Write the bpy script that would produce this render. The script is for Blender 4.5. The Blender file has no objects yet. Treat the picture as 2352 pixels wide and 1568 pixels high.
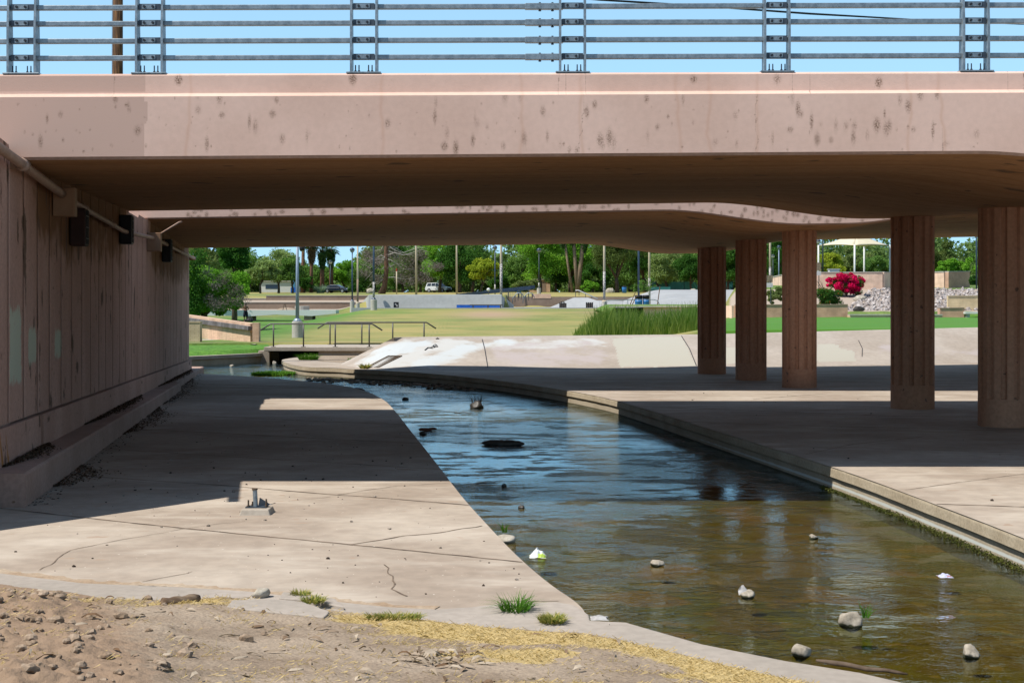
import bpy, bmesh, math, random
import numpy as np
from mathutils import Vector, Matrix, noise as mnoise

# ------------------------------------------------------------------ camera, sky, sun, exposure
scene = bpy.context.scene
F = 3267.0            # focal length in units of a 2352-wide picture (50 mm on 36 mm)
HX, HY = 1176.0, 702.0  # vanishing point of the view axis
CZ = 2.16             # eye height above the right-hand slab (z = 0)

cam_data = bpy.data.cameras.new('camera')
cam = bpy.data.objects.new('camera', cam_data)
scene.collection.objects.link(cam)
cam.location = (0, 0, CZ)
cam.rotation_euler = (math.radians(90), 0, 0)
cam_data.lens = 50.0
cam_data.sensor_width = 36.0
cam_data.shift_y = -(784.0 - HY) / 2352.0
cam_data.clip_start = 0.1
cam_data.clip_end = 3000
scene.camera = cam

SUN = Vector((-0.60, -0.27, 1.0)).normalized()
world = bpy.data.worlds.new("World")
scene.world = world
world.use_nodes = True
wn = world.node_tree
sky = wn.nodes.new('ShaderNodeTexSky')
sky.sky_type = 'NISHITA'
sky.sun_disc = False
sky.sun_elevation = math.asin(SUN.z)
sky.sun_rotation = math.atan2(SUN.x, SUN.y)
sky.altitude = 600
sky.air_density = 1.0
sky.dust_density = 0.0
sky.ozone_density = 2.0
tint = wn.nodes.new('ShaderNodeMix'); tint.data_type = 'RGBA'; tint.blend_type = 'MULTIPLY'; tint.inputs[0].default_value = 1.0
tint.inputs[7].default_value = (1.08, 1.0, 0.84, 1)       # upper sky tinted warm to take blue out of the shade
wn.links.new(sky.outputs[0], tint.inputs[6])
# clear dry air: the band above the horizon stays pale cyan instead of whitening
tcw = wn.nodes.new('ShaderNodeTexCoord'); spw = wn.nodes.new('ShaderNodeSeparateXYZ'); wn.links.new(tcw.outputs['Generated'], spw.inputs[0])
mrw = wn.nodes.new('ShaderNodeMapRange'); wn.links.new(spw.outputs[2], mrw.inputs[0]); mrw.inputs[1].default_value = .05; mrw.inputs[2].default_value = .45; mrw.inputs[3].default_value = .85; mrw.inputs[4].default_value = 0.0
low = wn.nodes.new('ShaderNodeMix'); low.data_type = 'RGBA'; wn.links.new(mrw.outputs[0], low.inputs[0]); wn.links.new(tint.outputs[2], low.inputs[6]); low.inputs[7].default_value = (1.9, 4.0, 6.1, 1)
wn.links.new(low.outputs[2], wn.nodes['Background'].inputs[0])
wn.nodes['Background'].inputs[1].default_value = 0.135

sun_data = bpy.data.lights.new('sun', 'SUN')
sun_data.energy = 4.6
sun_data.angle = math.radians(0.53)
sun_data.color = (1.0, 0.95, 0.87)
sun = bpy.data.objects.new('sun', sun_data)
scene.collection.objects.link(sun)
sun.rotation_euler = SUN.to_track_quat('Z', 'Y').to_euler()
sun.location = (-30, -10, 60)

scene.view_settings.view_transform = 'Standard'
scene.view_settings.look = 'None'
scene.view_settings.exposure = 0.5
scene.view_settings.gamma = 1.0
scene.render.engine = 'CYCLES'
scene.cycles.max_bounces = 8
scene.cycles.transparent_max_bounces = 12
scene.cycles.caustics_reflective = False
scene.cycles.caustics_refractive = False

COL = scene.collection
rng = np.random.default_rng(7)
random.seed(7)

# ------------------------------------------------------------------ where a sight line meets a plane
def P(x, y, rel):
    """world point where the sight line through (x, y) meets the level `rel` metres above the eye"""
    d = -rel * F / (y - HY)
    return Vector(((x - HX) * d / F, d, CZ + rel))

def D(x, y, d):
    return Vector(((x - HX) * d / F, d, CZ - (y - HY) * d / F))

def XD(x, d):
    return (x - HX) * d / F

# ------------------------------------------------------------------ numpy noise
def _hash(ix, iy, s):
    h = (ix.astype(np.int64) * 374761393 + iy.astype(np.int64) * 668265263 + s * 1442695041) & 0xffffffff
    h = ((h ^ (h >> 13)) * 1274126177) & 0xffffffff
    return ((h ^ (h >> 16)) & 0xffff) / 65535.0

def vn(x, y, s=0):
    x = np.asarray(x, float); y = np.asarray(y, float)
    ix = np.floor(x); iy = np.floor(y)
    fx = x - ix; fy = y - iy
    fx = fx * fx * (3 - 2 * fx); fy = fy * fy * (3 - 2 * fy)
    a = _hash(ix, iy, s); b = _hash(ix + 1, iy, s); c = _hash(ix, iy + 1, s); d = _hash(ix + 1, iy + 1, s)
    return (a * (1 - fx) + b * fx) * (1 - fy) + (c * (1 - fx) + d * fx) * fy

def fbm(x, y, s=0, o=4, g=0.5):
    t = 0; a = 1.0; n = 0
    for i in range(o):
        t = t + a * vn(np.asarray(x) * 2 ** i, np.asarray(y) * 2 ** i, s + i * 17)
        n += a; a *= g
    return t / n

def sstep(a, b, x):
    t = np.clip((np.asarray(x, float) - a) / (b - a), 0, 1)
    return t * t * (3 - 2 * t)

# ------------------------------------------------------------------ materials
def L(nt, a, b): nt.links.new(a, b)

def mixc(nt, fac, a, b, mode='MIX'):
    m = nt.nodes.new('ShaderNodeMix'); m.data_type = 'RGBA'; m.blend_type = mode
    if hasattr(fac, 'links'): L(nt, fac, m.inputs[0])
    else: m.inputs[0].default_value = fac
    for v, i in ((a, 6), (b, 7)):
        if hasattr(v, 'links'): L(nt, v, m.inputs[i])
        else: m.inputs[i].default_value = (v[0], v[1], v[2], 1)
    return m.outputs[2]

def ramp01(nt, val, lo, hi, a=0.0, b=1.0):
    m = nt.nodes.new('ShaderNodeMapRange'); m.interpolation_type = 'SMOOTHSTEP'
    L(nt, val, m.inputs[0]); m.inputs[1].default_value = lo; m.inputs[2].default_value = hi
    m.inputs[3].default_value = a; m.inputs[4].default_value = b
    return m.outputs[0]

def maths(nt, op, a, b=None):
    m = nt.nodes.new('ShaderNodeMath'); m.operation = op
    for v, i in ((a, 0), (b, 1)):
        if v is None: continue
        if hasattr(v, 'links'): L(nt, v, m.inputs[i])
        else: m.inputs[i].default_value = v
    return m.outputs[0]

def noise_node(nt, co, scale, detail=5, rough=0.55, stretch=None, dist=0.0):
    if stretch:
        mp = nt.nodes.new('ShaderNodeMapping'); L(nt, co, mp.inputs[0]); mp.inputs[3].default_value = stretch
        co = mp.outputs[0]
    n = nt.nodes.new('ShaderNodeTexNoise')
    L(nt, co, n.inputs['Vector'])
    n.inputs['Scale'].default_value = scale; n.inputs['Detail'].default_value = detail
    n.inputs['Roughness'].default_value = rough; n.inputs['Distortion'].default_value = dist
    return n.outputs[0]

ALB = .78   # every painted or concrete surface is a little darker than it looks in the sun
def mat(name, c1, c2=None, rough=0.85, scale=1.5, detail=6, bump=0.0, bscale=40, metal=0.0, spec=0.3,
        lo=0.35, hi=0.65, stretch=None, spots=None, attrs=(), fine=0.0, fscale=60, wet=None, wash=None):
    """c1..c2 by a noise; `spots` = (colour, scale, threshold); attrs = (name, colour, noise scale, breakup)"""
    m = bpy.data.materials.new(name); m.use_nodes = True
    c1 = tuple(v * ALB for v in c1); c2 = tuple(v * ALB for v in c2) if c2 else None
    attrs = [(a, tuple(v * ALB for v in c), s_, b) for a, c, s_, b in attrs]
    nt = m.node_tree; bs = nt.nodes['Principled BSDF']
    tc = nt.nodes.new('ShaderNodeTexCoord'); co = tc.outputs['Object']
    col = None
    if c2 is not None:
        n = noise_node(nt, co, scale, detail, stretch=stretch)
        col = mixc(nt, ramp01(nt, n, lo, hi), c1, c2)
    if fine:
        n2 = noise_node(nt, co, fscale, 3)
        f = ramp01(nt, n2, 0.3, 0.7, 1 - fine, 1 + fine)
        v = nt.nodes.new('ShaderNodeCombineXYZ')
        for i in range(3): L(nt, f, v.inputs[i])
        col = mixc(nt, 1.0, col if col is not None else c1, v.outputs[0], 'MULTIPLY')
    if spots:
        for (sc_, ss, th) in (spots if isinstance(spots, list) else [spots]):
            n3 = noise_node(nt, co, ss, 2, 0.5)
            col = mixc(nt, ramp01(nt, n3, th, th + 0.05), col if col is not None else c1, sc_)
    for (an, ac, ns, brk) in attrs:
        a = nt.nodes.new('ShaderNodeAttribute'); a.attribute_name = an
        if an == 'stain':      # soft smudge broken into specks
            fac = maths(nt, 'MULTIPLY', ramp01(nt, a.outputs['Fac'], .12, .85), ramp01(nt, noise_node(nt, co, ns, 3, .75), .40, .60, .12, 1.0))
        elif brk > 0:
            nn = noise_node(nt, co, ns, 4, 0.65)
            t = maths(nt, 'ADD', a.outputs['Fac'], maths(nt, 'MULTIPLY', maths(nt, 'SUBTRACT', nn, 0.5), brk))
            fac = maths(nt, 'MULTIPLY', ramp01(nt, t, 0.32, 0.62), ramp01(nt, a.outputs['Fac'], 0.0, 0.12))
        else:
            fac = a.outputs['Fac']
        col = mixc(nt, fac, col if col is not None else c1, ac)
    if wash:     # pale run-off streaks
        col = mixc(nt, ramp01(nt, noise_node(nt, co, wash[1], 5, .6, stretch=wash[2]), .46, .78), col, wash[0])
    if wet:      # dark wet rim: below this height over the waterline
        sz = nt.nodes.new('ShaderNodeSeparateXYZ'); L(nt, co, sz.inputs[0])
        zz = maths(nt, 'ADD', sz.outputs[2], maths(nt, 'MULTIPLY', maths(nt, 'SUBTRACT', noise_node(nt, co, 14, 3), .5), .05))
        col = mixc(nt, ramp01(nt, zz, wet * .4, wet), (.035, .035, .016), col)
    if col is None: bs.inputs['Base Color'].default_value = (*c1, 1)
    else: L(nt, col, bs.inputs['Base Color'])
    bs.inputs['Roughness'].default_value = rough
    bs.inputs['Metallic'].default_value = metal
    bs.inputs['Specular IOR Level'].default_value = spec
    if bump:
        nb = noise_node(nt, co, bscale, 5, 0.6)
        b = nt.nodes.new('ShaderNodeBump'); b.inputs['Strength'].default_value = 0.6
        b.inputs['Distance'].default_value = bump
        L(nt, nb, b.inputs['Height']); L(nt, b.outputs[0], bs.inputs['Normal'])
    return m

def brick_mat(name, c1, c2, mortar, row=0.1, width=0.4, axis='X', msize=0.012, rough=0.9):
    m = bpy.data.materials.new(name); m.use_nodes = True
    nt = m.node_tree; bs = nt.nodes['Principled BSDF']
    tc = nt.nodes.new('ShaderNodeTexCoord'); sp = nt.nodes.new('ShaderNodeSeparateXYZ'); L(nt, tc.outputs['Object'], sp.inputs[0])
    cb = nt.nodes.new('ShaderNodeCombineXYZ')
    u = maths(nt, 'ADD', sp.outputs[0], sp.outputs[1])
    L(nt, u, cb.inputs[0]); L(nt, sp.outputs[2], cb.inputs[1])
    br = nt.nodes.new('ShaderNodeTexBrick'); L(nt, cb.outputs[0], br.inputs['Vector'])
    br.inputs['Color1'].default_value = (*c1, 1); br.inputs['Color2'].default_value = (*c2, 1); br.inputs['Mortar'].default_value = (*mortar, 1)
    br.inputs['Scale'].default_value = 1; br.inputs['Mortar Size'].default_value = msize
    br.inputs['Brick Width'].default_value = width; br.inputs['Row Height'].default_value = row
    n = noise_node(nt, tc.outputs['Object'], 1.3, 5)
    f = ramp01(nt, n, 0.3, 0.7, 0.8, 1.12); v = nt.nodes.new('ShaderNodeCombineXYZ')
    for i in range(3): L(nt, f, v.inputs[i])
    L(nt, mixc(nt, 1.0, br.outputs[0], v.outputs[0], 'MULTIPLY'), bs.inputs['Base Color'])
    bs.inputs['Roughness'].default_value = rough
    return m

def leaf_mat(name, c1, c2, trans=0.3):
    m = bpy.data.materials.new(name); m.use_nodes = True
    nt = m.node_tree; nt.nodes.remove(nt.nodes['Principled BSDF'])
    out = nt.nodes['Material Output']
    a = nt.nodes.new('ShaderNodeAttribute'); a.attribute_name = 'hue'
    col = mixc(nt, a.outputs['Fac'], c1, c2)
    d = nt.nodes.new('ShaderNodeBsdfDiffuse'); t = nt.nodes.new('ShaderNodeBsdfTranslucent'); mx = nt.nodes.new('ShaderNodeMixShader')
    L(nt, col, d.inputs[0]); L(nt, mixc(nt, 1.0, col, (1.0, 1.05, 0.6), 'MULTIPLY'), t.inputs[0])
    mx.inputs[0].default_value = trans
    L(nt, d.outputs[0], mx.inputs[1]); L(nt, t.outputs[0], mx.inputs[2]); L(nt, mx.outputs[0], out.inputs[0])
    return m

# ------------------------------------------------------------------ mesh building
class MB:
    def __init__(s): s.v = []; s.f = []; s.m = []
    def add(s, vs, fs, mi=0):
        o = len(s.v); s.v += [tuple(v) for v in vs]
        s.f += [tuple(i + o for i in f) for f in fs]; s.m += [mi] * len(fs); return s
    def box(s, c, size, rz=0.0, R=None, mi=0, taper=1.0):
        hx, hy, hz = size[0] / 2, size[1] / 2, size[2] / 2
        vs = []
        for z, k in ((-hz, 1.0), (hz, taper)):
            for x, y in ((-hx, -hy), (hx, -hy), (hx, hy), (-hx, hy)): vs.append(Vector((x * k, y * k, z)))
        M = R if R is not None else Matrix.Rotation(rz, 3, 'Z')
        vs = [M @ v + Vector(c) for v in vs]
        return s.add(vs, [(0, 3, 2, 1), (4, 5, 6, 7), (0, 1, 5, 4), (1, 2, 6, 5), (2, 3, 7, 6), (3, 0, 4, 7)], mi)
    def bar(s, a, b, w, h, mi=0):
        a = Vector(a); b = Vector(b); d = b - a
        R = d.to_track_quat('X', 'Z').to_matrix()
        return s.box((a + b) / 2, (d.length, w, h), R=R, mi=mi)
    def tube(s, pts, r, n=8, mi=0, caps=True):
        pts = [Vector(p) for p in pts]; rings = []
        rs = r if isinstance(r, (list, tuple)) else [r] * len(pts)
        up = None
        for i, p in enumerate(pts):
            d = (pts[min(i + 1, len(pts) - 1)] - pts[max(i - 1, 0)]).normalized()
            if up is None: up = d.orthogonal().normalized()
            up = (up - d * up.dot(d)).normalized(); q = d.cross(up)
            rings.append([p + (up * math.cos(2 * math.pi * k / n) + q * math.sin(2 * math.pi * k / n)) * rs[i] for k in range(n)])
        vs = [v for g in rings for v in g]; fs = []
        for i in range(len(pts) - 1):
            for k in range(n):
                k2 = (k + 1) % n
                fs.append((i * n + k, i * n + k2, (i + 1) * n + k2, (i + 1) * n + k))
        if caps: fs += [tuple(range(n - 1, -1, -1)), tuple(range((len(pts) - 1) * n, len(pts) * n))]
        return s.add(vs, fs, mi)
    def lathe(s, prof, c=(0, 0, 0), n=20, mi=0):
        c = Vector(c); vs = []; fs = []
        for (r, z) in prof:
            for k in range(n):
                a = 2 * math.pi * k / n; vs.append(c + Vector((r * math.cos(a), r * math.sin(a), z)))
        for i in range(len(prof) - 1):
            for k in range(n):
                k2 = (k + 1) % n; fs.append((i * n + k, i * n + k2, (i + 1) * n + k2, (i + 1) * n + k))
        fs += [tuple(range(n - 1, -1, -1)), tuple(range((len(prof) - 1) * n, len(prof) * n))]
        return s.add(vs, fs, mi)
    def prism(s, outline, z0, z1, mi=0):
        """outline in XY (counter-clockwise), straight sides between z0 and z1 (numbers or lists)"""
        n = len(outline)
        g = lambda z, i: z[i] if isinstance(z, (list, tuple)) else z
        vs = [(p[0], p[1], g(z0, i)) for i, p in enumerate(outline)] + [(p[0], p[1], g(z1, i)) for i, p in enumerate(outline)]
        fs = [tuple(range(n - 1, -1, -1)), tuple(range(n, 2 * n))] + [(i, (i + 1) % n, n + (i + 1) % n, n + i) for i in range(n)]
        return s.add(vs, fs, mi)
    def strip(s, pts, w, mi=0, jit=0.0):
        """thin flat ribbon lying along pts"""
        pts = [Vector(p) for p in pts]; vs = []
        for i, p in enumerate(pts):
            d = (pts[min(i + 1, len(pts) - 1)] - pts[max(i - 1, 0)]); d.z = 0; d.normalize()
            q = Vector((-d.y, d.x, 0)); k = w * (1 + jit * random.uniform(-1, 1)) / 2
            vs += [p + q * k, p - q * k]
        return s.add(vs, [(2 * i, 2 * i + 1, 2 * i + 3, 2 * i + 2) for i in range(len(pts) - 1)], mi)
    def build(s, name, m, parent=None, smooth=False, org=None, bevel=0.0):
        me = bpy.data.meshes.new(name)
        vs = s.v
        if org is not None:
            o = Vector(org); vs = [(v[0] - o.x, v[1] - o.y, v[2] - o.z) for v in vs]
        me.from_pydata(vs, [], s.f); 
        ms = m if isinstance(m, (list, tuple)) else [m]
        for k in ms: me.materials.append(k)
        if len(ms) > 1: me.polygons.foreach_set('material_index', s.m)
        if smooth: me.polygons.foreach_set('use_smooth', [True] * len(me.polygons))
        me.update()
        ob = bpy.data.objects.new(name, me); COL.objects.link(ob)
        if org is not None and parent is None: ob.location = org
        if parent is not None: ob.parent = parent
        if bevel:
            bv = ob.modifiers.new('bevel', 'BEVEL'); bv.width = bevel; bv.segments = 2; bv.limit_method = 'ANGLE'
        return ob

def np_mesh(name, V, Q, m, parent=None, smooth=False, attrs=None, loc=None):
    """fast mesh from numpy: V (n,3), Q (k,4) or (k,3)"""
    me = bpy.data.meshes.new(name)
    V = np.asarray(V, np.float32); Q = np.asarray(Q, np.int32); k = Q.shape[1]
    me.vertices.add(len(V)); me.vertices.foreach_set('co', V.ravel())
    me.loops.add(Q.size); me.loops.foreach_set('vertex_index', Q.ravel())
    me.polygons.add(len(Q)); me.polygons.foreach_set('loop_start', np.arange(0, Q.size, k, dtype=np.int32))
    me.polygons.foreach_set('loop_total', np.full(len(Q), k, np.int32))
    if smooth: me.polygons.foreach_set('use_smooth', np.ones(len(Q), bool))
    me.update(calc_edges=True)
    for an, (dom, arr) in (attrs or {}).items():
        a = me.attributes.new(an, 'FLOAT', dom); a.data.foreach_set('value', np.asarray(arr, np.float32).ravel())
    for k_ in (m if isinstance(m, (list, tuple)) else [m]): me.materials.append(k_)
    ob = bpy.data.objects.new(name, me); COL.objects.link(ob)
    if parent is not None: ob.parent = parent
    if loc is not None: ob.location = loc
    return ob

def grid(name, us, vs, fn, m, parent=None, smooth=False, attrs=None, flip=False, loc=None):
    """sheet over us x vs; fn(U, V) -> X, Y, Z; attrs = {name: fn(U, V)}"""
    U, V = np.meshgrid(np.asarray(us, float), np.asarray(vs, float), indexing='ij')
    X, Y, Z = fn(U, V)
    X = X + 0 * U; Y = Y + 0 * U; Z = Z + 0 * U
    nu, nv = U.shape
    idx = np.arange(nu * nv).reshape(nu, nv)
    q = np.stack([idx[:-1, :-1], idx[1:, :-1], idx[1:, 1:], idx[:-1, 1:]], -1).reshape(-1, 4)
    if flip: q = q[:, ::-1]
    at = {k: ('POINT', f(U, V)) for k, f in (attrs or {}).items()}
    return np_mesh(name, np.stack([X, Y, Z], -1).reshape(-1, 3), q, m, parent, smooth, at, loc)

# ------------------------------------------------------------------ things, parts, structure
def tag(o, label, cat, group=None):
    o['label'] = label; o['category'] = cat
    if group: o['group'] = group
    return o
def thing(name, label, cat, loc=(0, 0, 0), rz=0.0, group=None):
    o = bpy.data.objects.new(name, None); COL.objects.link(o)
    o.location = loc; o.rotation_euler = (0, 0, rz); o.empty_display_size = 0.2
    return tag(o, label, cat, group)
def struct(o, label=None):
    o['kind'] = 'structure'
    if label: o['label'] = label
    return o
def stuff(o, label=None, cat=None):
    o['kind'] = 'stuff'
    if label: o['label'] = label
    if cat: o['category'] = cat
    return o
def dup(root, loc, rz=0.0, label=None, scale=None):
    r = root.copy(); COL.objects.link(r); r.location = loc; r.rotation_euler = (0, 0, rz)
    if label: r['label'] = label
    if scale is not None: r.scale = scale if isinstance(scale, (list, tuple)) else (scale,) * 3
    for ch in list(root.children):
        c = ch.copy(); COL.objects.link(c); c.parent = r
        for g in list(ch.children):
            k = g.copy(); COL.objects.link(k); k.parent = c
    return r
# ================================================================== materials
M = {}
M['pink'] = mat('pink_painted_concrete', (.71, .48, .385), (.80, .555, .455), rough=.85, scale=.5, bump=.003, bscale=60, fine=.03, fscale=12,
                spots=[((.30, .20, .15), 42, .755)],
                attrs=(('patch', (.615, .415, .335), 3, .15), ('rust', (.62, .36, .25), 20, 0), ('stain', (.17, .095, .055), 55, 1.0), ('crack', (.26, .17, .13), 60, .5)))
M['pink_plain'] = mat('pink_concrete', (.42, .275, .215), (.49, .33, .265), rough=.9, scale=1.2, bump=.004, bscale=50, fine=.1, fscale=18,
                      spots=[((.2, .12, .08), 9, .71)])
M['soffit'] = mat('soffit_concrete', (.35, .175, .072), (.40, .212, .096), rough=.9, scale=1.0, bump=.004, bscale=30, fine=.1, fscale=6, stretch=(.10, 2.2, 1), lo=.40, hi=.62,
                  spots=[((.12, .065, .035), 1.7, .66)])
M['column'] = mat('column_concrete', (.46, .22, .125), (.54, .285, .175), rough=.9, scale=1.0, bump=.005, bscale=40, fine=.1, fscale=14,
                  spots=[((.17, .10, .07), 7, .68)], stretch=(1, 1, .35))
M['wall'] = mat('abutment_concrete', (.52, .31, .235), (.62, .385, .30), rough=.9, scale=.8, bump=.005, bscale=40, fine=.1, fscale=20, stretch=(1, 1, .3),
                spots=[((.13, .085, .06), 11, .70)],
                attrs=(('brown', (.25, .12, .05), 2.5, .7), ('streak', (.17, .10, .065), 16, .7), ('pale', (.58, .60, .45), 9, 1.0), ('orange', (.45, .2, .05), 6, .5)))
M['groove'] = mat('dark_joint', (.06, .04, .03), rough=1)
M['slab'] = mat('slab_concrete', (.365, .29, .225), (.485, .405, .325), rough=.88, scale=.45, bump=.003, bscale=35, fine=.085, fscale=5, lo=.36, hi=.66,
                spots=[((.62, .55, .47), 24, .725), ((.2, .15, .11), 33, .765), ((.31, .23, .17), 2.6, .67)], wash=((.455, .39, .32), 1.1, (.6, 1.3, 1)))
M['kerb'] = mat('kerb_concrete', (.40, .335, .265), (.48, .42, .35), rough=.9, scale=.8, bump=.004, bscale=35, fine=.08, fscale=14, spots=[((.2, .15, .11), 30, .74)])
M['lipface'] = mat('channel_wall_concrete', (.40, .325, .225), (.49, .41, .295), rough=.9, scale=1.5, bump=.008, bscale=22, fine=.13, fscale=30, spots=[((.16, .12, .075), 28, .69)])
M['chanwall'] = mat('damp_channel_wall', (.38, .315, .225), (.45, .38, .28), rough=.9, scale=1.5, bump=.004, bscale=30, fine=.1, fscale=30, stretch=(1, 1, .4),
                    attrs=(('pale', (.58, .60, .56), 5, .5), ('damp', (.10, .085, .05), 7, .4)))
M['joint'] = mat('joint_dirt', (.10, .07, .05), (.27, .20, .145), rough=1, scale=3, lo=.4, hi=.6)
M['gutter'] = mat('gutter_concrete', (.37, .32, .27), (.43, .37, .315), rough=.9, scale=.7, bump=.003, bscale=40, fine=.07, fscale=12, spots=[((.25, .19, .14), 24, .73)])
M['galv'] = mat('galvanized_steel', (.21, .255, .29), (.32, .37, .405), rough=.45, scale=14, metal=.55, spec=.5, fine=.1, fscale=50)
M['galv_dark'] = mat('weathered_steel_plate', (.06, .075, .095), (.10, .12, .145), rough=.5, scale=10, metal=.5)
M['bolt'] = mat('dark_bolt', (.045, .05, .06), rough=.5, metal=.6)
M['bronze'] = mat('dark_bronze_paint', (.075, .068, .06), (.10, .09, .08), rough=.45, scale=6, spec=.5)
M['bluepole'] = mat('navy_pole_paint', (.025, .05, .10), (.035, .065, .12), rough=.45, scale=4, spec=.5)
M['greypole'] = mat('grey_blue_pole_paint', (.20, .27, .36), (.25, .32, .42), rough=.45, scale=2, spec=.5)
M['tanpole'] = mat('tan_pole_paint', (.50, .42, .29), (.56, .47, .34), rough=.6, scale=2,
                   attrs=())
M['greenpole'] = mat('dark_green_pole_paint', (.03, .05, .05), (.04, .06, .06), rough=.5, scale=3)
M['sticker'] = mat('sticker_layer', (.62, .58, .52), (.16, .15, .17), rough=.7, scale=9, lo=.45, hi=.55)
M['concrete'] = mat('grey_concrete', (.46, .43, .38), (.53, .50, .45), rough=.9, scale=1.0, fine=.08, fscale=10)
M['skate'] = mat('skate_concrete', (.345, .35, .355), (.41, .415, .42), rough=.8, scale=.12, fine=.04, fscale=2)
M['skategrey'] = mat('smooth_grey_concrete', (.38, .385, .365), (.45, .455, .435), rough=.8, scale=.5, fine=.05, fscale=3, stretch=(.4, 1, 1))
M['brown_wall'] = mat('brown_concrete', (.27, .19, .14), (.33, .24, .18), rough=.9, scale=.4, fine=.06, fscale=3)
M['peach_brick'] = brick_mat('peach_block', (.60, .40, .275), (.54, .355, .24), (.36, .23, .15), row=.1, width=.4, msize=.007)
M['tan_brick'] = brick_mat('tan_block', (.55, .43, .28), (.50, .39, .25), (.33, .25, .15), row=.1, width=.4, msize=.009)
M['brown_brick'] = brick_mat('brown_block', (.50, .30, .205), (.46, .27, .18), (.36, .22, .15), row=.1, width=.3, msize=.005)
M['pink_brick'] = brick_mat('pale_pink_block', (.70, .49, .37), (.66, .455, .34), (.52, .36, .27), row=.1, width=.4, msize=.006)
M['yellow_block'] = brick_mat('yellow_block', (.62, .49, .30), (.58, .45, .27), (.48, .36, .20), row=.12, width=1.6, msize=.005)
M['black'] = mat('black_plastic', (.012, .012, .013), rough=.5)
M['white'] = mat('white_paint', (.72, .72, .70), rough=.6)
M['blue'] = mat('bright_blue_paint', (.012, .10, .46), (.02, .14, .55), rough=.5, scale=4)
M['bluebarrel'] = mat('blue_barrel_plastic', (.02, .16, .46), (.03, .22, .52), rough=.45, scale=2, spec=.5)
M['wood_pole'] = mat('creosoted_wood', (.055, .026, .010), (.22, .105, .035), rough=.85, scale=3, stretch=(8, 8, .5), lo=.42, hi=.68)
M['bark'] = mat('bark', (.075, .05, .033), (.14, .10, .07), rough=1, scale=2, stretch=(4, 4, 1))
M['bark_red'] = mat('reddish_bark', (.13, .065, .04), (.20, .11, .07), rough=1, scale=2, stretch=(4, 4, 1))
M['palm_bark'] = mat('palm_trunk', (.17, .11, .07), (.34, .26, .18), rough=1, scale=3, stretch=(1, 1, 6))
M['pale_wood'] = mat('bare_grey_wood', (.34, .31, .28), (.45, .42, .38), rough=1, scale=3)
M['pipe'] = mat('painted_pipe', (.37, .24, .18), (.43, .29, .22), rough=.6, scale=3, fine=.1, fscale=30)
M['box_paint'] = mat('painted_steel_box', (.29, .165, .09), (.34, .20, .115), rough=.6, scale=3)
M['rock'] = mat('pale_rock', (.36, .315, .25), (.50, .45, .37), rough=.95, scale=6, bump=.01, bscale=25, fine=.12, fscale=40)
M['wet_rock'] = mat('wet_dark_rock', (.03, .026, .022), (.06, .05, .04), rough=.45, scale=8, bump=.01, bscale=20)
M['moss'] = mat('wet_moss', (.05, .062, .008), (.10, .105, .018), rough=1, scale=12, bump=.02, bscale=60)

M['housing'] = mat('rusty_lamp_housing', (.035, .014, .010), (.05, .02, .014), rough=.7, scale=5)
# ================================================================== the bridges' geometry
SL = -.1533                       # the abutment and the columns run at a skew
def wallX(d): return SL * d - 3.60
def rowX(d): return 8.95 - .1264 * (d - 25.6)
def haunch(X, d): return .40 * (1 - sstep(.5, 4.1, np.abs(X - rowX(d))))
BR = ((18.0, 31.0), (35.0, 47.0))
def far_edge(b, X):
    X = np.asarray(X, float)
    return BR[b][1] + (0 * X if b == 0 else .28 * np.where(X > -2, (np.clip(X + 2, 0, 4) ** 2) / 8 + np.clip(X - 2, 0, 18), 0))
def soffit_z(b, X, d):
    X = np.asarray(X, float); d = np.asarray(d, float)
    d0 = BR[b][0]; d1 = far_edge(b, X); t = np.clip((d - d0) / (d1 - d0), 0, 1)
    if b == 0: z0 = 1.885 + .0066 * X; z1 = 2.18 + .0145 * X
    else: z0 = 2.27 + .0160 * X; z1 = 2.01 + .010 * X + .019 * np.maximum(X, 0)
    return CZ + z0 * (1 - t) + z1 * t - haunch(X, d)
def ledge_z(b, X): return CZ + (2.665 + .0045 * X if b == 0 else 3.03 + .012 * X)
def top_z(b, X): return CZ + (2.965 + .0027 * X if b == 0 else 3.33 + .012 * X)
XR = 34.0

STAINS = [(108,273),(139,263),(265,228),(295,245),(93,325),(316,300),(453,222),(455,253),(504,226),(509,265),(635,230),(626,262),(475,331),
 (573,280),(586,290),(616,181),(648,319),(705,313),(890,283),(1001,236),(999,268),(1027,305),(1021,336),(1047,341),(1096,283),(1119,292),(1091,272),
 (1086,323),(1160,223),(1194,223),(1247,256),(1204,319),(1156,335),(1257,313),(1287,331),(1366,240),(1348,258),(1308,345),(1325,345),(1379,322),
 (1400,316),(1410,328),(1385,335),(1485,227),(1510,292),(1488,312),(1569,228),(1689,266),(1643,327),(1692,331),(1820,225),(1833,250),(1838,262),
 (1815,298),(1864,280),(1886,286),(1920,287),(1943,290),(1963,289),(1877,320),(1909,322),(2014,287),(2032,262),(2042,290),(2036,295),(2067,230),
 (2086,244),(2098,297),(2114,215),(2152,217),(2143,300),(2173,330),(2243,307),(1992,310),(1960,315),(1775,317)]
_r = np.random.default_rng(3)
_ST = []
for (x, y) in STAINS:
    p = D(x, y, 18.0); _ST.append((p.x, p.z, _r.uniform(.014, .040), _r.uniform(.035, .11), _r.uniform(.4, .9)))
for _i in range(120):   # small faint specks between the larger marks
    _ST.append((_r.uniform(-6.4, 6.6), CZ + _r.uniform(1.92, 2.66), _r.uniform(.006, .016), _r.uniform(.008, .03), _r.uniform(.4, .8)))
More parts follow.
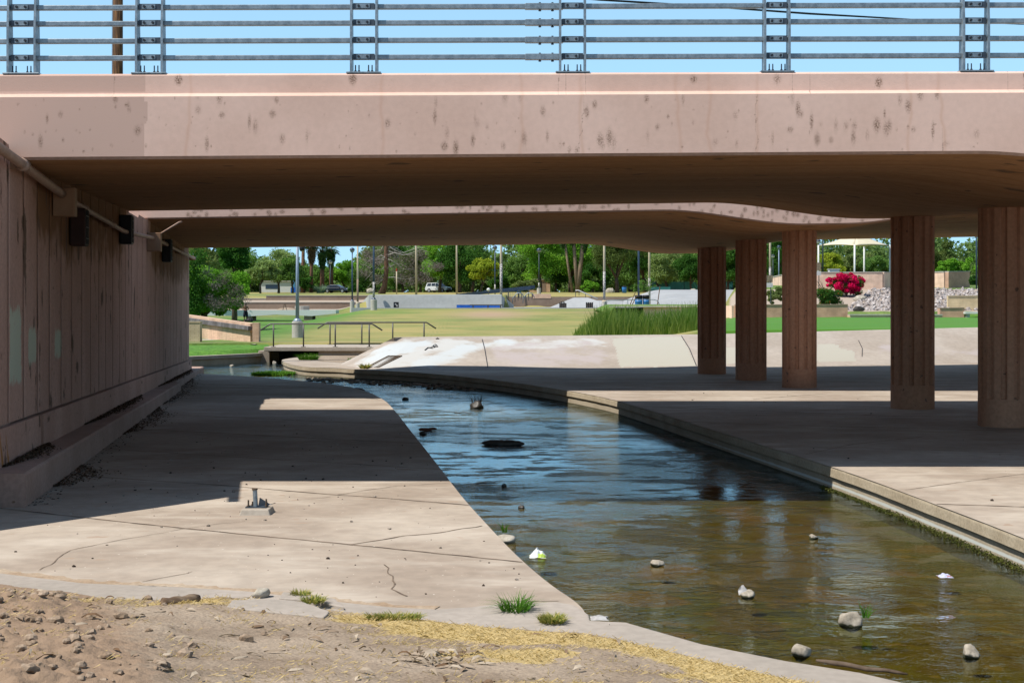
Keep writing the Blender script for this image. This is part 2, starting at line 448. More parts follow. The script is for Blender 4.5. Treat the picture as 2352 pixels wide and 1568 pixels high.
def front_stain(U, V):
    a = np.zeros_like(U)
    for (x, z, sx, sz, k) in _ST:
        sel = (np.abs(U[:, 0] - x) < 4 * sx)
        if not sel.any(): continue
        u = U[sel]; v = V[sel]
        g = k * np.exp(-((u - x) / sx) ** 2 * .5 - np.abs((v - z) / sz) ** 1.6 * .6)
        a[sel] = np.maximum(a[sel], g)
    return a
def front_patch(U, V):
    e = XD(322, 18.0) + .05 * np.round(2.2 * fbm(V * 3.3, V * 0 + 2, 4, 2)) * .8 + .02 * fbm(V * 9, V * 0, 8)
    return np.where(U < e, 1.0, 0.0) + .55 * np.where((U > XD(1015, 18)) & (U < XD(1130, 18)) & (V > CZ + 2.05) & (V < CZ + 2.32), fbm(U * 2, V * 2, 9), 0)
_CR = [(1337, 217, 352), (2165, 295, 348), (1740, 216, 352), (553, 216, 352), (20, 230, 350), (430, 216, 350), (1630, 216, 340), (2090, 216, 350), (1195, 216, 350), (880, 300, 350), (1560, 216, 350)]
def front_crack(U, V):
    a = np.zeros_like(U)
    for i, (x, y0, y1) in enumerate(_CR[:6]):
        x0 = D(x, y0, 18).x; z0 = D(x, y0, 18).z; z1 = D(x, y1, 18).z
        w = x0 + (.06 if i in (0, 2) else .004) * (fbm(V * 4, V * 0 + i, 30 + i, 4) - .5) * 2
        a += np.where((np.abs(U - w) < .009) & (V < z0) & (V > z1), .45 if i in (0, 1, 2) else .25, 0)
    return a
def front_rust(U, V):
    a = np.zeros_like(U)
    for i, (x, y0, y1) in enumerate(_CR):
        x0 = D(x, y0, 18).x
        w = x0 + .12 * (fbm(V * 3, V * 0 + i, 50 + i, 3) - .5)
        a = np.maximum(a, (.26 + .2 * fbm(U * 2, V * 5, 60 + i)) * np.exp(-((U - w) / .022) ** 2) * (i not in (3, 4)))
    return a
def rand_stains(n, x0, x1, za, zb, seed, smin=.025, smax=.055):
    r = np.random.default_rng(seed); L_ = []
    for i in range(n):
        X = r.uniform(x0, x1); L_.append((X, r.uniform(za, zb), r.uniform(smin, smax), r.uniform(smin, smax) * 1.3, r.uniform(.7, 1.1)))
    def f(U, V):
        a = np.zeros_like(U)
        for (x, z, sx, sz, k) in L_:
            sel = (np.abs(U[:, 0] - x) < 4 * sx)
            if sel.any():
                a[sel] = np.maximum(a[sel], k * np.exp(-((U[sel] - x) / sx) ** 2 * .5 - np.abs((V[sel] - z) / sz) ** 1.6 * .6))
        return a
    return f

def edge(b, near, root):
    """edge beam and parapet of one side: a tall lower band, a sloped ledge and the set-back parapet above"""
    s = 1 if near else -1
    ed = (lambda U: BR[b][0] + 0 * U) if near else (lambda U: far_edge(b, U))
    hi_res = near and b == 0
    us = np.arange(-12, XR, .25)
    if hi_res: us = np.concatenate([np.arange(-12, -7, .5), np.arange(-7, 8, .014), np.arange(8, XR, .5)])
    elif near: us = np.concatenate([np.arange(-14, -10.2, .5), np.arange(-10.2, 13, .03), np.arange(13, XR, .5)])
    m = M['pink'] if near else M['pink_plain']
    nv = (66 if hi_res else 28) if near else 2
    def low(U, V):          # V runs 0..1 up the face
        z0 = soffit_z(b, U, ed(U)) + .035; z1 = ledge_z(b, U)
        return U, ed(U), z0 + (z1 - z0) * V
    def zz(U, V): z0 = soffit_z(b, U, ed(U)) + .035; return z0 + (ledge_z(b, U) - z0) * V
    at = None
    if hi_res:
        at = {'stain': lambda U, V: front_stain(U, zz(U, V)), 'patch': lambda U, V: front_patch(U, zz(U, V)),
              'crack': lambda U, V: front_crack(U, zz(U, V)), 'rust': lambda U, V: front_rust(U, zz(U, V))}
    elif near:
        fs = rand_stains(210, -8, 9.5, CZ + 2.05, CZ + 2.6, 5)
        fs2 = rand_stains(60, 2, 9.5, CZ + 1.8, CZ + 2.3, 6)
        at = {'stain': lambda U, V: np.maximum(fs(U, zz(U, V)), fs2(U, zz(U, V)))}
    o = grid('edge_beam', us, np.linspace(0, 1, nv), low, m, root, attrs=at, flip=not near)
    # ledge, parapet, under-chamfer and the back, one mesh each part
    prof = [(.035, 'S', 0), (0, 'S', .035)]
    grid('bottom_chamfer', us, [0, 1], lambda U, V: (U, ed(U) + s * (.04 * (1 - V)), soffit_z(b, U, ed(U)) + .035 * V), M['pink_plain'], o, flip=not near)
    pu = us if hi_res else np.arange(-12, XR, .5)
    h = lambda U: top_z(b, U) - .02
    pts = [(0, lambda U: ledge_z(b, U)), (.11, lambda U: ledge_z(b, U) + .05), (.11, h), (.13, lambda U: top_z(b, U)), (.45, lambda U: top_z(b, U)), (.45, lambda U: top_z(b, U) - .35)]
    names = ['ledge', 'face', 'cap', 'top', 'back']
    V_ = []; 
    rows = []
    for k in range(5):
        n = (24 if hi_res else 2) if k == 1 else 2
        rows += [(k, t) for t in np.linspace(0, 1, n)]
    def par(U, V):
        i = V.astype(int); Y = np.zeros_like(U); Z = np.zeros_like(U)
        for j, (k, t) in enumerate(rows):
            sel = i == j
            a, c = pts[k], pts[k + 1]
            Y[sel] = (ed(U) + s * (a[0] + (c[0] - a[0]) * t))[sel]
            Z[sel] = (a[1](U) + (c[1](U) - a[1](U)) * t)[sel]
        return U, Y, Z
    pat = None
    if hi_res:
        def pz(U, V): return par(U, V)[2]
        fs3 = rand_stains(5, -6, 6, CZ + 2.8, CZ + 2.9, 15, .03, .05)
        def pcr(U, V):
            a = front_crack(U, V * 0 + CZ + 2.3) * 0
            for i, x in enumerate((262, 1283, 1345, 1820, 1860, 2316, 2352, 1300)):
                a += np.where(np.abs(U - XD(x, 18.1) - .02 * (fbm(pz(U, V) * 6, V * 0 + i, i) - .5)) < .008, .5, 0)
            return a
        pat = {'patch': lambda U, V: np.where(U < XD(334, 18.1), np.where(U > XD(262, 18.1), 1.0, .7), 0) * (pz(U, V) > CZ + 2.72),
               'crack': pcr, 'rust': lambda U, V: front_rust(U, pz(U, V)) * .8, 'stain': lambda U, V: fs3(U, pz(U, V))}
    grid('parapet', pu, np.arange(len(rows)), par, m, root, attrs=pat, flip=not near)

def bridge(b, label):
    d0, d1 = BR[b]
    root = thing('road_bridge', label, 'bridge', (0, 0, 0), group=None)
    us = np.concatenate([np.arange(-14, 0, .5), np.arange(0, 16, .2), np.arange(16, XR + .1, .5)])
    vs = np.linspace(0, 1, 28)
    yv = lambda U, V, e=.04: d0 + e + (far_edge(b, U) - d0 - 2 * e) * V
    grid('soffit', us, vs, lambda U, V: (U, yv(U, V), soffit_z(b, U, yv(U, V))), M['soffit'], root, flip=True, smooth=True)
    grid('road_deck', np.arange(-14, XR, 1.0), np.linspace(0, 1, 8), lambda U, V: (U, yv(U, V, .44), top_z(b, U) - .3 + 0 * V), M['concrete'], root)
    edge(b, True, root); edge(b, False, root)
    return root
b1 = bridge(0, 'pink concrete road bridge in front, with dark nest stains across its tall edge beam')
b2 = bridge(1, 'pink concrete road bridge behind the front one, seen through under its deck')

# round columns with flutes
def column(root, X, d, zt):
    r = .45; n = 96
    prof = [0.0, .47, .475, 'f', 'f2']
    mb = MB()
    zs = [(-.02, 0), (.50, 0), (.505, 1), (zt - CZ * 0 - .02, 1), (zt + .25, 1)]
    vs = []
    for (z, fl) in zs:
        for k in range(n):
            a = 2 * math.pi * k / n
            ph = (k % 8)
            rr = r
            if fl and ph in (0, 1, 2): rr = r - .055
            vs.append((X + rr * math.cos(a + .12), d + rr * math.sin(a + .12), z))
    fs = []
    for i in range(len(zs) - 1):
        for k in range(n):
            k2 = (k + 1) % n; fs.append((i * n + k, i * n + k2, (i + 1) * n + k2, (i + 1) * n + k))
    mb.add(vs, fs)
    return mb.build('column', M['column'], root)
for (b, root, cols) in ((0, b1, ((2096, 30.0), (2306, 25.6), (None, 21.2))), (1, b2, ((1635, 45.3), (1725, 41.5), (1836, 37.6)))):
    for (x, d) in cols:
        X = XD(x, d) if x else rowX(d)
        column(root, X, d, float(soffit_z(b, X, d)))

# ------------------------------------------------------------------ railing on the front parapet
PAIRS = [(17, 79), (312, 371), (806, 864), (1287, 1344), (1758, 1814), (2215, 2272), (2680, 2737)]
RY = [13, 50, 90, 129]
rail_root = thing('bridge_railing', 'galvanized steel railing with four rails bolted on top of the front parapet', 'railing', (0, 18.16, CZ + 2.96))
ro = rail_root.location
dR = 18.20
RZ = [CZ + (HY - y) * 18.17 / F for y in RY]
RZ.append(RZ[0] + (RZ[0] - RZ[1]))
for z in RZ:
    xs = [-8.0, XD(1224, dR), XD(1290, dR), 8.6]
    mb = MB()
    zz = lambda X: z + .0030 * X - .003
    mb.bar((xs[0], dR + .03, zz(xs[0])), (xs[1], dR + .03, zz(xs[1])), .07, .062)
    mb.bar((xs[2], dR + .03, zz(xs[2])), (xs[3], dR + .03, zz(xs[3])), .07, .062)
    r_ = mb.build('rail', M['galv'], rail_root, org=ro, bevel=.008)
    mb = MB(); mb.bar((xs[1] - .10, dR + .03, zz(0)), (xs[2] + .02, dR + .03, zz(0)), .086, .076)
    mb.build('splice_sleeve', M['galv'], r_, org=ro, bevel=.006)
    for x in (1240, 1269):
        X = XD(x, dR); mb = MB()
        mb.lathe([(.012, -.062), (.018, -.06), (.018, -.045), (.008, -.045), (.008, .045), (.014, .045), (.014, .052)], (X, dR + .02, zz(0)), 8)
        mb.build('bolt', M['bolt'], r_, org=ro)
proto_post = None
ztop = RZ[-1] + .08
for k, (xa, xb) in enumerate(PAIRS):
    Xa, Xb = XD(xa, 18.13), XD(xb, 18.13); Xm = (Xa + Xb) / 2
    zb = float(top_z(0, Xm)) 
    mb = MB()
    mb.box((Xm, 18.24, zb + .010), (Xb - Xa + .12, .26, .02))
    bp = mb.build('base_plate', M['galv'], rail_root, org=ro, bevel=.004)
    for X in (Xa + .055, Xa + .10, Xb - .10, Xb - .055):
        for dy in ((18.16,) if abs(X - Xm) < .14 else (18.33,)):
            mb = MB(); mb.lathe([(.016, 0), (.016, .018), (.008, .018), (.008, .05 + .03 * ((k + int(X * 100)) % 2)), (.007, .09)], (X, dy, zb + .02), 8)
            mb.build('anchor_bolt', M['bolt'], bp, org=ro)
    for X in (Xa, Xb):
        mb = MB(); t = .014
        out = [(18.13, zb + .02), (18.31, zb + .02), (18.31, zb + .25), (18.26, ztop), (18.17, ztop), (18.13, zb + .6)]
        vs = [(X - t, y, z) for y, z in out] + [(X + t, y, z) for y, z in out]; n = 6
        mb.add(vs, [tuple(range(n)), tuple(range(2 * n - 1, n - 1, -1))] + [(i, n + i, n + (i + 1) % n, (i + 1) % n) for i in range(n)])
        mb.build('post', M['galv'], rail_root, org=ro)
    for z in RZ:
        mb = MB(); mb.box((Xm, dR - .02, z + .003 * Xm - .003), (Xb - Xa - .05, .02, .075))
        br = mb.build('bracket', M['galv_dark'], rail_root, org=ro)
        mb = MB(); mb.box((Xm - .01, dR - .034, z + .003 * Xm - .003), (.17, .008, .056)); mb.build('clip_plate', M['galv'], br, org=ro)
        for q in (-.055, .055):
            mb = MB(); R = Matrix.Rotation(math.pi / 2, 3, 'X')
            mb.tube([(Xm + q - .01, dR - .038, z + .003 * Xm - .003), (Xm + q - .01, dR - .062, z + .003 * Xm - .003)], .016, 8)
            mb.build('bolt', M['bolt'], br, org=ro)

# ================================================================== the abutment wall on the left
PLX = [18, 54, 86, 113, 140, 164, 187, 207, 226, 242, 258, 274, 287, 301, 314, 326, 337, 346, 356.5, 366.5, 375, 383, 391, 398, 404.5, 410.5, 416.5, 422, 427.5, 433]
PLD = [16.4, 17.3] + [3.6 * F / (675 - x) for x in PLX]
def plank_bot(d): return CZ + np.interp(d, [16, 17.5, 49], [-1.44, -1.47, -1.84])
def foot_top(d): return CZ + np.interp(d, [16, 52], [-1.955, -2.22])
def wall_top(d):
    d = np.asarray(d, float)
    s = np.where(d < 33, soffit_z(0, wallX(d), np.clip(d, 18, 31)), soffit_z(1, wallX(d), np.clip(d, 35, 47.0)))
    return np.where(d < 17.95, CZ + 2.03 + (17.95 - d) * .05, np.where((d > 31) & (d < 35), s - .02, s + .1))
ab = thing('abutment_wall', 'board-marked pink concrete abutment wall on the left carrying the bridges', 'wall', (0, 0, 0))
PALE = [(22, 48, 690, 890), (65, 82, 735, 842), (126, 140, 745, 826)]
def wpale(U, V):
    a = np.zeros_like(U)
    for (x0, x1, y0, y1) in PALE:
        da, db = 3.6 * F / (675 - x0), 3.6 * F / (675 - x1); dm = (da + db) / 2
        za, zb = CZ - (y1 - HY) * dm / F, CZ - (y0 - HY) * dm / F
        a = np.maximum(a, sstep(da - .12, da + .06, U) * (1 - sstep(db - .06, db + .12, U)) * sstep(za - .1, za + .15, V) * (1 - sstep(zb - .25, zb + .1, V)))
    return a * (.42 + .75 * fbm(U * 5, V * 2.5, 3))
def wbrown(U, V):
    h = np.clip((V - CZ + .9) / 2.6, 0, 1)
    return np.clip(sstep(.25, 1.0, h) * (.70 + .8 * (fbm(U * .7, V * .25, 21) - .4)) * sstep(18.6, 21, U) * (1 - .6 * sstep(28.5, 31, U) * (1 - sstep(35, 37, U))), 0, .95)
def wstreak(U, V):
    n = fbm(U * 6, V * 1.3, 31, 3); n2 = fbm(U * 15, V * 2.6, 37, 2); return np.clip((n - .60) * 3.2 + np.clip(n2 - .70, 0, 1) * 4, 0, .8)
us = []; off = []
for a, b_ in zip(PLD[:-1], PLD[1:]):
    w = b_ - a; g = .020
    us += [a + .002, a + g] + list(np.linspace(a + g, b_ - g, 9)[1:-1]) + [b_ - g, b_ - .002]
    off += [.035, 0] + [0] * 7 + [0, .035]
us = np.array(us); off = np.array(off)
vs = np.linspace(0, 1, 70)
def wallfn(U, V):
    o = np.interp(U, us, off)
    z0 = plank_bot(U); z1 = wall_top(U)
    return wallX(U) - o, U, z0 + (z1 - z0) * V
wz = lambda U, V: plank_bot(U) + (wall_top(U) - plank_bot(U)) * V
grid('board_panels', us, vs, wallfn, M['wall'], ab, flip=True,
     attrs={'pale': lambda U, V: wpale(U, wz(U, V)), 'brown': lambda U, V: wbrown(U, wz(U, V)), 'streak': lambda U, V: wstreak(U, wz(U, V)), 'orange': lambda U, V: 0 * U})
gv = MB()
for d in PLD[1:-1]:
    zb, zt = float(plank_bot(d)), float(wall_top(d))
    gv.add([(wallX(d - .012) + .004, d - .012, zb), (wallX(d + .012) + .004, d + .012, zb), (wallX(d + .012) + .004, d + .012, zt), (wallX(d - .012) + .004, d - .012, zt)], [(0, 1, 2, 3)])
gv.build('board_joints', M['groove'], ab)
def wor(U, V):
    a = np.zeros_like(U)
    for (x0, k) in ((16.75, .05), (17.25, .07), (17.6, .05)):
        a = np.maximum(a, np.exp(-((U - x0 + (V - .5) * .25) / k) ** 2) * (1 - .5 * V))
    return a * (.7 + .4 * fbm(U * 4, V * 2, 5))
du = np.concatenate([np.arange(16.4, 20, .05), np.arange(20, 49.6, .3)])
grid('plinth', du, np.linspace(0, 1, 12), lambda U, V: (wallX(U) + .05, U, (plank_bot(U) - .03) * V + (foot_top(U) - .05) * (1 - V)), M['wall'], ab, flip=True,
     attrs={'orange': wor, 'streak': wstreak, 'pale': lambda U, V: 0 * U, 'brown': lambda U, V: .25 * fbm(U, V * 2, 77) + 0 * V})
grid('plinth_ledge', du, [0, 1], lambda U, V: (wallX(U) + .05 - .12 * V, U, plank_bot(U) - .03 + .0 * V), M['wall'], ab, flip=True)
# footing: a long step in two runs, the farther one narrower
for (da, db, w) in ((16.65, 39.6, .46), (39.6, 52.0, .30)):
    mb = MB(); n = 30
    ds = np.linspace(da, db, n); vs_ = []; fs_ = []
    for i, d in enumerate(ds):
        X = wallX(d) + w; X0 = wallX(d) - .2; zt = float(foot_top(d)); c = .03
        jj = random.uniform(-.006, .006)
        vs_ += [(X0, d, zt), (X - c, d, zt), (X + jj, d, zt - c), (X + jj, d, -1.2), (X0, d, -1.2)]
    for i in range(n - 1):
        for k in range(5):
            k2 = (k + 1) % 5; fs_.append((5 * i + k, 5 * i + k2, 5 * (i + 1) + k2, 5 * (i + 1) + k))
    fs_ += [(0, 1, 2, 3, 4), tuple(5 * (n - 1) + k for k in (4, 3, 2, 1, 0))]
    mb.add(vs_, fs_); mb.build('footing', M['pink_plain'], ab)
# solid mass behind the face, its end return and the sloping wing that runs down towards the viewer
mb = MB()
ds = [16.4, 18, 31, 35, 49.5]
mb.prism([(wallX(16.4) - .01, 16.4), (wallX(18) - .06, 18.2), (wallX(18) - 1.6, 18.2), (wallX(16.4) - 1.2, 16.4)], -1.2, CZ + 2.02)
mb.prism([(wallX(49.5) - .05, 49.5), (wallX(49.5) - 1.6, 49.5), (wallX(18.3) - 1.6, 18.3), (wallX(18.3) - .06, 18.3)], -1.2, [float(soffit_z(1, -11, 47.0)) - .05] * 2 + [float(soffit_z(0, -7, 18)) - .05] * 2)
mb.build('backing', M['pink_plain'], ab)
mb = MB()
mb.add([(wallX(16.4), 16.38, -1.2), (wallX(14.4), 14.6, -1.2), (wallX(14.4), 14.6, .25), (wallX(16.4), 16.38, CZ + 2.02)] +
       [(wallX(16.4) - .5, 16.38, -1.2), (wallX(14.4) - .5, 14.6, -1.2), (wallX(14.4) - .5, 14.6, .25), (wallX(16.4) - .5, 16.38, CZ + 2.02)],
       [(0, 1, 2, 3), (7, 6, 5, 4), (1, 5, 6, 2), (2, 6, 7, 3), (0, 3, 7, 4), (0, 4, 5, 1)])
mb.build('wing_wall', M['pink_plain'], ab)

# the pipe under the ceiling, its joints, junction boxes, and the caged lamps on the wall
pr = thing('pipe', 'long painted conduit pipe running under the top edge of the left wall', 'pipe', (0, 0, 0))
def pipe_z(d): return float(np.interp(d, [16, 18, 20, 22, 29, 35, 48], [1.86, 1.79, 1.70, 1.62, 1.50, 1.66, 1.62])) + CZ
for (a, b_) in ((16.0, 21.1), (21.5, 34.7), (35.2, 49.3)):
    mb = MB(); ds = np.linspace(a, b_, 14)
    mb.tube([(wallX(d) + .16, d, pipe_z(d)) for d in ds], .062 if a < 17 else .045, 12)
    mb.build('pipe_run', M['pipe'], pr, smooth=True)
for d in (18.05, 23.4, 27.0, 38, 43, 48.9):
    mb = MB(); mb.tube([(wallX(d) + .16, d - .07, pipe_z(d - .07)), (wallX(d) + .16, d + .07, pipe_z(d + .07))], .085 if d < 20 else .06, 12)
    mb.build('coupling', M['pipe'], pr, smooth=True)
    mb = MB(); mb.box((wallX(d) + .07, d, pipe_z(d) + .02), (.16, .04, .16)); mb.build('bracket', M['box_paint'], pr)
for (d, s, lab) in ((21.3, .32, 'near painted steel junction box on the pipe by the front bridge edge'), (34.95, .34, 'far painted junction box on the pipe in the gap between bridges')):
    t = thing('junction_box', lab, 'box', (wallX(d) + .17, d, pipe_z(d) - .10), math.atan(-SL))
    mb = MB(); mb.box((0, 0, 0), (s, s * .8, s * 1.35)); mb.build('box_body', M['box_paint'], t, bevel=.012)
    mb = MB(); mb.box((.0, -s * .4 - .008, 0), (s * .92, .016, s * 1.25)); mb.build('cover', M['box_paint'], t)
c = thing('conduit', 'thin painted conduit slanting up from the far junction box', 'conduit', (0, 0, 0))
mb = MB(); a = Vector((wallX(34.9) + .25, 34.85, pipe_z(34.9) + .05)); b_ = a + Vector((.52, .1, .34)); mb.tube([a, b_, b_ + Vector((.04, .1, .02))], .022, 8); mb.build('conduit_run', M['pipe'], c, smooth=True)
for (d, w, h, z, lab) in ((22.9, .42, .60, 1.26, 'dark caged wall lamp nearest the viewer below the pipe'), (29.4, .36, .60, 1.57, 'dark caged wall lamp midway along the left wall'),
                        (38.8, .42, .62, 1.50, 'dark caged wall lamp farthest along the left wall')):
    t = thing('wall_lamp', lab, 'lamp', (wallX(d) + .02, d, CZ + z), math.atan(-SL), 'caged lamps along the abutment wall')
    mb = MB(); mb.box((.12, 0, 0), (.24, w, h)); mb.build('housing', M['housing'] if d < 25 else M['black'], t, bevel=.02)
    mb = MB()
    for q in (-.3, -.1, .1, .3): mb.box((.245, q * w, 0), (.012, .012, h * .9))
    for q in (-.3, 0, .3): mb.box((.247, 0, q * h), (.012, w * .9, .012))
    mb.build('cage', M['black'], t)
# ================================================================== ground, channel, water
Z = lambda rel: CZ + rel
WATER = -2.48
def inpoly(X, Y, poly):
    c = np.zeros(X.shape, bool); n = len(poly)
    for i in range(n):
        x1, y1 = poly[i]; x2, y2 = poly[(i + 1) % n]
        if y1 == y2: continue
        c ^= ((y1 > Y) != (y2 > Y)) & (X < (x2 - x1) * (Y - y1) / (y2 - y1) + x1)
    return c

# --- right slab with its lipped channel edge
REDGE = [(645, 826), (651, 831), (668, 837), (699, 843), (772, 844.8), (796, 847.2), (902, 851.8), (999, 858.4), (1102, 868.7), (1223, 883.5), (1380, 910), (1470, 935), (1600, 976), (1770, 1028), (1947, 1083), (2150, 1158), (2352, 1235)]
redge = [P(x, y, -2.16) for x, y in REDGE]
redge = [Vector((-8.5, 62.0, 0)), Vector((-9.15, 59.0, 0))] + redge + [Vector((4.95, 9.0, 0)), Vector((5.0, 3.0, 0))]
def resample(pts, step):
    out = []
    for a, b in zip(pts[:-1], pts[1:]):
        n = max(1, int((b - a).length / step))
        out += [a.lerp(b, i / n) for i in range(n)]
    return out + [pts[-1]]
def smooth_line(pts, it=2):
    for _ in range(it):
        q = [pts[0]]
        for a, b in zip(pts[:-1], pts[1:]): q += [a.lerp(b, .25), a.lerp(b, .75)]
        pts = q + [pts[-1]]
    return pts
redge = smooth_line(redge, 2)
mb = MB(); mb.add([(p.x, p.y, 0.0) for p in redge] + [(44, 3, 0), (44, 66, 0)], [tuple(range(len(redge) + 2))][::1])
rs = mb.build('pavement', M['slab']); 
rs.data.flip_normals() if rs.data.polygons[0].normal.z < 0 else None
struct(rs, 'wide concrete floor under the bridges right of the creek')
re2 = resample(redge, .12)
nrm = []
for i, p in enumerate(re2):
    d = re2[min(i + 1, len(re2) - 1)] - re2[max(i - 1, 0)]; d.normalize(); nrm.append(Vector((d.y, -d.x, 0)))
sgn = 1 if nrm[len(nrm) // 2].x < 0 else -1
prof = [(-.03, .0), (-.008, -.012), (0, -.035), (0, -.135), (-.045, -.145), (-.05, -.175), (-.055, -.50)]
vs = []; fs = []
for i, (p, n) in enumerate(zip(re2, nrm)):
    j = .006 * (mnoise.noise((p.x * 2.5, p.y * 2.5, 1.7)))
    for (o, z) in prof: vs.append(p + n * sgn * (o + j + .004 * (-1 if z < -.03 else 0)) + Vector((0, 0, z - .001)))
k = len(prof)
for i in range(len(re2) - 1):
    for q in range(k - 1): fs.append((i * k + q, i * k + q + 1, (i + 1) * k + q + 1, (i + 1) * k + q))
pale = []; 
mb = MB(); mb.add(vs, fs); o = mb.build('channel_edge', M['lipface'], rs)
# the lower wall below the lip, with its lime band and damp foot
def chfn(U, V):
    i = np.clip(U.astype(int), 0, len(re2) - 1)
    X = np.array([re2[a].x + nrm[a].x * sgn * -.046 for a in i[:, 0]])[:, None]; Y = np.array([re2[a].y + nrm[a].y * sgn * -.046 for a in i[:, 0]])[:, None]
    return X + 0 * U, Y + 0 * U, -.17 + (-.36) * V
zc = lambda V: -.17 - .36 * V
yy = np.array([p.y for p in re2])
grid('channel_wall', np.arange(len(re2)), np.linspace(0, 1, 14), chfn, M['chanwall'], rs,
     attrs={'pale': lambda U, V: .9 * np.exp(-((zc(V) + .250) / .022) ** 2) * (.35 + .65 * sstep(30, 19, yy[U.astype(int)])),
            'damp': lambda U, V: sstep(-.285, -.325, zc(V))})
# moss along the waterline on the sunny near stretch
mb = MB()
for i in range(len(re2)):
    p, n = re2[i], nrm[i] * sgn
    if 8 < p.y < 19.5:
        for q in range(80):
            c = p + n * random.uniform(-.046, .0) + Vector((random.uniform(-.06, .06), random.uniform(-.06, .06), -.325 + random.uniform(-.01, .052 if p.y < 17 else .03)))
            s = random.uniform(.007, .016)
            a, b_, c2 = (Vector((random.gauss(0, 1), random.gauss(0, 1), random.gauss(0, 1))).normalized() * s for _ in range(3))
            mb.add([c + a, c + b_, c + c2, c - a * .6 + n * .01], [(0, 1, 2), (0, 2, 3), (0, 3, 1), (1, 3, 2)])
stuff(mb.build('moss', M['moss']), 'olive green moss along the foot of the right channel wall', 'moss')

# --- left slab
LEDGE = [(1350, 1416), (1330, 1385), (1260, 1340), (1180, 1270), (1110, 1195), (1060, 1140), (1000, 1060), (940, 985), (905, 940), (880, 915), (830, 893), (760, 881), (700, 875), (600, 866), (500, 860), (452, 857)]
ledge = smooth_line([P(x, y, -2.36) for x, y in LEDGE], 2)
mb = MB(); out = [(p.x, p.y) for p in ledge] + [(-12.2, 50.5), (-11.7, 49.4), (-6.6, 16.4), (-10, 16.0), (-10, 10.2), (.5, 10.2)]
mb.prism(out, Z(-2.9), Z(-2.36))
ls = mb.build('pavement', M['slab']); struct(ls, 'sloping concrete slab between the left wall and the creek')
def joints(lines, rel, parent, w=.022, wig=.012, name='joint'):
    mb = MB()
    for ln in lines:
        ww = w
        if isinstance(ln[0], (int, float)): ww = ln[0]; ln = ln[1:]
        pts = resample([P(x, y, rel) for x, y in ln], .10)
        pts = [p + Vector((wig * mnoise.noise((p.x * 3, p.y * 3, 1)), wig * 1.5 * mnoise.noise((p.x * 3, p.y * 3, 7)), .004)) for p in pts]
        mb.strip(pts, ww, jit=.45)
    return mb.build(name, M['joint'], parent)
joints([[(0, 1167), (162, 1185), (324, 1203), (551, 1226), (752, 1245), (1000, 1270), (1200, 1291)],
        [(190, 1093), (356, 1104), (518, 1115), (752, 1135), (847, 1141), (1079, 1160)],
        [(240, 1030), (453, 1044), (752, 1062), (847, 1068), (1012, 1078)],
        [.05, (350, 951), (551, 959), (737, 968), (928, 975)], [.045, (300, 986), (414, 990), (752, 1008), (975, 1019)],
        [.09, (440, 881), (709, 890), (806, 896)], [.07, (400, 905), (723, 909), (868, 916)]], -2.36, ls, .03)
joints([[.02, (812, 1249), (900, 1236), (1010, 1222), (1108, 1207)], [.012, (780, 1135), (900, 1118), (1035, 1107)], [.012, (97, 1128), (220, 1116), (340, 1106)],
        [.009, (92, 1311), (130, 1290), (162, 1264), (265, 1243), (421, 1214), (560, 1196)], [.007, (664, 1151), (760, 1140)],
        [.014, (876, 1299), (890, 1306), (897, 1316), (906, 1322), (901, 1333), (906, 1341), (903, 1352), (913, 1356), (930, 1368)], [.008, (330, 1395 - 60), (420, 1318), (440, 1312)],
        [.012, (1170, 1386 - 6), (1280, 1380)], [.01, (880, 972), (930, 966)], [.01, (780, 1019), (920, 1003)], [.01, (500, 915), (640, 905)]], -2.36, ls, .012, .05, 'crack')
joints([[.06, (1500, 935), (1700, 942), (2051, 956), (2352, 958)], [.05, (1500, 967), (1800, 976), (2252, 988), (2352, 990)], [.09, (1250, 880), (1580, 880), (2246, 874)], [(2150, 1157), (2352, 1164)],
        [(1990, 1030), (2352, 1040)], [.08, (1330, 893), (1800, 897), (2246, 894)], [.035, (1730, 917), (1800, 911), (1900, 904)], [.014, (1872, 944), (2047, 927)],
        [.012, (2080, 1125), (2200, 1108), (2352, 1088)], [.02, (1850, 1043), (1960, 1020), (2120, 1003)]], -2.16, rs, .03)
# pale cover-up paint patches on the slab
# --- gutter strip in front of the slab, and the dirt bank
BAND_UP = [(-400, 1262), (0, 1315), (192, 1338), (416, 1347), (576, 1357), (700, 1372), (800, 1383), (900, 1393), (1000, 1398), (1080, 1393), (1150, 1385), (1280, 1381), (1320, 1388), (1352, 1410), (1356, 1424), (1439, 1428), (1480, 1440), (1614, 1478), (1804, 1516), (1975, 1543), (2100, 1572), (2352, 1640), (2600, 1720)]
BAND_DN = [(-7, 12.5), (-4.3, 11.96), (-3.32, 11.4), (-2.78, 11.29), (-2.3, 11.4), (-1.36, 10.9), (-.69, 10.6), (-.22, 10.36), (.46, 10.14), (.757, 9.97), (1.26, 9.41), (1.72, 8.95), (2.26, 8.36), (2.96, 7.3), (4.0, 5.5), (5.5, 3.0)]
up = [P(x, y, -2.345) for x, y in BAND_UP]
bx = np.array([b[0] for b in BAND_DN]); by = np.array([b[1] for b in BAND_DN])
mb = MB(); outl = [(p.x, p.y) for p in up][::-1] + [(x, y - .7) for x, y in BAND_DN]
mb.prism(outl, Z(-2.9), Z(-2.345))
gs = mb.build('kerb', M['gutter'], bevel=.012); struct(gs, 'grey concrete gutter strip between slab and dirt')
M['silt'] = mat('tan_silt', (.36, .255, .165), (.46, .36, .26), rough=1, scale=3, fine=.15, fscale=30)
mb = MB(); cr = resample([P(x, y, -2.345) for x, y in ((-300, 1274), (0, 1313), (192, 1337), (416, 1346), (576, 1356), (700, 1371), (800, 1382), (900, 1392), (1000, 1397))], .06)
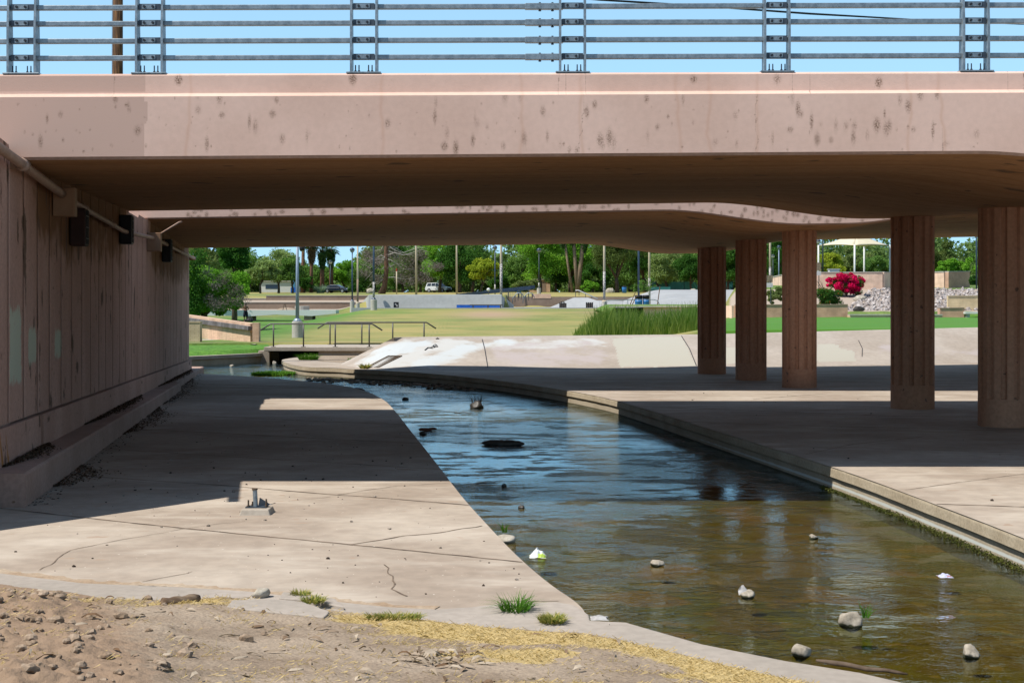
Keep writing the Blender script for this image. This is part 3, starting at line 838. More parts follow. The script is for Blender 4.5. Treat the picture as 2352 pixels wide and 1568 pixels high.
mb.strip([p + Vector((0, .05 + .05 * mnoise.noise((p.x * 1.5, p.y, 3)), -.009)) for p in cr], .17, jit=.55); mb.build('silt_line', M['silt'], ls)
def dirt_rel(X, Y):
    db = np.interp(X, bx, by) + .18 * (fbm(X * 2.2, Y * 2.2, 3) - .5)
    dl = db - Y
    r = np.interp(dl, [-.25, -.06, 0, 1, 2, 4, 7, 11], [-3.0, -2.40, -2.335, -2.25, -2.14, -1.92, -1.72, -1.60])
    left = sstep(-1.6, -3.2, X + .35 * (Y - 9)) * sstep(0.1, 1.2, dl)
    ins = sstep(-.02, .25, dl)
    r = r + ins * (.06 * (fbm(X * 1.1, Y * 1.1, 5) - .5) + .03 * (fbm(X * 5, Y * 5, 6) - .5) + .014 * (fbm(X * 17, Y * 17, 8) - .5))
    c = fbm(X * 4.2, Y * 4.2, 11, 5, .6); cl = np.clip(c - .46, 0, 1)
    r = r + left * (.07 + .17 * cl + .05 * (fbm(X * 14, Y * 14, 13) - .5) + .022 * (fbm(X * 34, Y * 34, 14) - .5))
    return r
def straw_mask(X, Y):
    db = np.interp(X, bx, by); dl = db - Y
    n = fbm(X * 1.3, Y * 1.8, 41, 4)
    near_edge = np.exp(-((dl - .25) / .28) ** 2) * sstep(-1.4, -.4, X)
    a = near_edge * 1.0 + sstep(-1.0, .6, X) * sstep(.44, .56, n) * sstep(3.6, 1.6, dl) + .35 * sstep(.60, .70, n) * sstep(-3, -1, X) + .5 * np.exp(-((dl - .3) / .2) ** 2) * sstep(.45, .6, fbm(X * 2, Y * 2, 47))
    a = a + .16 * sstep(.48, .62, fbm(X * 2.6, Y * 2.6, 53)) + .4 * np.exp(-((dl - .35) / .3) ** 2) * sstep(.4, .55, fbm(X * 1.7, Y * 1.7, 59)) * (X > -3.6)
    return np.clip(a, 0, 1) * (dl > .02)
M['dirt'] = mat('dry_dirt', (.27, .20, .14), (.385, .30, .22), rough=1, scale=1.1, bump=.022, bscale=34, fine=.2, fscale=45, spots=[((.14, .095, .065), 22, .66), ((.46, .38, .30), 60, .73)],
                attrs=(('clod', (.30, .205, .135), 5, .6), ('straw', (.52, .385, .17), 40, .9)))
dx = np.arange(-6.2, 5.6, .02); dy = np.arange(4.6, 12.9, .02)
def dclod(X, Y): return sstep(-1.6, -3.2, X + .35 * (Y - 9)) * .9
grid('ground', dx, dy, lambda X, Y: (X, Y, CZ + dirt_rel(X, Y)), M['dirt'], None, smooth=True, attrs={'straw': lambda X, Y: straw_mask(X, Y) * .85, 'clod': dclod})
g0 = bpy.data.objects['ground']; struct(g0, 'bare dirt bank with dry grass in the foreground')
def dz(X, Y): return CZ + float(dirt_rel(np.array([X]), np.array([Y]))[0])
# surrounding near ground so that the sheet carries on behind the viewer
gx = np.concatenate([np.arange(-40, -6.2, 1.2), [-6.2]]); 
grid('ground', np.arange(-40, 12.1, 1.0), np.concatenate([np.arange(-40, 4, 2), [4.62]]), lambda X, Y: (X, Y, CZ + np.clip(-1.62 - .02 * np.maximum(Y, 0), -1.9, 0) - .03 + 1.2 * sstep(-7, -14, X)), M['dirt'])
struct(bpy.data.objects['ground.001'], 'dirt ground at the viewer')
grid('ground', np.concatenate([np.arange(-40, -6, 1.0), [-6.15]]), np.arange(4.6, 18.9, .4), lambda X, Y: (X, Y, CZ - 1.95 - .03 * (Y - 4) + 4.2 * sstep(-6.9, -11, X) * (.35 + .65 * sstep(10, 16.5, Y)) + .08 * (fbm(X * 2, Y * 2, 9) - .5)), M['dirt'])
struct(bpy.data.objects['ground.002'], 'dirt slope left of the wall end')
grid('ground', np.arange(4.9, 60, 3.0), np.arange(-20, 6, 3.0), lambda X, Y: (X, Y, Z(-2.2) + 0 * X), M['dirt'])
struct(bpy.data.objects['ground.003'], 'dirt ground right of the viewer')

# dry straw, leaves and clods lying on the dirt
def blades(n, fx, mname, hue, lmin, lmax, w, lift=.35):
    V = []; Q = []; H = []
    k = 0
    while k < n:
        p = fx()
        if p is None: continue
        x, y, z = p
        a = random.uniform(0, 2 * math.pi); l = random.uniform(lmin, lmax); u = random.uniform(-.05, lift)
        dx_, dy_ = math.cos(a) * l, math.sin(a) * l; px, py = -math.sin(a) * w, math.cos(a) * w
        V += [(x - px, y - py, z), (x + px, y + py, z), (x + dx_ + px * .3, y + dy_ + py * .3, z + l * u + .004), (x + dx_ - px * .3, y + dy_ - py * .3, z + l * u)]
        Q.append((4 * k, 4 * k + 1, 4 * k + 2, 4 * k + 3)); H.append(hue()); k += 1
    return V, Q, H
M['straw'] = leaf_mat('dry_straw', (.40, .285, .115), (.56, .44, .23), .25)
cand = []
SX = np.random.default_rng(4).uniform(-6, 3.6, 400000); SY = np.random.default_rng(5).uniform(5.5, 12.4, 400000)
sm = straw_mask(SX, SY); keep = np.random.default_rng(6).random(400000) < sm * .30
SX, SY = SX[keep], SY[keep]; SZ = CZ + dirt_rel(SX, SY)
it = iter(zip(SX, SY, SZ))
V, Q, H = blades(len(SX), lambda: next(it), None, lambda: random.random(), .02, .06, .0022, .6)
stuff(np_mesh('dry_grass', V, Q, M['straw'], attrs={'hue': ('FACE', H)}), 'yellow dry grass matted on the dirt bank', 'grass')
# the grey and tan leaves
M['litter'] = leaf_mat('dead_leaves', (.14, .085, .05), (.42, .35, .27), .1)
lf = MB(); HL = []
def leaf(x, y, z, l, w, a, curl):
    pts = []
    for t in (0, .3, .65, 1): pts.append((t * l, w * (0 if t in (0, 1) else 1), curl * math.sin(t * math.pi)))
    vs = []
    c, s = math.cos(a), math.sin(a)
    for (u, v, h) in pts:
        for sg in (-1, 1): vs.append((x + u * c - sg * v * s, y + u * s + sg * v * c, z + h + .006 + .004 * sg))
    lf.add(vs, [(0, 1, 3, 2), (2, 3, 5, 4), (4, 5, 7, 6)]); HL.extend([random.random()] * 3)
for i in range(240):
    x = random.uniform(-5.2, 2.6); y = random.uniform(6.2, 11.8)
    if y > np.interp(x, bx, by) - .1: continue
    z = dz(x, y); leaf(x, y, z, random.uniform(.05, .15), random.uniform(.006, .016), random.uniform(0, 6.28), random.uniform(0, .03))
for i in range(40):     # the little heap of leaves near the centre
    p = P(1010 + random.gauss(0, 38), 1535 + random.gauss(0, 14), -2.2); leaf(p.x, p.y, dz(p.x, p.y) + .004, random.uniform(.06, .17), random.uniform(.007, .014), random.uniform(0, 6.28), random.uniform(0, .05))
o = lf.build('leaf_litter', M['litter']); a = o.data.attributes.new('hue', 'FLOAT', 'FACE'); a.data.foreach_set('value', HL); stuff(o, 'curled dead leaves scattered over the dirt', 'leaves')
# clods and pebbles
def lump(mb, c, s, seed, sub=1, flat=.7):
    bm = bmesh.new(); bmesh.ops.create_icosphere(bm, subdivisions=sub, radius=1.0)
    vs = []
    for v in bm.verts:
        k = 1 + .55 * mnoise.noise(v.co * 1.1 + Vector((seed * 3.1, seed * 1.7, seed))) + .2 * mnoise.noise(v.co * 3 + Vector((seed, 5, 2)))
        vs.append((c[0] + v.co.x * s * k, c[1] + v.co.y * s * k * .9, c[2] + v.co.z * s * k * flat))
    fs = [tuple(v.index for v in f.verts) for f in bm.faces]; bm.free()
    mb.add(vs, fs)
M['clod'] = mat('earth_clod', (.25, .175, .115), (.36, .27, .195), rough=1, scale=9, fine=.2, fscale=60)
M['pebble'] = mat('pebbles', (.05, .035, .025), (.40, .34, .28), rough=1, scale=4, lo=.47, hi=.6)
mb = MB()
for i in range(800):
    x = random.uniform(-5.6, -1.2); y = random.uniform(6.3, 11.3)
    if random.random() > float(dclod(np.array([x]), np.array([y]))[0]) * 1.0 + .02: continue
    s = random.choice((.008, .012, .016, .022, .03, .042)) * random.uniform(.7, 1.2)
    lump(mb, (x, y, dz(x, y) + s * .2), s, i, 2)
stuff(mb.build('dirt_clods', M['clod']), 'broken reddish clods of earth at the lower left', 'earth')
mb = MB(); k = 0
for i in range(640):
    if i < 480: x = random.uniform(-5.5, 1); y = random.uniform(11.5, 30); r = -2.36; 
    elif i < 500: x = random.uniform(-4.5, 2); y = random.uniform(6.5, 11.4); r = None
    else: x = random.uniform(4, 14); y = random.uniform(10, 40); r = -2.16
    if r == -2.36 and (x < wallX(y) + .6 or x > np.interp(y, [p.y for p in ledge], [p.x for p in ledge]) - .1): continue
    if r == -2.16 and x < np.interp(y, [p.y for p in redge][::-1], [p.x for p in redge][::-1]) + .1: continue
    z = (Z(r) if r else (dz(x, y) if y < np.interp(x, bx, by) else Z(-2.345)))
    s = random.choice((.004, .006, .006, .008, .008, .011, .018)) * random.uniform(.7, 1.3); lump(mb, (x, y, z + s * .3), s, i)
# crumbs caught along the foot of the wall step
for i in range(900):
    y = 16.8 + 33 * random.random() ** 1.2; x = wallX(y) + (.46 if y < 39.6 else .30) + abs(random.gauss(0, .16)); s = random.choice((.005, .007, .010, .016))
    lump(mb, (x, y, Z(-2.36) + s * .25), s, i, 1, .5)
stuff(mb.build('pebbles', M['pebble']), 'small dark pebbles and crumbs strewn over the concrete', 'pebbles')
M['debris'] = leaf_mat('dark_litter', (.04, .027, .018), (.17, .115, .075), .05)
V = []; Q = []; H = []
def deb(x, y, z, s):
    k = len(V) // 4; a = random.uniform(0, 6.28)
    for q in range(4): V.append((x + s * math.cos(a + q * 1.57) * (1 if q % 2 else .4), y + s * math.sin(a + q * 1.57), z + random.uniform(.002, .03)))
    Q.append((4 * k, 4 * k + 1, 4 * k + 2, 4 * k + 3)); H.append(random.random())
for (da, db, n) in ((17.3, 20.5, 900), (24, 33, 1500), (37, 49, 1500)):
    for i in range(n):
        y = random.uniform(da, db); b_ = math.sin((y - da) / (db - da) * math.pi); x = wallX(y) + .07 + abs(random.gauss(0, .13 * b_)); 
        if x < wallX(y) + .42: deb(x, y, float(foot_top(y)) + .03 * random.random() * b_, random.uniform(.01, .035))
for (da, db, n) in ((18.5, 21, 500), (26, 33, 900), (34, 46, 800)):
    for i in range(n):
        y = random.uniform(da, db); b_ = math.sin((y - da) / (db - da) * math.pi); x = wallX(y) + (.47 if y < 39.6 else .31) + abs(random.gauss(0, .28 * b_)); deb(x, y, Z(-2.36), random.uniform(.01, .03))
stuff(np_mesh('leaf_litter', V, Q, M['debris'], attrs={'hue': ('FACE', H)}), 'dark leaf litter along the step at the foot of the wall', 'leaves')

# --- creek bed and water
M['bed'] = mat('creek_bed', (.12, .098, .030), (.105, .114, .026), rough=1, scale=.45, fine=.2, fscale=9, spots=[((.085, .070, .022), 1.2, .55), ((.15, .12, .05), 3.0, .64), ((.14, .10, .055), .8, .60)])
grid('creek_bed', np.arange(-20, 9, .4), np.arange(2, 70, .5), lambda X, Y: (X, Y, Z(WATER) - .16 + .09 * (fbm(X * .8, Y * .8, 61) - .5)), M['bed'], smooth=True)
struct(bpy.data.objects['creek_bed'], 'muddy green brown creek bed under shallow water')
def water_mat():
    m = bpy.data.materials.new('creek_water'); m.use_nodes = True; nt = m.node_tree
    nt.nodes.remove(nt.nodes['Principled BSDF']); out = nt.nodes['Material Output']
    tc = nt.nodes.new('ShaderNodeTexCoord'); co = tc.outputs['Object']
    a = noise_node(nt, co, 4.2, 5, .62, (1, 1.15, 1), .5)
    b = noise_node(nt, co, 2.0, 2, .5, (.8, 1.2, 1))
    c = noise_node(nt, co, 26, 2, .5, (1, 1.6, 1))
    calm = ramp01(nt, noise_node(nt, co, .55, 3, .55, (.7, .45, 1)), .38, .62, .40, 1.35)
    fl = maths(nt, 'MULTIPLY', ramp01(nt, noise_node(nt, co, 1.8, 5, .65, (.5, 1.0, 1)),   .51, .64), maths(nt, 'MULTIPLY', noise_node(nt, co, 11.0, 4, .6, (.6, 1.0, 1)), .026))
    h = maths(nt, 'ADD', fl, maths(nt, 'ADD', maths(nt, 'MULTIPLY', maths(nt, 'ADD', maths(nt, 'MULTIPLY', a, .0085), maths(nt, 'MULTIPLY', c, .0024)), calm), maths(nt, 'MULTIPLY', b, .005)))
    bp = nt.nodes.new('ShaderNodeBump'); bp.inputs['Strength'].default_value = 1.0; bp.inputs['Distance'].default_value = 1.0
    L(nt, h, bp.inputs['Height'])
    fr = nt.nodes.new('ShaderNodeFresnel'); fr.inputs[0].default_value = 1.42; L(nt, bp.outputs[0], fr.inputs['Normal'])
    g = nt.nodes.new('ShaderNodeBsdfGlossy'); g.inputs['Roughness'].default_value = .03; g.inputs[0].default_value = (.80, .94, 1.0, 1); L(nt, bp.outputs[0], g.inputs['Normal'])  # blue put into the gloss colour to deepen the reflected sky
    t = nt.nodes.new('ShaderNodeBsdfTransparent'); t.inputs[0].default_value = (.77, .70, .35, 1)
    mx = nt.nodes.new('ShaderNodeMixShader'); L(nt, fr.outputs[0], mx.inputs[0]); L(nt, t.outputs[0], mx.inputs[1]); L(nt, g.outputs[0], mx.inputs[2])
    L(nt, mx.outputs[0], out.inputs[0]); return m
M['water'] = water_mat()
grid('water', np.linspace(-20, 9, 30), np.linspace(2, 69, 60), lambda X, Y: (X, Y, Z(WATER) + 0 * X), M['water'], smooth=True)
struct(bpy.data.objects['water'], 'shallow rippled creek flowing under the bridges')

# ================================================================== the slanted bank behind the bridges
TOE = [(782, 836), (800, 842), (850, 847.5), (973, 850), (1150, 849.5), (1600, 846), (2250, 833), (2700, 826)]
TOPB = [(905, 775, -1.17), (925, 774.5, -1.17), (965, 774, -1.17), (1050, 773, -1.16), (1200, 772, -1.15), (1620, 768, -1.11), (2250, 752, -.89), (2700, 742, -.75)]
toe = [P(x, y, -2.157) for x, y in TOE]; topb = [P(x, y, r) for x, y, r in TOPB]
PAINT = {'wash': [[(792, 838), (905, 780), (1000, 776), (1112, 777), (1112, 806), (1010, 846), (850, 846)], [(1120, 780), (1400, 778), (1400, 800), (1120, 808)]],
         'white': [[(838, 816), (900, 787), (1010, 777), (985, 792), (955, 806), (880, 828), (812, 840)], [(935, 838), (1010, 806), (1070, 784), (1112, 788), (1112, 800), (1050, 824), (985, 846), (940, 846)], [(1120, 779), (1205, 778), (1200, 790), (1135, 792)]],
         'lavender': [[(1112, 792), (1235, 781), (1404, 781), (1412, 842), (1118, 843)], [(2000, 792), (2110, 784), (2150, 792), (2130, 806), (1985, 816)], [(2100, 800), (2352, 797), (2352, 820), (2110, 822)]],
         'cream': [[(1404, 777), (1566, 772), (1602, 841), (1424, 843)], [(1640, 796), (1740, 800), (1690, 836), (1612, 840)], [(1876, 790), (1924, 790), (1932, 800), (1962, 806), (1968, 830), (1876, 832)]],
         'red': [[(1760, 806), (1786, 806), (1786, 820), (1760, 822)], [(1668, 828), (1690, 818), (1694, 834), (1670, 838)]]}
M['bank'] = mat('bank_concrete', (.395, .335, .28), (.47, .41, .355), rough=.88, scale=.5, fine=.07, fscale=6,
                attrs=(('wash', (.555, .55, .53), 1.0, 1.2), ('cream', (.485, .46, .39), 3, .3), ('lavender', (.47, .41, .395), 1.2, .9), ('white', (.56, .59, .60), 1.9, 1.1), ('red', (.62, .30, .25), 3, .9)))
S = np.linspace(0, 1, 420); T = np.linspace(0, 1, 26)
tp = np.array([[*p] for p in toe]); bp_ = np.array([[*p] for p in topb]); par = np.array([0, .02, .05, .12, .22, .45, .78, 1.0])
def lerpc(A, s): return [np.interp(s, par, A[:, i]) for i in range(3)]
def bankfn(U, V):
    a = lerpc(tp, U); b = lerpc(bp_, U)
    return tuple(a[i] + (b[i] - a[i]) * V for i in range(3))
def pmask(name):
    def f(U, V):
        X, Y, ZZ = bankfn(U, V); px = HX + X * F / Y; py = HY - (ZZ - CZ) * F / Y; a = np.zeros_like(U)
        jx = 8 * (fbm(px * .05, py * .16, 3) - .5); jy = 5 * (fbm(px * .05, py * .16, 9) - .5)
        for poly in PAINT[name]: a = np.maximum(a, inpoly(px + jx, py + jy, poly) * 1.0)
        k = .70 if name == 'cream' else .72 if name == 'white' else .58 if name == 'wash' else .5
        if name != 'cream':
            for ax, w in ((0, 15), (1, 5)):
                ker = np.ones(w) / w; a = np.apply_along_axis(lambda q: np.convolve(np.pad(q, w // 2, mode='edge'), ker, 'valid'), ax, a)
        return a * (k + .35 * (fbm(X * .8 + Y * .3, Y * 1.6, 4) - .5) * (name != 'cream'))
    return f
eb = grid('embankment', S, T, bankfn, M['bank'], None, attrs={k: pmask(k) for k in PAINT}, flip=False)
struct(eb, 'slanted concrete bank with patchy cover-up paint beyond the bridges')
mb = MB()     # top border and back fall of the bank, and its left rim
for i in range(len(topb) - 1):
    a, b = topb[i], topb[i + 1]; q = Vector((0, .45, 0)); dn = Vector((0, .5, -1.4))
    mb.add([a, b, b + q, a + q, a + dn, b + dn], [(0, 1, 2, 3), (3, 2, 5, 4)])
a, b = toe[0], topb[0]; mb.add([a, b, b + Vector((0, .45, 0)), b + Vector((0, .5, -1.4)), a + Vector((0, .1, -.3))], [(0, 1, 2, 3, 4)])
mb.build('bank_rim', M['bank'], eb)
bl = MB()
for (x0, y0, x1, y1) in ((1109, 780, 1122, 844), (1566, 773, 1603, 842), (1972, 784, 1984, 818)):
    a = P(x0, y0, -1.2); 
def on_bank(px, py):     # where a sight line meets the bank face
    best = None
    for s in S[::2]:
        a = Vector([float(np.interp(s, par, tp[:, i])) for i in range(3)]); b = Vector([float(np.interp(s, par, bp_[:, i])) for i in range(3)])
        for t in np.linspace(0, 1, 40):
            p = a.lerp(b, t); e = (HX + p.x * F / p.y - px) ** 2 + (HY - (p.z - CZ) * F / p.y - py) ** 2
            if best is None or e < best[0]: best = (e, p)
    return best[1] + Vector((0, -.012, .008))
M['graf'] = mat('black_marker_paint', (.03, .03, .035), rough=.6)
for ln, w in (([(1109, 780), (1112, 800), (1121, 843)], .03), ([(1566, 773), (1580, 800), (1602, 841)], .03), ([(1971, 782), (1978, 800), (1982, 818)], .025),
              ([(976, 803), (985, 800), (990, 797), (993, 800), (984, 800)], .05), ([(992, 798), (998, 793), (997, 797), (1001, 793), (999, 797), (1005, 795), (1003, 793), (1000, 792)], .045), ([(1001, 779), (1004, 777), (1003, 780), (1009, 778), (1006, 777)], .05)):
    bl.tube([on_bank(x, y) for x, y in ln], w / 2, 4)
bl.build('scribbles', M['graf'], eb)
# drain grate let into the bank
gr = thing('drain_grate', 'rusty slotted drain grate overgrown with weeds in the slanted bank', 'drain', on_bank(880, 831))
c4 = [on_bank(x, y) for x, y in ((838, 845), (868, 845), (922, 817), (892, 818))]
go = gr.location
mb = MB(); mb.add([p - Vector((0, 0, .004)) for p in c4], [(0, 1, 2, 3)]); mb.build('pit', M['groove'], gr, org=go)
mb = MB()
for i in range(4): mb.bar(c4[i], c4[(i + 1) % 4], .05, .03)
for i in range(1, 22):
    t = i / 22; mb.bar(c4[0].lerp(c4[3], t), c4[1].lerp(c4[2], t), .02, .02)
for t in (.33, .66): mb.bar(c4[0].lerp(c4[1], t), c4[3].lerp(c4[2], t), .025, .025)
mb.build('bars', M['bark'], gr, org=go)

# ================================================================== walkway over the creek, left channel wall, lawn patch
mb = MB(); mb.box((-6.45, 63.75, Z(-1.79) - .09), (8.6, 4.3, .18)); mb.box((-5.3, 63.8, Z(-1.97) - .2), (6.2, 4.1, .4)); mb.box((-10.9, 64.2, Z(-1.97) - .4), (.5, 3.4, .8)); wk = mb.build('path', M['kerb'], bevel=.02); struct(wk, 'concrete footpath crossing the creek beyond the bridges')
lw = [P(380, 821, -2.08), P(433, 818.5, -2.08), P(560, 812.5, -2.08), P(632, 809, -2.08)]
cw = thing('channel_wall', 'low concrete wall with a lipped top on the far left bank of the creek', 'wall', lw[1]); co_ = cw.location
mb = MB()
for a, b in zip(lw[:-1], lw[1:]): mb.bar(a - Vector((0, -.15, .07)), b - Vector((0, -.15, .07)), .36, .14)
mb.build('coping', M['kerb'], cw, org=co_)
mb = MB()
for a, b in zip(lw[:-1], lw[1:]): mb.bar(a - Vector((0, -.22, .45)), b - Vector((0, -.22, .45)), .3, .62)
mb.bar(lw[-1] - Vector((0, -.1, .45)), Vector((-10.7, 66, lw[-1].z - .45)), .3, .7)
mb.build('face', M['chanwall'], cw, org=co_)
M['lush'] = mat('lush_grass', (.065, .185, .014), (.115, .265, .028), rough=1, scale=2.5, fine=.25, fscale=14, spots=[((.04, .09, .012), 5, .62)])
M['lawn'] = mat('park_grass', (.085, .155, .026), (.165, .235, .055), rough=1, scale=.6, fine=.22, fscale=4, stretch=(.6, 1.1, 1),
                attrs=(('dry', (.385, .31, .11), .45, 0), ('gold', (.47, .345, .07), .5, 0), ('bare', (.42, .28, .19), .6, 0), ('lush', (.075, .225, .018), 1.5, 0), ('gravel', (.42, .34, .27), 3, .4)))
def lawnpatch(U, V):
    a = [np.interp(U, [0, .2, .75, 1], [getattr(p, ax) for p in lw]) for ax in ('x', 'y')]
    back = [np.interp(U, [0, .5, .8, 1], v) for v in ([-18.6, -13.8, -11.6, -10.9], [78, 69.5, 66.5, 64.5])]
    X = a[0] + (back[0] - a[0]) * V; Y = a[1] + .3 + (back[1] - a[1] - .3) * V
    zz = np.interp(V, [0, .02, .10, .3, 1], [-2.14, -2.08, -1.92, -1.84, -1.79])
    zz = zz - .32 * sstep(.90, 1.0, U) * (1 - .6 * V)
    return X, Y, CZ + zz + .05 * (fbm(X * 5, Y * 5, 3) - .5) * (1 - V)
lp = grid('lawn', np.linspace(0, 1, 160), np.linspace(0, 1, 60), lawnpatch, M['lush'], flip=False); struct(lp, 'bright green grass verge above the far channel wall')

# ================================================================== the park ground beyond, one sheet out to the horizon
pL = [(50, -2.0), (62, -1.80), (70, -1.80), (80, -1.76), (133, -1.5), (145, -1.25), (156, -.5), (164, -.38), (165.5, -.38), (166.5, .2), (179.5, .6), (180.5, 1.15), (200, 1.5), (260, 2.45), (400, 3.2), (900, 4)]
pC = [(50, -1.25), (56, -1.30), (64, -1.72), (80, -1.76), (95, -1.6), (110, -1.2), (122, -.75), (131, -.40), (136.5, -.27), (150, -.3), (150.8, -.3), (151.4, 1.05), (200, 1.6), (260, 2.45), (400, 3.2), (900, 4)]
pC2 = [(50, -1.25), (56, -1.30), (64, -1.72), (80, -1.76), (95, -1.6), (110, -1.2), (122, -.75), (131, -.40), (136.5, -.27), (150, -.3), (189, -.3), (190.5, 1.15), (200, 1.65), (260, 2.5), (400, 3.2), (900, 4)]
pR = [(50, -1.2), (58, -.93), (80, -.88), (105, -.86), (106, -.42), (114, -.36), (130, 1.42), (131, 1.48), (140, 2.0), (260, 2.9), (900, 4)]
def prf(p, d): return np.interp(d, [q[0] for q in p], [q[1] for q in p])
def grel(X, d):
    X = np.asarray(X, float); d = np.asarray(d, float)
    l, c, c2, r = prf(pL, d), prf(pC, d), prf(pC2, d), prf(pR, d)
    c = c + (c2 - c) * sstep(-.8, -.2, X)
    v = l + (c - l) * sstep(-20.5, -12.5, X)
    b = sstep(-1.6, .4, X - .157 * d)
    b = np.where(d < 100, sstep(-3.2, .8, X - .150 * d + .02 * (105 - d)), b)
    return v + (r - v) * b
def dfront(X):
    return np.where(X < -5.6, 65.85, np.where(X < -4.4, 65.85 + (X + 5.6) / 1.2 * (53.0 - 65.85), 52.8 + (X + 4.4) * .245))
def G(X, d): return CZ + float(grel(np.array([X]), np.array([d]))[0])
offs = np.concatenate([[0, .01], np.arange(.4, 50, .5), np.arange(50, 150, 1.0), np.arange(150, 300, 5), np.arange(300, 1500, 60)])
gxs = np.concatenate([np.arange(-420, -60, 20), np.arange(-60, -26, 1.0), np.arange(-26, 34, .25), np.arange(34, 70, 1.0), np.arange(70, 440, 20)])
def gfn(U, V):
    d = dfront(U) + V
    z = grel(U, d) + .04 * (fbm(U * .4, d * .4, 71) - .5)
    z = np.where(V <= 0, -3.2, z)
    z = np.where((U < -24) & (d < 100), z + 3.5 * sstep(-26, -34, U) * sstep(100, 80, d), z)
    return U, d, CZ + z
def gd(U, V): return dfront(U) + V
cen = lambda U, d: sstep(-14, -9, U + (d - 66) * .05) * (1 - sstep(-1.0, 1.5, U - .150 * d + .02 * (105 - d)))
def a_dry(U, V):
    d = gd(U, V); b1 = sstep(.30, .70, .6 * fbm(U * .10, d * .16, 81) + .4 * fbm(U * .45, d * .5, 83))
    return np.clip(cen(U, d) * (.22 + .62 * b1 + .3 * np.exp(-((d - 88) / 8) ** 2)) + .55 * sstep(140, 150, d) * sstep(.5, .6, fbm(U * .05, d * .1, 88)) + .25 * sstep(170, 200, d), 0, .95)
def a_gold(U, V):
    d = gd(U, V); return np.clip((.55 + .6 * fbm(U * .3, d * .4, 95)) * np.exp(-((d - (74 + .25 * U)) / 5.5) ** 2) * sstep(-2, 6, U) * (1 - sstep(.4, 1.6, U - .150 * d + .02 * (105 - d) + 1.5)), 0, 1)
def a_bare(U, V):
    d = gd(U, V); return np.clip(.85 * np.exp(-((d - 122) / 7) ** 2) * np.exp(-((U + 1.8) / 3.0) ** 2) + .5 * np.exp(-((d - 126) / 5) ** 2) * np.exp(-((U - 9) / 3) ** 2) + .9 * np.exp(-((d - 67.3) / .35) ** 2) * (U < -6), 0, 1)
def a_lush(U, V):
    d = gd(U, V); r = sstep(-.6, .6, U - .150 * d + .02 * (105 - d)) * (d < 105.2) ; r2 = sstep(-12, -16, U) * (d > 72) * (d < 142) * .9 + .7 * np.exp(-((d - 128) / 6) ** 2) * np.exp(-((U + 12) / 4) ** 2)
    return np.clip(r * (.62 + .5 * fbm(U * .5, d * .3, 93)) + r2 * (.3 + .7 * fbm(U * .2, d * .2, 92)), 0, 1)
def a_gravel(U, V):
    d = gd(U, V); r = sstep(-1.2, .2, U - .157 * d) * sstep(105.8, 106.5, d) * (d < 131.5); l = (U < -12) * sstep(150, 156, d) * (d < 180.4)
    return np.clip(r * .95 + l * .9, 0, 1)
pg = grid('ground', gxs, offs, gfn, M['lawn'], None, smooth=False, attrs={'dry': a_dry, 'gold': a_gold, 'bare': a_bare, 'lush': a_lush, 'gravel': a_gravel}, flip=False)
struct(pg, 'park grass rolling away beyond the creek to the horizon')
# dirt and weeds on the tip of the slab
mb = MB(); mb.add([P(x, y, -2.155) for x, y in ((690, 822), (735, 829), (785, 833), (830, 815), (860, 806), (700, 806))], [(0, 1, 2, 3, 4, 5)]); q = mb.build('path', M['dirt'])
struct(q, 'patch of bare dirt on the tip of the slab')
mb = MB(); mb.add([P(x, y, -1.765) for x, y in ((430, 776), (463, 774), (560, 784), (596, 788.5), (585, 790.5), (540, 786.5), (430, 781))], [tuple(range(7))]); q = mb.build('path', M['kerb']); struct(q, 'concrete path rising behind the brick wall')
# approach embankments that carry the road to both sides
mb = MB(); mb.prism([(-11.8, 18.2), (-16.8, 49.4), (-90, 49.4), (-90, 18.2)], -1.5, CZ + 2.5); mb.prism([(XR - .5, 18.2), (120, 18.2), (120, 49.4), (XR - .5, 49.4)], -1.0, CZ + 2.9)
struct(mb.build('embankment', M['dirt']), 'earth approach banks carrying the road beside the bridges')
# ================================================================== things in and beside the creek
def rock(name, label, cat, x, y, w, h, seed, m, rel=WATER, group=None, flat=1.0, blocky=.0, sink=.3):
    c = P(x, y, rel); s = w * c.y / F / 2; hh = h * c.y / F
    bm = bmesh.new(); bmesh.ops.create_icosphere(bm, subdivisions=3, radius=1.0)
    r = random.Random(seed); planes = [(Vector((r.gauss(0, 1), r.gauss(0, 1), r.gauss(.3, .8))).normalized(), r.uniform(.62, .85)) for _ in range(9)]
    for v in bm.verts:
        p = v.co.copy()
        for n, k in planes:
            e = p.dot(n) - k
            if e > 0: p -= n * e * .92
        p *= 1 + .16 * mnoise.noise(p * 1.6 + Vector((seed, 0, 3))) + .05 * mnoise.noise(p * 5 + Vector((0, seed, 3)))
        v.co = Vector((p.x * s * 1.1, p.y * s * .95, p.z * hh * (.72 if p.z > 0 else .6) + hh * .22))
    me = bpy.data.meshes.new(name); bm.to_mesh(me); bm.free(); me.materials.append(m)
    me.polygons.foreach_set('use_smooth', [True] * len(me.polygons))
    o = bpy.data.objects.new(name, me); COL.objects.link(o); o.location = c
    tag(o, label, cat, group); return o
M['rock_wet'] = mat('river_rock', (.33, .28, .215), (.46, .40, .32), rough=.9, scale=9, bump=.012, bscale=28, fine=.14, fscale=50, spots=[((.10, .085, .05), 11, .66)], wet=.026)
RK = 'rocks sticking out of the creek'
rock('rock', 'pale pointed rock with a rounded top and grass blades beside it, in the near creek', 'rock', 1955, 1436, 52, 38, 3, M['rock_wet'], group=RK)
rock('rock', 'pale wedge shaped rock with a dark right side, close to the gutter strip', 'rock', 1842, 1506, 44, 34, 8, M['rock_wet'], group=RK)
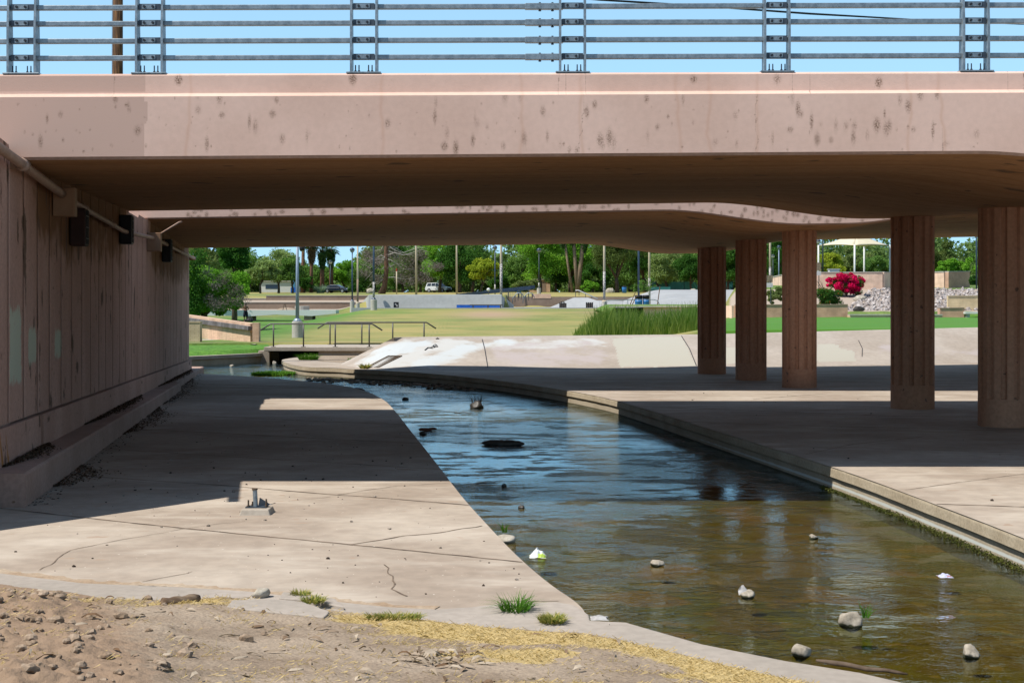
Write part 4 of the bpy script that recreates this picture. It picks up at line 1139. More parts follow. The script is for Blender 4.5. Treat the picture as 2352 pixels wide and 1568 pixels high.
rock('rock', 'round pale boulder standing alone at the lower right of the creek', 'rock', 2229, 1508, 42, 32, 12, M['rock_wet'], group=RK)
rk = rock('rock', 'grey rock wrapped in a pale rag in the middle of the near creek', 'rock', 1716, 1370, 34, 20, 21, M['rock_wet'], group=RK)
rock('rock', 'small flat topped tan rock near the floating bag', 'rock', 1510, 1298, 30, 17, 31, M['rock_wet'], group=RK)
rock('rock', 'small whitish rock out in the creek opposite the sunny channel wall', 'rock', 1868, 1236, 22, 11, 35, M['rock_wet'], group=RK)
rock('rock', 'flat grey concrete chunk against the edge of the left slab', 'rock', 1160, 1243, 52, 20, 44, M['rock'], group=RK)
rock('rock', 'dark rounded stone under dry twigs in the shaded creek', 'rock', 1095, 936, 32, 17, 52, M['wet_rock'], group=RK)
rock('rock', 'small dark stone near the far bend of the left slab', 'rock', 932, 918, 15, 7, 57, M['wet_rock'], group=RK)
rock('rock', 'dark pebble in the blue reflection below the drift log', 'rock', 1157, 1116, 13, 7, 63, M['wet_rock'], group=RK)
rock('rock', 'dark pebble at the shadow edge left of midstream', 'rock', 1198, 1166, 15, 7, 66, M['wet_rock'], group=RK)
rock('rock', 'small white stone at the far end of the creek by the channel wall', 'rock', 630, 835, 10, 7, 68, M['rock'], group=RK)
rock('rock', 'white stone in the far shallows near the wall end', 'rock', 532, 841, 9, 5, 69, M['rock'], group=RK)
rock('rock', 'dark lump of mud beside the red stick', 'rock', 972, 997, 16, 10, 71, M['wet_rock'], group=RK)
rock('rock', 'black rubble pile at the edge of the far left slab', 'rock', 820, 896, 34, 7, 74, M['wet_rock'], group=RK)
rock('rock', 'black rubble at the far tip of the left slab', 'rock', 705, 878, 26, 6, 75, M['wet_rock'], group=RK)
# rag on the wrapped rock
c = P(1708, 1366, WATER); mb = MB(); s = c.y / F
vs = []; 
for i in range(7):
    for j in range(5):
        u = i / 6; v = j / 4
        vs.append((c.x + (-15 + 24 * u) * s + .01 * mnoise.noise((i, j, 1)), c.y - .05 - .05 * v + .03 * mnoise.noise((i * .7, j, 4)), c.z + (.085 * math.sin(math.pi * (u * .8 + .15)) + .02 * mnoise.noise((i * 1.1, j * 1.3, 9))) * (1 - v * .85) + .012))
mb.add(vs, [(i * 5 + j, (i + 1) * 5 + j, (i + 1) * 5 + j + 1, i * 5 + j + 1) for i in range(6) for j in range(4)])
M['rag'] = mat('pale_rag', (.38, .36, .35), (.55, .53, .51), rough=.9, scale=14)
tag(mb.build('rag', M['rag'], smooth=True, org=c), 'pale crumpled rag draped over the grey rock midstream', 'rag')
# drift log, stick, bags, wrapper
def log(name, lab, cat, x0, y0, x1, y1, r0, r1, m, seed, rel=WATER, dzz=0.0, n=10, blunt=False, lens=False):
    a = P(x0, y0, rel); b = P(x1, y1, rel); pts = []; rs = []
    for i in range(n):
        t = i / (n - 1); p = a.lerp(b, t); p += Vector((0, .02 * mnoise.noise((t * 4, seed, 0)), dzz + .02 * mnoise.noise((t * 3, seed, 5)))); pts.append(p)
        rs.append((r0 + (r1 - r0) * t) * (1 + (.06 if blunt else .22) * mnoise.noise((t * 6, seed, 2))) * (1 if blunt else min(1, .45 + 4 * t, .35 + 4 * (1 - t))))
    if lens: rs = [r0 * max(.12, math.sin(math.pi * (.04 + .92 * i / (n - 1))) ** .7) * (1 + .25 * mnoise.noise((i * .8, seed, 4))) for i in range(n)]
    mb = MB(); mb.tube(pts, rs, 10)
    if lens: mb.v = [(v[0], v[1], a.z + dzz + (v[2] - a.z - dzz) * .62) for v in mb.v]
    return tag(mb.build(name, m, smooth=True, org=a), lab, cat)
M['log'] = mat('weathered_log', (.12, .075, .045), (.23, .165, .11), rough=1, scale=3, stretch=(1, 8, 8))
log('drift_log', 'dark waterlogged log lying across the shaded creek', 'log', 1107, 1021, 1204, 1023, .12, .085, M['wet_rock'], 3, dzz=.03, n=16, lens=True)
M['redwood'] = mat('reddish_wood', (.16, .05, .03), (.22, .08, .05), rough=.8, scale=9)
log('stick', 'short reddish brown board floating near the left slab', 'stick', 962, 990, 1003, 988, .035, .03, M['redwood'], 6, dzz=.03)
log('stick', 'thin dark twig floating in the blue part of the creek', 'stick', 1090, 1112, 1140, 1110, .008, .006, M['wet_rock'], 9, dzz=.012)
log('stick', 'thin dark twig floating beyond the drift log', 'stick', 1042, 948, 1090, 950, .010, .008, M['wet_rock'], 11, dzz=.012)
log('wood_log', 'short weathered brown log half buried along the gutter', 'log', 372, 1394, 455, 1385, .046, .038, M['log'], 15, rel=-2.31, dzz=.03, blunt=True)
log('branch', 'bare pale branch lying along the gutter edge at the lower right', 'branch', 1875, 1521, 2085, 1553, .018, .012, M['bark'], 17, rel=-2.33, dzz=.015)
def crumple(name, lab, cat, x, y, w, h, m, seed, rel=WATER):
    c = P(x, y, rel); s = c.y / F; mb = MB(); n = 9; vs = []
    for i in range(n):
        for j in range(n):
            u = i / (n - 1) - .5; v = j / (n - 1) - .5; k = max(0, 1 - 4 * (u * u + v * v) * .9)
            vs.append((c.x + w * s * u + .02 * mnoise.noise((i * .9, j * .8, seed)), c.y + w * s * v * 1.1 + .02 * mnoise.noise((i, j, seed + 3)), c.z + .006 + h * s * k * (.55 + .8 * abs(mnoise.noise((i * .8, j * .7, seed + 8))))))
    mb.add(vs, [(i * n + j, (i + 1) * n + j, (i + 1) * n + j + 1, i * n + j + 1) for i in range(n - 1) for j in range(n - 1)])
    return tag(mb.build(name, m, smooth=False, org=c), lab, cat)
M['bag'] = mat('white_plastic_film', (.78, .80, .78), (.62, .78, .12), rough=.4, scale=9, lo=.56, hi=.6)
M['wrap'] = mat('foil_wrapper', (.55, .56, .72), (.50, .16, .16), rough=.35, scale=16, lo=.58, hi=.62)
crumple('plastic_bag', 'white and lime green plastic bag floating near the left slab', 'bag', 1235, 1279, 38, 22, M['bag'], 4)
crumple('wrapper', 'small shiny blue wrapper floating by the right channel wall', 'wrapper', 2170, 1325, 30, 9, M['wrap'], 9)
crumple('paper_scrap', 'crumpled whitish paper at the corner where gutter meets water', 'paper', 1376, 1421, 40, 9, M['rag'], 14)
# ------------------------------------------------------------------ plants
def tuft(name, lab, cat, c, n, r, h, m, w=.006, lean=.8, seed=1, droop=.4, group=None, bias=0.0):
    rr = random.Random(seed); V = []; Q = []; H = []
    for i in range(n):
        a = rr.uniform(0, 2 * math.pi); q = r * math.sqrt(rr.random()) * .7; bx_ = q * math.cos(a); by_ = q * math.sin(a)
        l = h * rr.uniform(.45, 1.0); ln = lean * rr.uniform(.2, 1); a2 = a + rr.gauss(0, .7); ww = w * rr.uniform(.7, 1.3)
        px, py = -math.sin(a2 + 1.57 * rr.choice((0, 1))) * ww, math.cos(a2) * ww; k = len(V)
        for t, f in ((0, 1), (.5, .8), (1, .1)):
            ox = bx_ + math.cos(a2) * ln * l * t ** 1.4; oy = by_ + math.sin(a2) * ln * l * t ** 1.4; oz = l * (t - droop * t * t * ln)
            V += [(ox - px * f, oy - py * f, oz), (ox + px * f, oy + py * f, oz)]
        Q += [(k, k + 1, k + 3, k + 2), (k + 2, k + 3, k + 5, k + 4)]; hh = rr.random(); H += [hh, hh]
    o = np_mesh(name, V, Q, m, attrs={'hue': ('FACE', H)}, loc=c); 
    if lab: tag(o, lab, cat, group)
    return o
M['weed'] = leaf_mat('weed_green', (.035, .10, .012), (.10, .22, .03), .3)
M['weed_dry'] = leaf_mat('half_dry_grass', (.10, .17, .03), (.45, .36, .12), .3)
M['twig'] = leaf_mat('dark_twigs', (.025, .02, .015), (.06, .05, .035), .0)
p = P(1183, 1402, -2.345); tuft('weed_plant', 'bushy bright green weed growing from the gutter joint', 'weed', p, 230, .15, .19, M['weed'], .0035, 1.5, 3, .5)
p = P(1268, 1428, -2.34); tuft('grass_tuft', 'low green and straw grass tuft at the gutter edge, right of the weed', 'grass', p, 420, .13, .09, M['weed_dry'], .004, 1.3, 5)
p = P(905, 1424, -2.33); o = tuft('grass_tuft', 'long low green grass tuft edging the gutter, below the cracked slab', 'grass', p, 600, .16, .08, M['weed_dry'], .004, 1.2, 8); o.scale = (1.6, .7, 1)
p = P(690, 1368, -2.33); tuft('grass_tuft', 'small green grass tuft behind the broken slab', 'grass', p, 260, .10, .07, M['weed_dry'], .004, 1.2, 11)
p = P(720, 1382, -2.30); tuft('grass_tuft', 'yellow and green grass tuft on the broken slab joint', 'grass', p, 300, .13, .07, M['weed_dry'], .004, 1.4, 13)
p = P(1098, 926, WATER); o = tuft('dead_twigs', 'dry dark twigs snagged on the stone in the shaded creek', 'twigs', p, 40, .25, .34, M['twig'], .006, .9, 4)
p = P(708, 826, -2.155); o = tuft('grass_tuft', 'bright green grass clump on the tip of the far slab', 'grass', p, 380, .55, .36, M['weed'], .012, 1.2, 21)
p = P(800, 814, -2.155); o = tuft('grass_tuft', 'long low line of green grass along the far footpath', 'grass', p, 900, 1.0, .2, M['weed_dry'], .018, .9, 22); o.scale = (2.2, .5, 1)
p = P(815, 831, -2.155); o = tuft('grass_tuft', 'green grass clump in the notch of the far slab edge', 'grass', p, 300, .35, .22, M['weed'], .013, .9, 23)
p = P(838, 846, -2.15); tuft('grass_tuft', 'yellow green weed at the lower end of the drain grate', 'grass', p, 220, .22, .22, M['weed_dry'], .012, 1.0, 25)
p = P(628, 860, WATER); o = tuft('water_weed', 'bright green water weed mat in the far shallows', 'weed', p, 1500, 1.1, .15, M['weed'], .02, .9, 27); o.scale = (1, 1.5, 1)
for (x, y, lab, s) in ((1160, 1222, 'tiny green weed on the flat concrete chunk', 30), (1990, 1418, 'thin grass blades beside the pointed rock', 31)):
    p = P(x, y, -2.4); tuft('weed_plant', lab, 'weed', p, 24, .04, .16, M['weed'], .004, .8, s)
# mud flat and rubble at the foot of the far channel wall
mb = MB()
for i in range(420):
    t = random.random(); x = 700 + 390 * t; y = 868 + 22 * t + abs(random.gauss(0, 4)) - 2; p = P(x, y, WATER); s = random.choice((.04, .06, .09, .13)) * random.uniform(.6, 1); lump(mb, (p.x, p.y, p.z), s, i, 1, .45)
M['rubble'] = mat('river_rubble', (.10, .075, .045), (.34, .28, .20), rough=1, scale=2, lo=.45, hi=.6)
stuff(mb.build('rubble', M['rubble']), 'small rubble and mud along the foot of the far channel wall', 'rubble')
# rubble of broken concrete by the gutter
def chunk(lab, poly, rel, th, name='broken_slab'):
    pts = [P(x, y, rel) for x, y in poly]; c = pts[0]; mb = MB(); ol = []
    for i, p in enumerate(resample(pts + [pts[0]], .06)[:-1]): ol.append((p.x - c.x + .012 * mnoise.noise((i * .9, 1, rel)), p.y - c.y + .012 * mnoise.noise((i * .8, 7, rel))))
    mb.prism(ol, -th, 0.0); o = mb.build(name, M['gutter'], bevel=.008); o.location = c; tag(o, lab, 'concrete')
    return o
ch = chunk('broken grey concrete slab tilted up out of the dirt', [(518, 1393), (745, 1415), (757, 1402), (700, 1383), (640, 1376), (535, 1378)], -2.275, .16); ch.rotation_euler = (.015, 0, 0)
chunk('smaller broken concrete slab behind the tilted one', [(640, 1372), (700, 1376), (790, 1392), (770, 1374), (690, 1360), (650, 1358)], -2.315, .10)
rock('rubble', 'grey crumbling concrete lump at the gutter by the broken slab', 'concrete', 600, 1366, 44, 20, 83, M['rock'], rel=-2.33)
# the sheared-off sign post on its block
t = thing('post_stump', 'sheared off galvanized post bolted on a small concrete block on the left slab', 'post', P(587, 1181, -2.36)); s = t.location.y / F
mb = MB(); mb.box((0, .10, .018), (.37, .36, .09), taper=.84); mb.build('concrete_block', M['kerb'], t, bevel=.012)
mb = MB(); mb.box((-.01, .14, .069), (.24, .16, .012)); mb.build('base_plate', M['galv_dark'], t)
mb = MB(); mb.tube([(-.02, .12, .07), (-.025, .12, .17), (-.03, .12, .265)], .026, 12); mb.build('post_stub', M['galv'], t)
mb = MB(); mb.tube([(-.03, .12, .262), (-.031, .12, .28)], .033, 10); mb.build('torn_rim', M['bark'], t)
mb = MB(); mb.add([(.01, .1, .07), (.12, .12, .085), (.14, .13, .10), (.03, .1, .18), (.01, .14, .08), (.20, .10, .12), (.215, .12, .115)], [(0, 1, 2, 3), (0, 4, 3), (1, 5, 6, 2)]); mb.build('torn_plate', M['galv_dark'], t)
for (x, y, h) in ((-.10, .10, .08), (.10, .12, .09), (-.07, .2, .05), (.09, .2, .05)):
    mb = MB(); mb.lathe([(.016, .07), (.016, .09), (.010, .09), (.010, .07 + h)], (x, y, 0), 8); mb.build('anchor_bolt', M['bark'], t)
# pink spray mark on the slab at the left edge (a flat mark 4 mm above)
# ------------------------------------------------------------------ handrails of the footpath
def handrail(lab, posts, y0, z0, h, ext):
    X = [XD(x, y0) for x in posts]; t = thing('handrail', lab, 'handrail', (X[0], y0, z0), group='handrails of the footpath over the creek'); o = t.location
    zt = z0 + h; r = .033
    mb = MB(); a, b = X[0] - ext[0], X[-1] + ext[1]
    mb.tube([(a - .45, y0, zt - .28), (a - .06, y0, zt - .03), (a, y0, zt), (b, y0, zt), (b + .06, y0, zt - .03), (b + .45, y0, zt - .28)], r, 8); mb.build('rail', M['bronze'], t, smooth=True, org=o)
    for x in X:
        mb = MB(); mb.tube([(x, y0, z0), (x, y0, zt - .02)], r, 8); p_ = mb.build('post', M['bronze'], t, smooth=True, org=o)
        mb = MB(); mb.box((x, y0, z0 + .01), (.2, .14, .02)); mb.build('foot_plate', M['bronze'], p_, org=o)
handrail('nearer bronze handrail along the front of the footpath', (628, 697, 770, 848), 61.75, Z(-1.79), 1.0, (.12, .12))
handrail('farther bronze handrail along the back of the footpath', (758, 831, 902, 974), 65.6, Z(-1.79), 1.02, (.12, .1))
# ------------------------------------------------------------------ brick ramp wall and pillars at left
def wallseg(mb, a, b, za, zb, ta, tb, w):
    """upright slab from a to b (xy), bottoms za,zb and tops ta,tb"""
    a = Vector((a[0], a[1], 0)); b = Vector((b[0], b[1], 0)); d = (b - a).normalized(); q = Vector((-d.y, d.x, 0)) * w / 2
    vs = []
    for p, z0, z1 in ((a, za, ta), (b, zb, tb)):
        for s in (-1, 1): vs += [(p.x + q.x * s, p.y + q.y * s, z0), (p.x + q.x * s, p.y + q.y * s, z1)]
    mb.add(vs, [(0, 1, 5, 4), (3, 2, 6, 7), (1, 3, 7, 5), (2, 0, 4, 6), (0, 2, 3, 1), (4, 5, 7, 6)])
a = (XD(594, 68.0), 68.0); b = (XD(420, 82.0), 82.0)
bw = thing('brick_wall', 'peach block ramp wall with a dark beam along its front, sloping down to the right', 'wall', (a[0], a[1], Z(-1.8))); o = bw.location
mb = MB(); wallseg(mb, (a[0] - .3, a[1] + .4), b, Z(-2.0), Z(-2.0), Z(-.86), Z(-.48), .35); mb.build('wall', M['peach_brick'], bw, org=o)
mb = MB(); mb.box((a[0] - .12, a[1] + .1, Z(-1.30)), (.30, .5, .98)); mb.build('end_post', M['peach_brick'], bw, org=o)
mb = MB(); wallseg(mb, (a[0] - .4, a[1] - .02), (b[0], b[1] - .5), Z(-1.17), Z(-.88), Z(-.99), Z(-.62), .20)
mb.build('beam', mat('weathered_beam', (.10, .085, .085), (.20, .18, .19), rough=.9, scale=1.5, fine=.2, fscale=9), bw, org=o)
bp2 = thing('brick_pillar', 'tan block pillar by the end of the abutment wall', 'pillar', (XD(447, 69.5), 69.5, Z(-1.8)))
mb = MB(); mb.box((0, 0, .48), (.62, .5, .97)); mb.build('shaft', M['tan_brick'], bp2); mb = MB(); mb.box((0, 0, 1.0), (.66, .54, .07)); mb.build('cap', M['tan_brick'], bp2)
bp3 = thing('brick_pillar', 'peach block pillar at the left end of the white footbridge', 'pillar', (XD(449, 128), 128, G(XD(449, 128), 128) - .2))
mb = MB(); mb.box((0, 0, .9), (1.1, .9, 2.1)); mb.build('shaft', M['peach_brick'], bp3); mb = MB(); mb.box((0, 0, 2.0), (1.2, 1.0, .12)); mb.build('cap', M['peach_brick'], bp3)
# ------------------------------------------------------------------ white footbridge
fb = thing('footbridge', 'thin white concrete footbridge crossing the lawn behind the standing person', 'bridge', (XD(600, 136), 136, Z(-1.45))); o = fb.location
mb = MB(); 
for (x0, x1, t0, t1, z0, z1) in ((445, 578, .45, .58, 712.8, 712.2), (578, 640, .58, .42, 712.2, 712.0), (640, 720, .42, .58, 712.0, 711.6), (720, 775, .58, .35, 711.6, 711.5)):
    y = 136; X0, X1 = XD(x0, y), XD(x1, y); Z0 = CZ - (z0 - HY) * y / F; Z1 = CZ - (z1 - HY) * y / F
    vs = []
    for X, zz, t in ((X0, Z0, t0), (X1, Z1, t1)):
        for yy_ in (y - 1.2, y + 1.2): vs += [(X, yy_, zz - t), (X, yy_, zz)]
    mb.add(vs, [(0, 1, 5, 4), (3, 2, 6, 7), (1, 3, 7, 5), (2, 0, 4, 6), (0, 2, 3, 1), (4, 5, 7, 6)])
mb.build('deck', M['white'], fb, org=o)
for x0, x1 in ((570, 584), (702, 721)):
    mb = MB(); X0, X1 = XD(x0, 136), XD(x1, 136); mb.box(((X0 + X1) / 2, 136, Z(-1.35)), (X1 - X0, 2.2, 1.3)); mb.build('pier', M['brown_wall'], fb, org=o)
# ------------------------------------------------------------------ utility pole and cable beyond the bridges
up_ = thing('utility_pole', 'brown wooden utility pole rising behind the railing', 'pole', (XD(270, 53), 53, Z(1.0))); mb = MB(); mb.tube([(0, 0, -1.5), (0, 0, 6), (.02, 0, 14.5)], [.21, .195, .17], 14); mb.build('shaft', M['wood_pole'], up_, smooth=True)
mb = MB(); mb.tube([(-.205, -.06, 0), (-.195, -.06, 6), (-.17, -.06, 14)], .012, 6); mb.build('ground_wire', M['galv'], up_); 
mb = MB(); mb.box((0, -.2, 13.2), (2.6, .1, .12)); mb.build('crossarm', M['wood_pole'], up_)
mb = MB(); mb.tube([(.3, -.1, 10.75), (.34, -.12, 10.5), (.28, -.12, 10.42), (.24, -.1, 10.7)], .02, 6); mb.build('wire_loop', M['black'], up_)
cb = MB(); pts = [D(x, y, d) for x, y, d in ((275, -168, 53), (640, -90, 58), (1000, -38, 63), (1376, 0, 66), (1650, 17, 68), (1860, 32, 70), (2110, 46, 72), (2352, 57, 74), (2800, 74, 78), (3600, 90, 84))]
cb.tube(pts, [.045] * 3 + [.05, .045, .05, .035, .018, .018, .018], 6); tag(cb.build('overhead_cable', M['black'], smooth=True), 'black sagging overhead cable crossing the sky above the bridge', 'cable')
# ================================================================== trees
LM = {}
def lm(key, a, b, t=.38):
    k = 1.0 if key in ('magenta', 'deadtwig', 'skirt', 'orange', 'agave', 'reedhead') else 1.55
    LM[key] = leaf_mat('foliage_' + key, tuple(v * k for v in a), tuple(v * k for v in b), t)
lm('mesquite', (.10, .15, .05), (.20, .26, .10)); lm('dark', (.014, .045, .010), (.05, .12, .022)); lm('bright', (.05, .14, .012), (.15, .29, .035))
lm('yellow', (.12, .17, .015), (.26, .29, .035)); lm('pine', (.03, .05, .015), (.09, .12, .035)); lm('mid', (.045, .10, .022), (.12, .20, .05))
lm('deadtwig', (.12, .095, .085), (.24, .20, .19), .1); lm('magenta', (.46, .004, .055), (.78, .02, .16), .35); lm('palm', (.02, .055, .018), (.07, .13, .04)); lm('skirt', (.10, .065, .035), (.20, .14, .08), .1)
lm('agave', (.12, .19, .14), (.22, .30, .22)); lm('olive', (.07, .10, .03), (.15, .19, .07))
def cloud(cs, rs, per, ls, seed, asp=.55, hang=0.0):
    """leaf-sized faces spread through clumps; every clump has its own tone"""
    r = np.random.default_rng(seed); n = len(cs); N = n * per
    c = np.repeat(np.asarray(cs, float), per, 0); R = np.repeat(np.asarray(rs, float), per, 0)
    v = r.normal(size=(N, 3)); v /= np.linalg.norm(v, axis=1)[:, None]
    p = c + v * R * (r.random((N, 1)) ** .45)
    if hang: p[:, 2] -= hang * r.random(N) * R[:, 2]
    t = r.normal(size=(N, 3)); t[:, 2] -= hang * 1.5; t /= np.linalg.norm(t, axis=1)[:, None]
    b = np.cross(t, r.normal(size=(N, 3))); b /= np.linalg.norm(b, axis=1)[:, None]
    s = ls * r.uniform(.6, 1.35, (N, 1))
    V = np.stack([p - t * s * .5, p + b * s * asp * .5, p + t * s * .5, p - b * s * asp * .5], 1).reshape(-1, 3)
    Q = np.arange(4 * N).reshape(N, 4)
    hue = np.clip(np.repeat(r.random(n), per) * .6 + r.random(N) * .45, 0, 1)
    return V, Q, hue
def clumps(seed, n, center, rad, kr, shell=.55, lowcut=None):
    r = np.random.default_rng(seed); out = []; rs = []
    while len(out) < n:
        v = r.normal(size=3); v /= np.linalg.norm(v); q = shell + (1 - shell) * r.random()
        p = np.array(center) + v * np.array(rad) * q * r.uniform(.8, 1.08)
        if lowcut is not None and p[2] < lowcut: continue
        k = r.uniform(*kr); out.append(p); rs.append((k, k, k * .72))
    return out, rs
def tree(name, label, x, d, ytop, wpx, foliage, seed, bark='bark', ybot=None, n=34, per=230, ls=.3, cat='tree', group=None, lean=0.0, hang=0.0, trunk=True, base=None, forks=3, shell=.5, kr=None, depth=.8, asp=.55):
    X = XD(x, d); gz = G(X, d) if base is None else base
    t = thing(name, label, cat, (X, d, gz), group=group)
    top = CZ - (ytop - HY) * d / F - gz; w = wpx * d / F / 2 * 1.18; per = int(per * 1.35)
    bot = (CZ - (ybot - HY) * d / F - gz) if ybot is not None else top * .28
    cz = (top + bot) / 2; rz = (top - bot) / 2
    kr = kr or (min(w, rz) * .24, min(w, rz) * .42)
    cs, rs = clumps(seed, n, (lean, 0, cz), (w * .86, w * depth, rz * .86), kr, shell, .1)
    V, Q, H = cloud(cs, rs, per, ls, seed + 1, hang=hang, asp=asp)
    np_mesh('crown', V, Q, LM[foliage], t, attrs={'hue': ('FACE', H)})
    if trunk:
        mb = MB(); r0 = max(.09, top * .026); rr = random.Random(seed)
        h1 = max(bot * .9, top * .2)
        mid = Vector((lean * .4 + rr.uniform(-.2, .2), 0, h1))
        mb.tube([(0, 0, -.3), (rr.uniform(-.1, .1), 0, h1 * .5), mid], [r0 * 1.25, r0, r0 * .85], 8)
        for k in range(forks):
            e = Vector(cs[rr.randrange(len(cs))]); m2 = mid.lerp(e, .5) + Vector((rr.uniform(-.3, .3), rr.uniform(-.3, .3), .2))
            mb.tube([mid - Vector((0, 0, .1)), m2, e], [r0 * .7, r0 * .45, r0 * .15], 6)
        mb.build('trunk', M[bark], t, smooth=True)
    return t
TG = 'trees behind the skate park'
# the big tree by the end of the wall, with grey dead patches, and the darker one behind it
tA = tree('broadleaf_tree', 'big near tree by the wall end, bright green low crown with grey dead patches', 470, 97, 596, 205, 'bright', 3, ybot=738, n=56, per=520, ls=.17, forks=5, depth=.9, shell=.35)
o_ = tA.location
cs, rs = [], []
for x, y in ((500, 655), (520, 640), (545, 665), (530, 690), (490, 690), (560, 690), (478, 628), (505, 700)):
    p = D(x, y, 95.2); cs.append((p.x - o_.x, -2.4, p.z - o_.z)); rs.append((.62, .45, .5))
V, Q, H = cloud(cs, rs, 330, .22, 99, asp=.10); np_mesh('dead_twigs', V, Q, LM['deadtwig'], tA, attrs={'hue': ('FACE', H)})
cs, rs = [], []
for x, y in ((445, 610), (452, 645), (440, 680), (462, 590), (450, 700)):
    p = D(x, y, 95.0); cs.append((p.x - o_.x, -2.6, p.z - o_.z)); rs.append((.75, .5, .8))
V, Q, H = cloud(cs, rs, 420, .16, 97); np_mesh('dark_foliage', V, Q, LM['dark'], tA, attrs={'hue': ('FACE', H)})
tree('broadleaf_tree', 'dark green tall tree rising behind the near tree at left', 538, 116, 520, 78, 'dark', 5, ybot=640, n=30, per=380, ls=.2, shell=.4)
tree('broadleaf_tree', 'greyish olive tree at the far left, right of the abutment top', 470, 135, 530, 110, 'olive', 6, ybot=650, n=26, per=260, ls=.24)
tree('mesquite_tree', 'feathery grey green mesquite with dark leaning trunks, leftmost of the open lawn', 598, 232, 588, 78, 'mesquite', 11, ybot=652, hang=.5, group=TG, n=30, per=260)
tree('mesquite_tree', 'tallest feathery mesquite, its crown against the sky left of the blue grey lamp', 640, 238, 566, 92, 'mesquite', 12, ybot=650, hang=.5, group=TG, n=36, per=260)
tree('mesquite_tree', 'mesquite with a yellowish crown directly behind the blue grey lamp', 672, 236, 582, 62, 'mid', 13, ybot=655, hang=.5, group=TG)
tree('broadleaf_tree', 'dark low tree at the foot of the left palms', 700, 250, 630, 56, 'dark', 14, ybot=664, group=TG, n=20)
tree('broadleaf_tree', 'light green round tree between the palms and the dark sedan', 742, 262, 604, 76, 'mid', 15, ybot=660, group=TG, n=30)
tree('broadleaf_tree', 'bright light green tree above the dark sedan', 790, 262, 588, 84, 'bright', 16, ybot=662, group=TG, n=34)
tree('broadleaf_tree', 'green tree left of the dead pine branches', 832, 256, 592, 62, 'mid', 17, ybot=664, group=TG, n=30)
tree('broadleaf_tree', 'mid green tree behind the dead pine', 925, 262, 575, 120, 'mid', 18, ybot=666, group=TG, n=36)
tree('broadleaf_tree', 'dark olive tree filling the gap right of the dead pine trunk', 965, 258, 560, 90, 'pine', 19, ybot=664, group=TG, n=30)
tree('broadleaf_tree', 'bright green tall tree right of the dead pine', 1010, 248, 528, 84, 'bright', 20, ybot=650, group=TG, n=36)
tree('broadleaf_tree', 'dark green dense tree left of the yellow green tree, behind the pale car', 1056, 244, 520, 96, 'dark', 21, ybot=668, group=TG, n=42, per=260)
tree('broadleaf_tree', 'yellow green round tree behind the sticker covered pole', 1106, 236, 590, 72, 'yellow', 22, ybot=652, group=TG, n=34, per=260)
tree('broadleaf_tree', 'dark green low tree just right of the sticker covered pole', 1148, 258, 622, 60, 'dark', 23, ybot=668, group=TG, n=22)
tree('broadleaf_tree', 'mid green tree at the right side of the sky gap', 1192, 254, 570, 66, 'mid', 24, ybot=668, hang=.4, group=TG, n=30)
tree('cottonwood_tree', 'tall bright green tree right of the sky gap', 1240, 246, 505, 100, 'bright', 25, ybot=650, group=TG, n=44, per=260)
tree('cottonwood_tree', 'tall bright green tree behind the two leaning palm trunks', 1310, 252, 505, 100, 'bright', 26, ybot=640, group=TG, n=44, per=260)
tree('broadleaf_tree', 'dark green tree between the bright tall trees', 1276, 258, 560, 70, 'dark', 27, ybot=668, group=TG, n=34)
tree('pine_tree', 'big dark pine with a thick trunk in the middle of the tree line', 1418, 236, 500, 128, 'pine', 28, ybot=640, group=TG, n=46, per=260, bark='bark')
tree('pine_tree', 'dark pine right of the thick trunked pine, behind the barrels', 1478, 250, 510, 100, 'dark', 29, ybot=650, group=TG, n=40)
tree('broadleaf_tree', 'dark undergrowth tree right of the leaning palm trunks', 1362, 248, 600, 92, 'dark', 30, ybot=670, group=TG, n=36, per=260)
tree('broadleaf_tree', 'olive feathery tree beyond the concrete bank, left of the first column', 1532, 246, 560, 84, 'mesquite', 31, ybot=655, hang=.5, group=TG, n=36)
tree('broadleaf_tree', 'dark drooping tree next to the first column', 1588, 240, 575, 80, 'dark', 32, ybot=652, hang=.6, group=TG, n=36, per=260)
tree('broadleaf_tree', 'dark green tree seen between the first two columns', 1672, 232, 545, 96, 'dark', 33, ybot=660, group=TG, n=40, per=260)
tree('broadleaf_tree', 'dark tree behind the sign between the second and third columns', 1786, 222, 530, 90, 'dark', 34, ybot=668, group=TG, n=40, per=260)
tree('mesquite_tree', 'yellow green mesquite under the left side of the shade sail', 1898, 176, 572, 96, 'yellow', 35, ybot=640, hang=.4, n=36, per=250, ls=.24)
tree('mesquite_tree', 'grey green mesquite behind the middle posts of the shade sail', 1955, 182, 568, 96, 'olive', 36, ybot=640, hang=.4, n=36, per=250, ls=.24)
tree('mesquite_tree', 'olive mesquite under the right side of the shade sail', 2016, 178, 575, 90, 'mid', 37, ybot=640, hang=.4, n=36, per=250, ls=.24)
tree('broadleaf_tree', 'tall dark tree between the two nearest columns, against the sky', 2150, 190, 540, 90, 'pine', 38, ybot=640, n=30, ls=.26)
tree('broadleaf_tree', 'bright green leafy tree above the wall between the two nearest columns', 2195, 165, 590, 110, 'bright', 39, ybot=640, n=40, per=260, ls=.24)
tree('broadleaf_tree', 'dull green tree right of the nearest blue pole, behind the nearest column', 2280, 180, 560, 120, 'mid', 40, ybot=650, n=34, ls=.26)
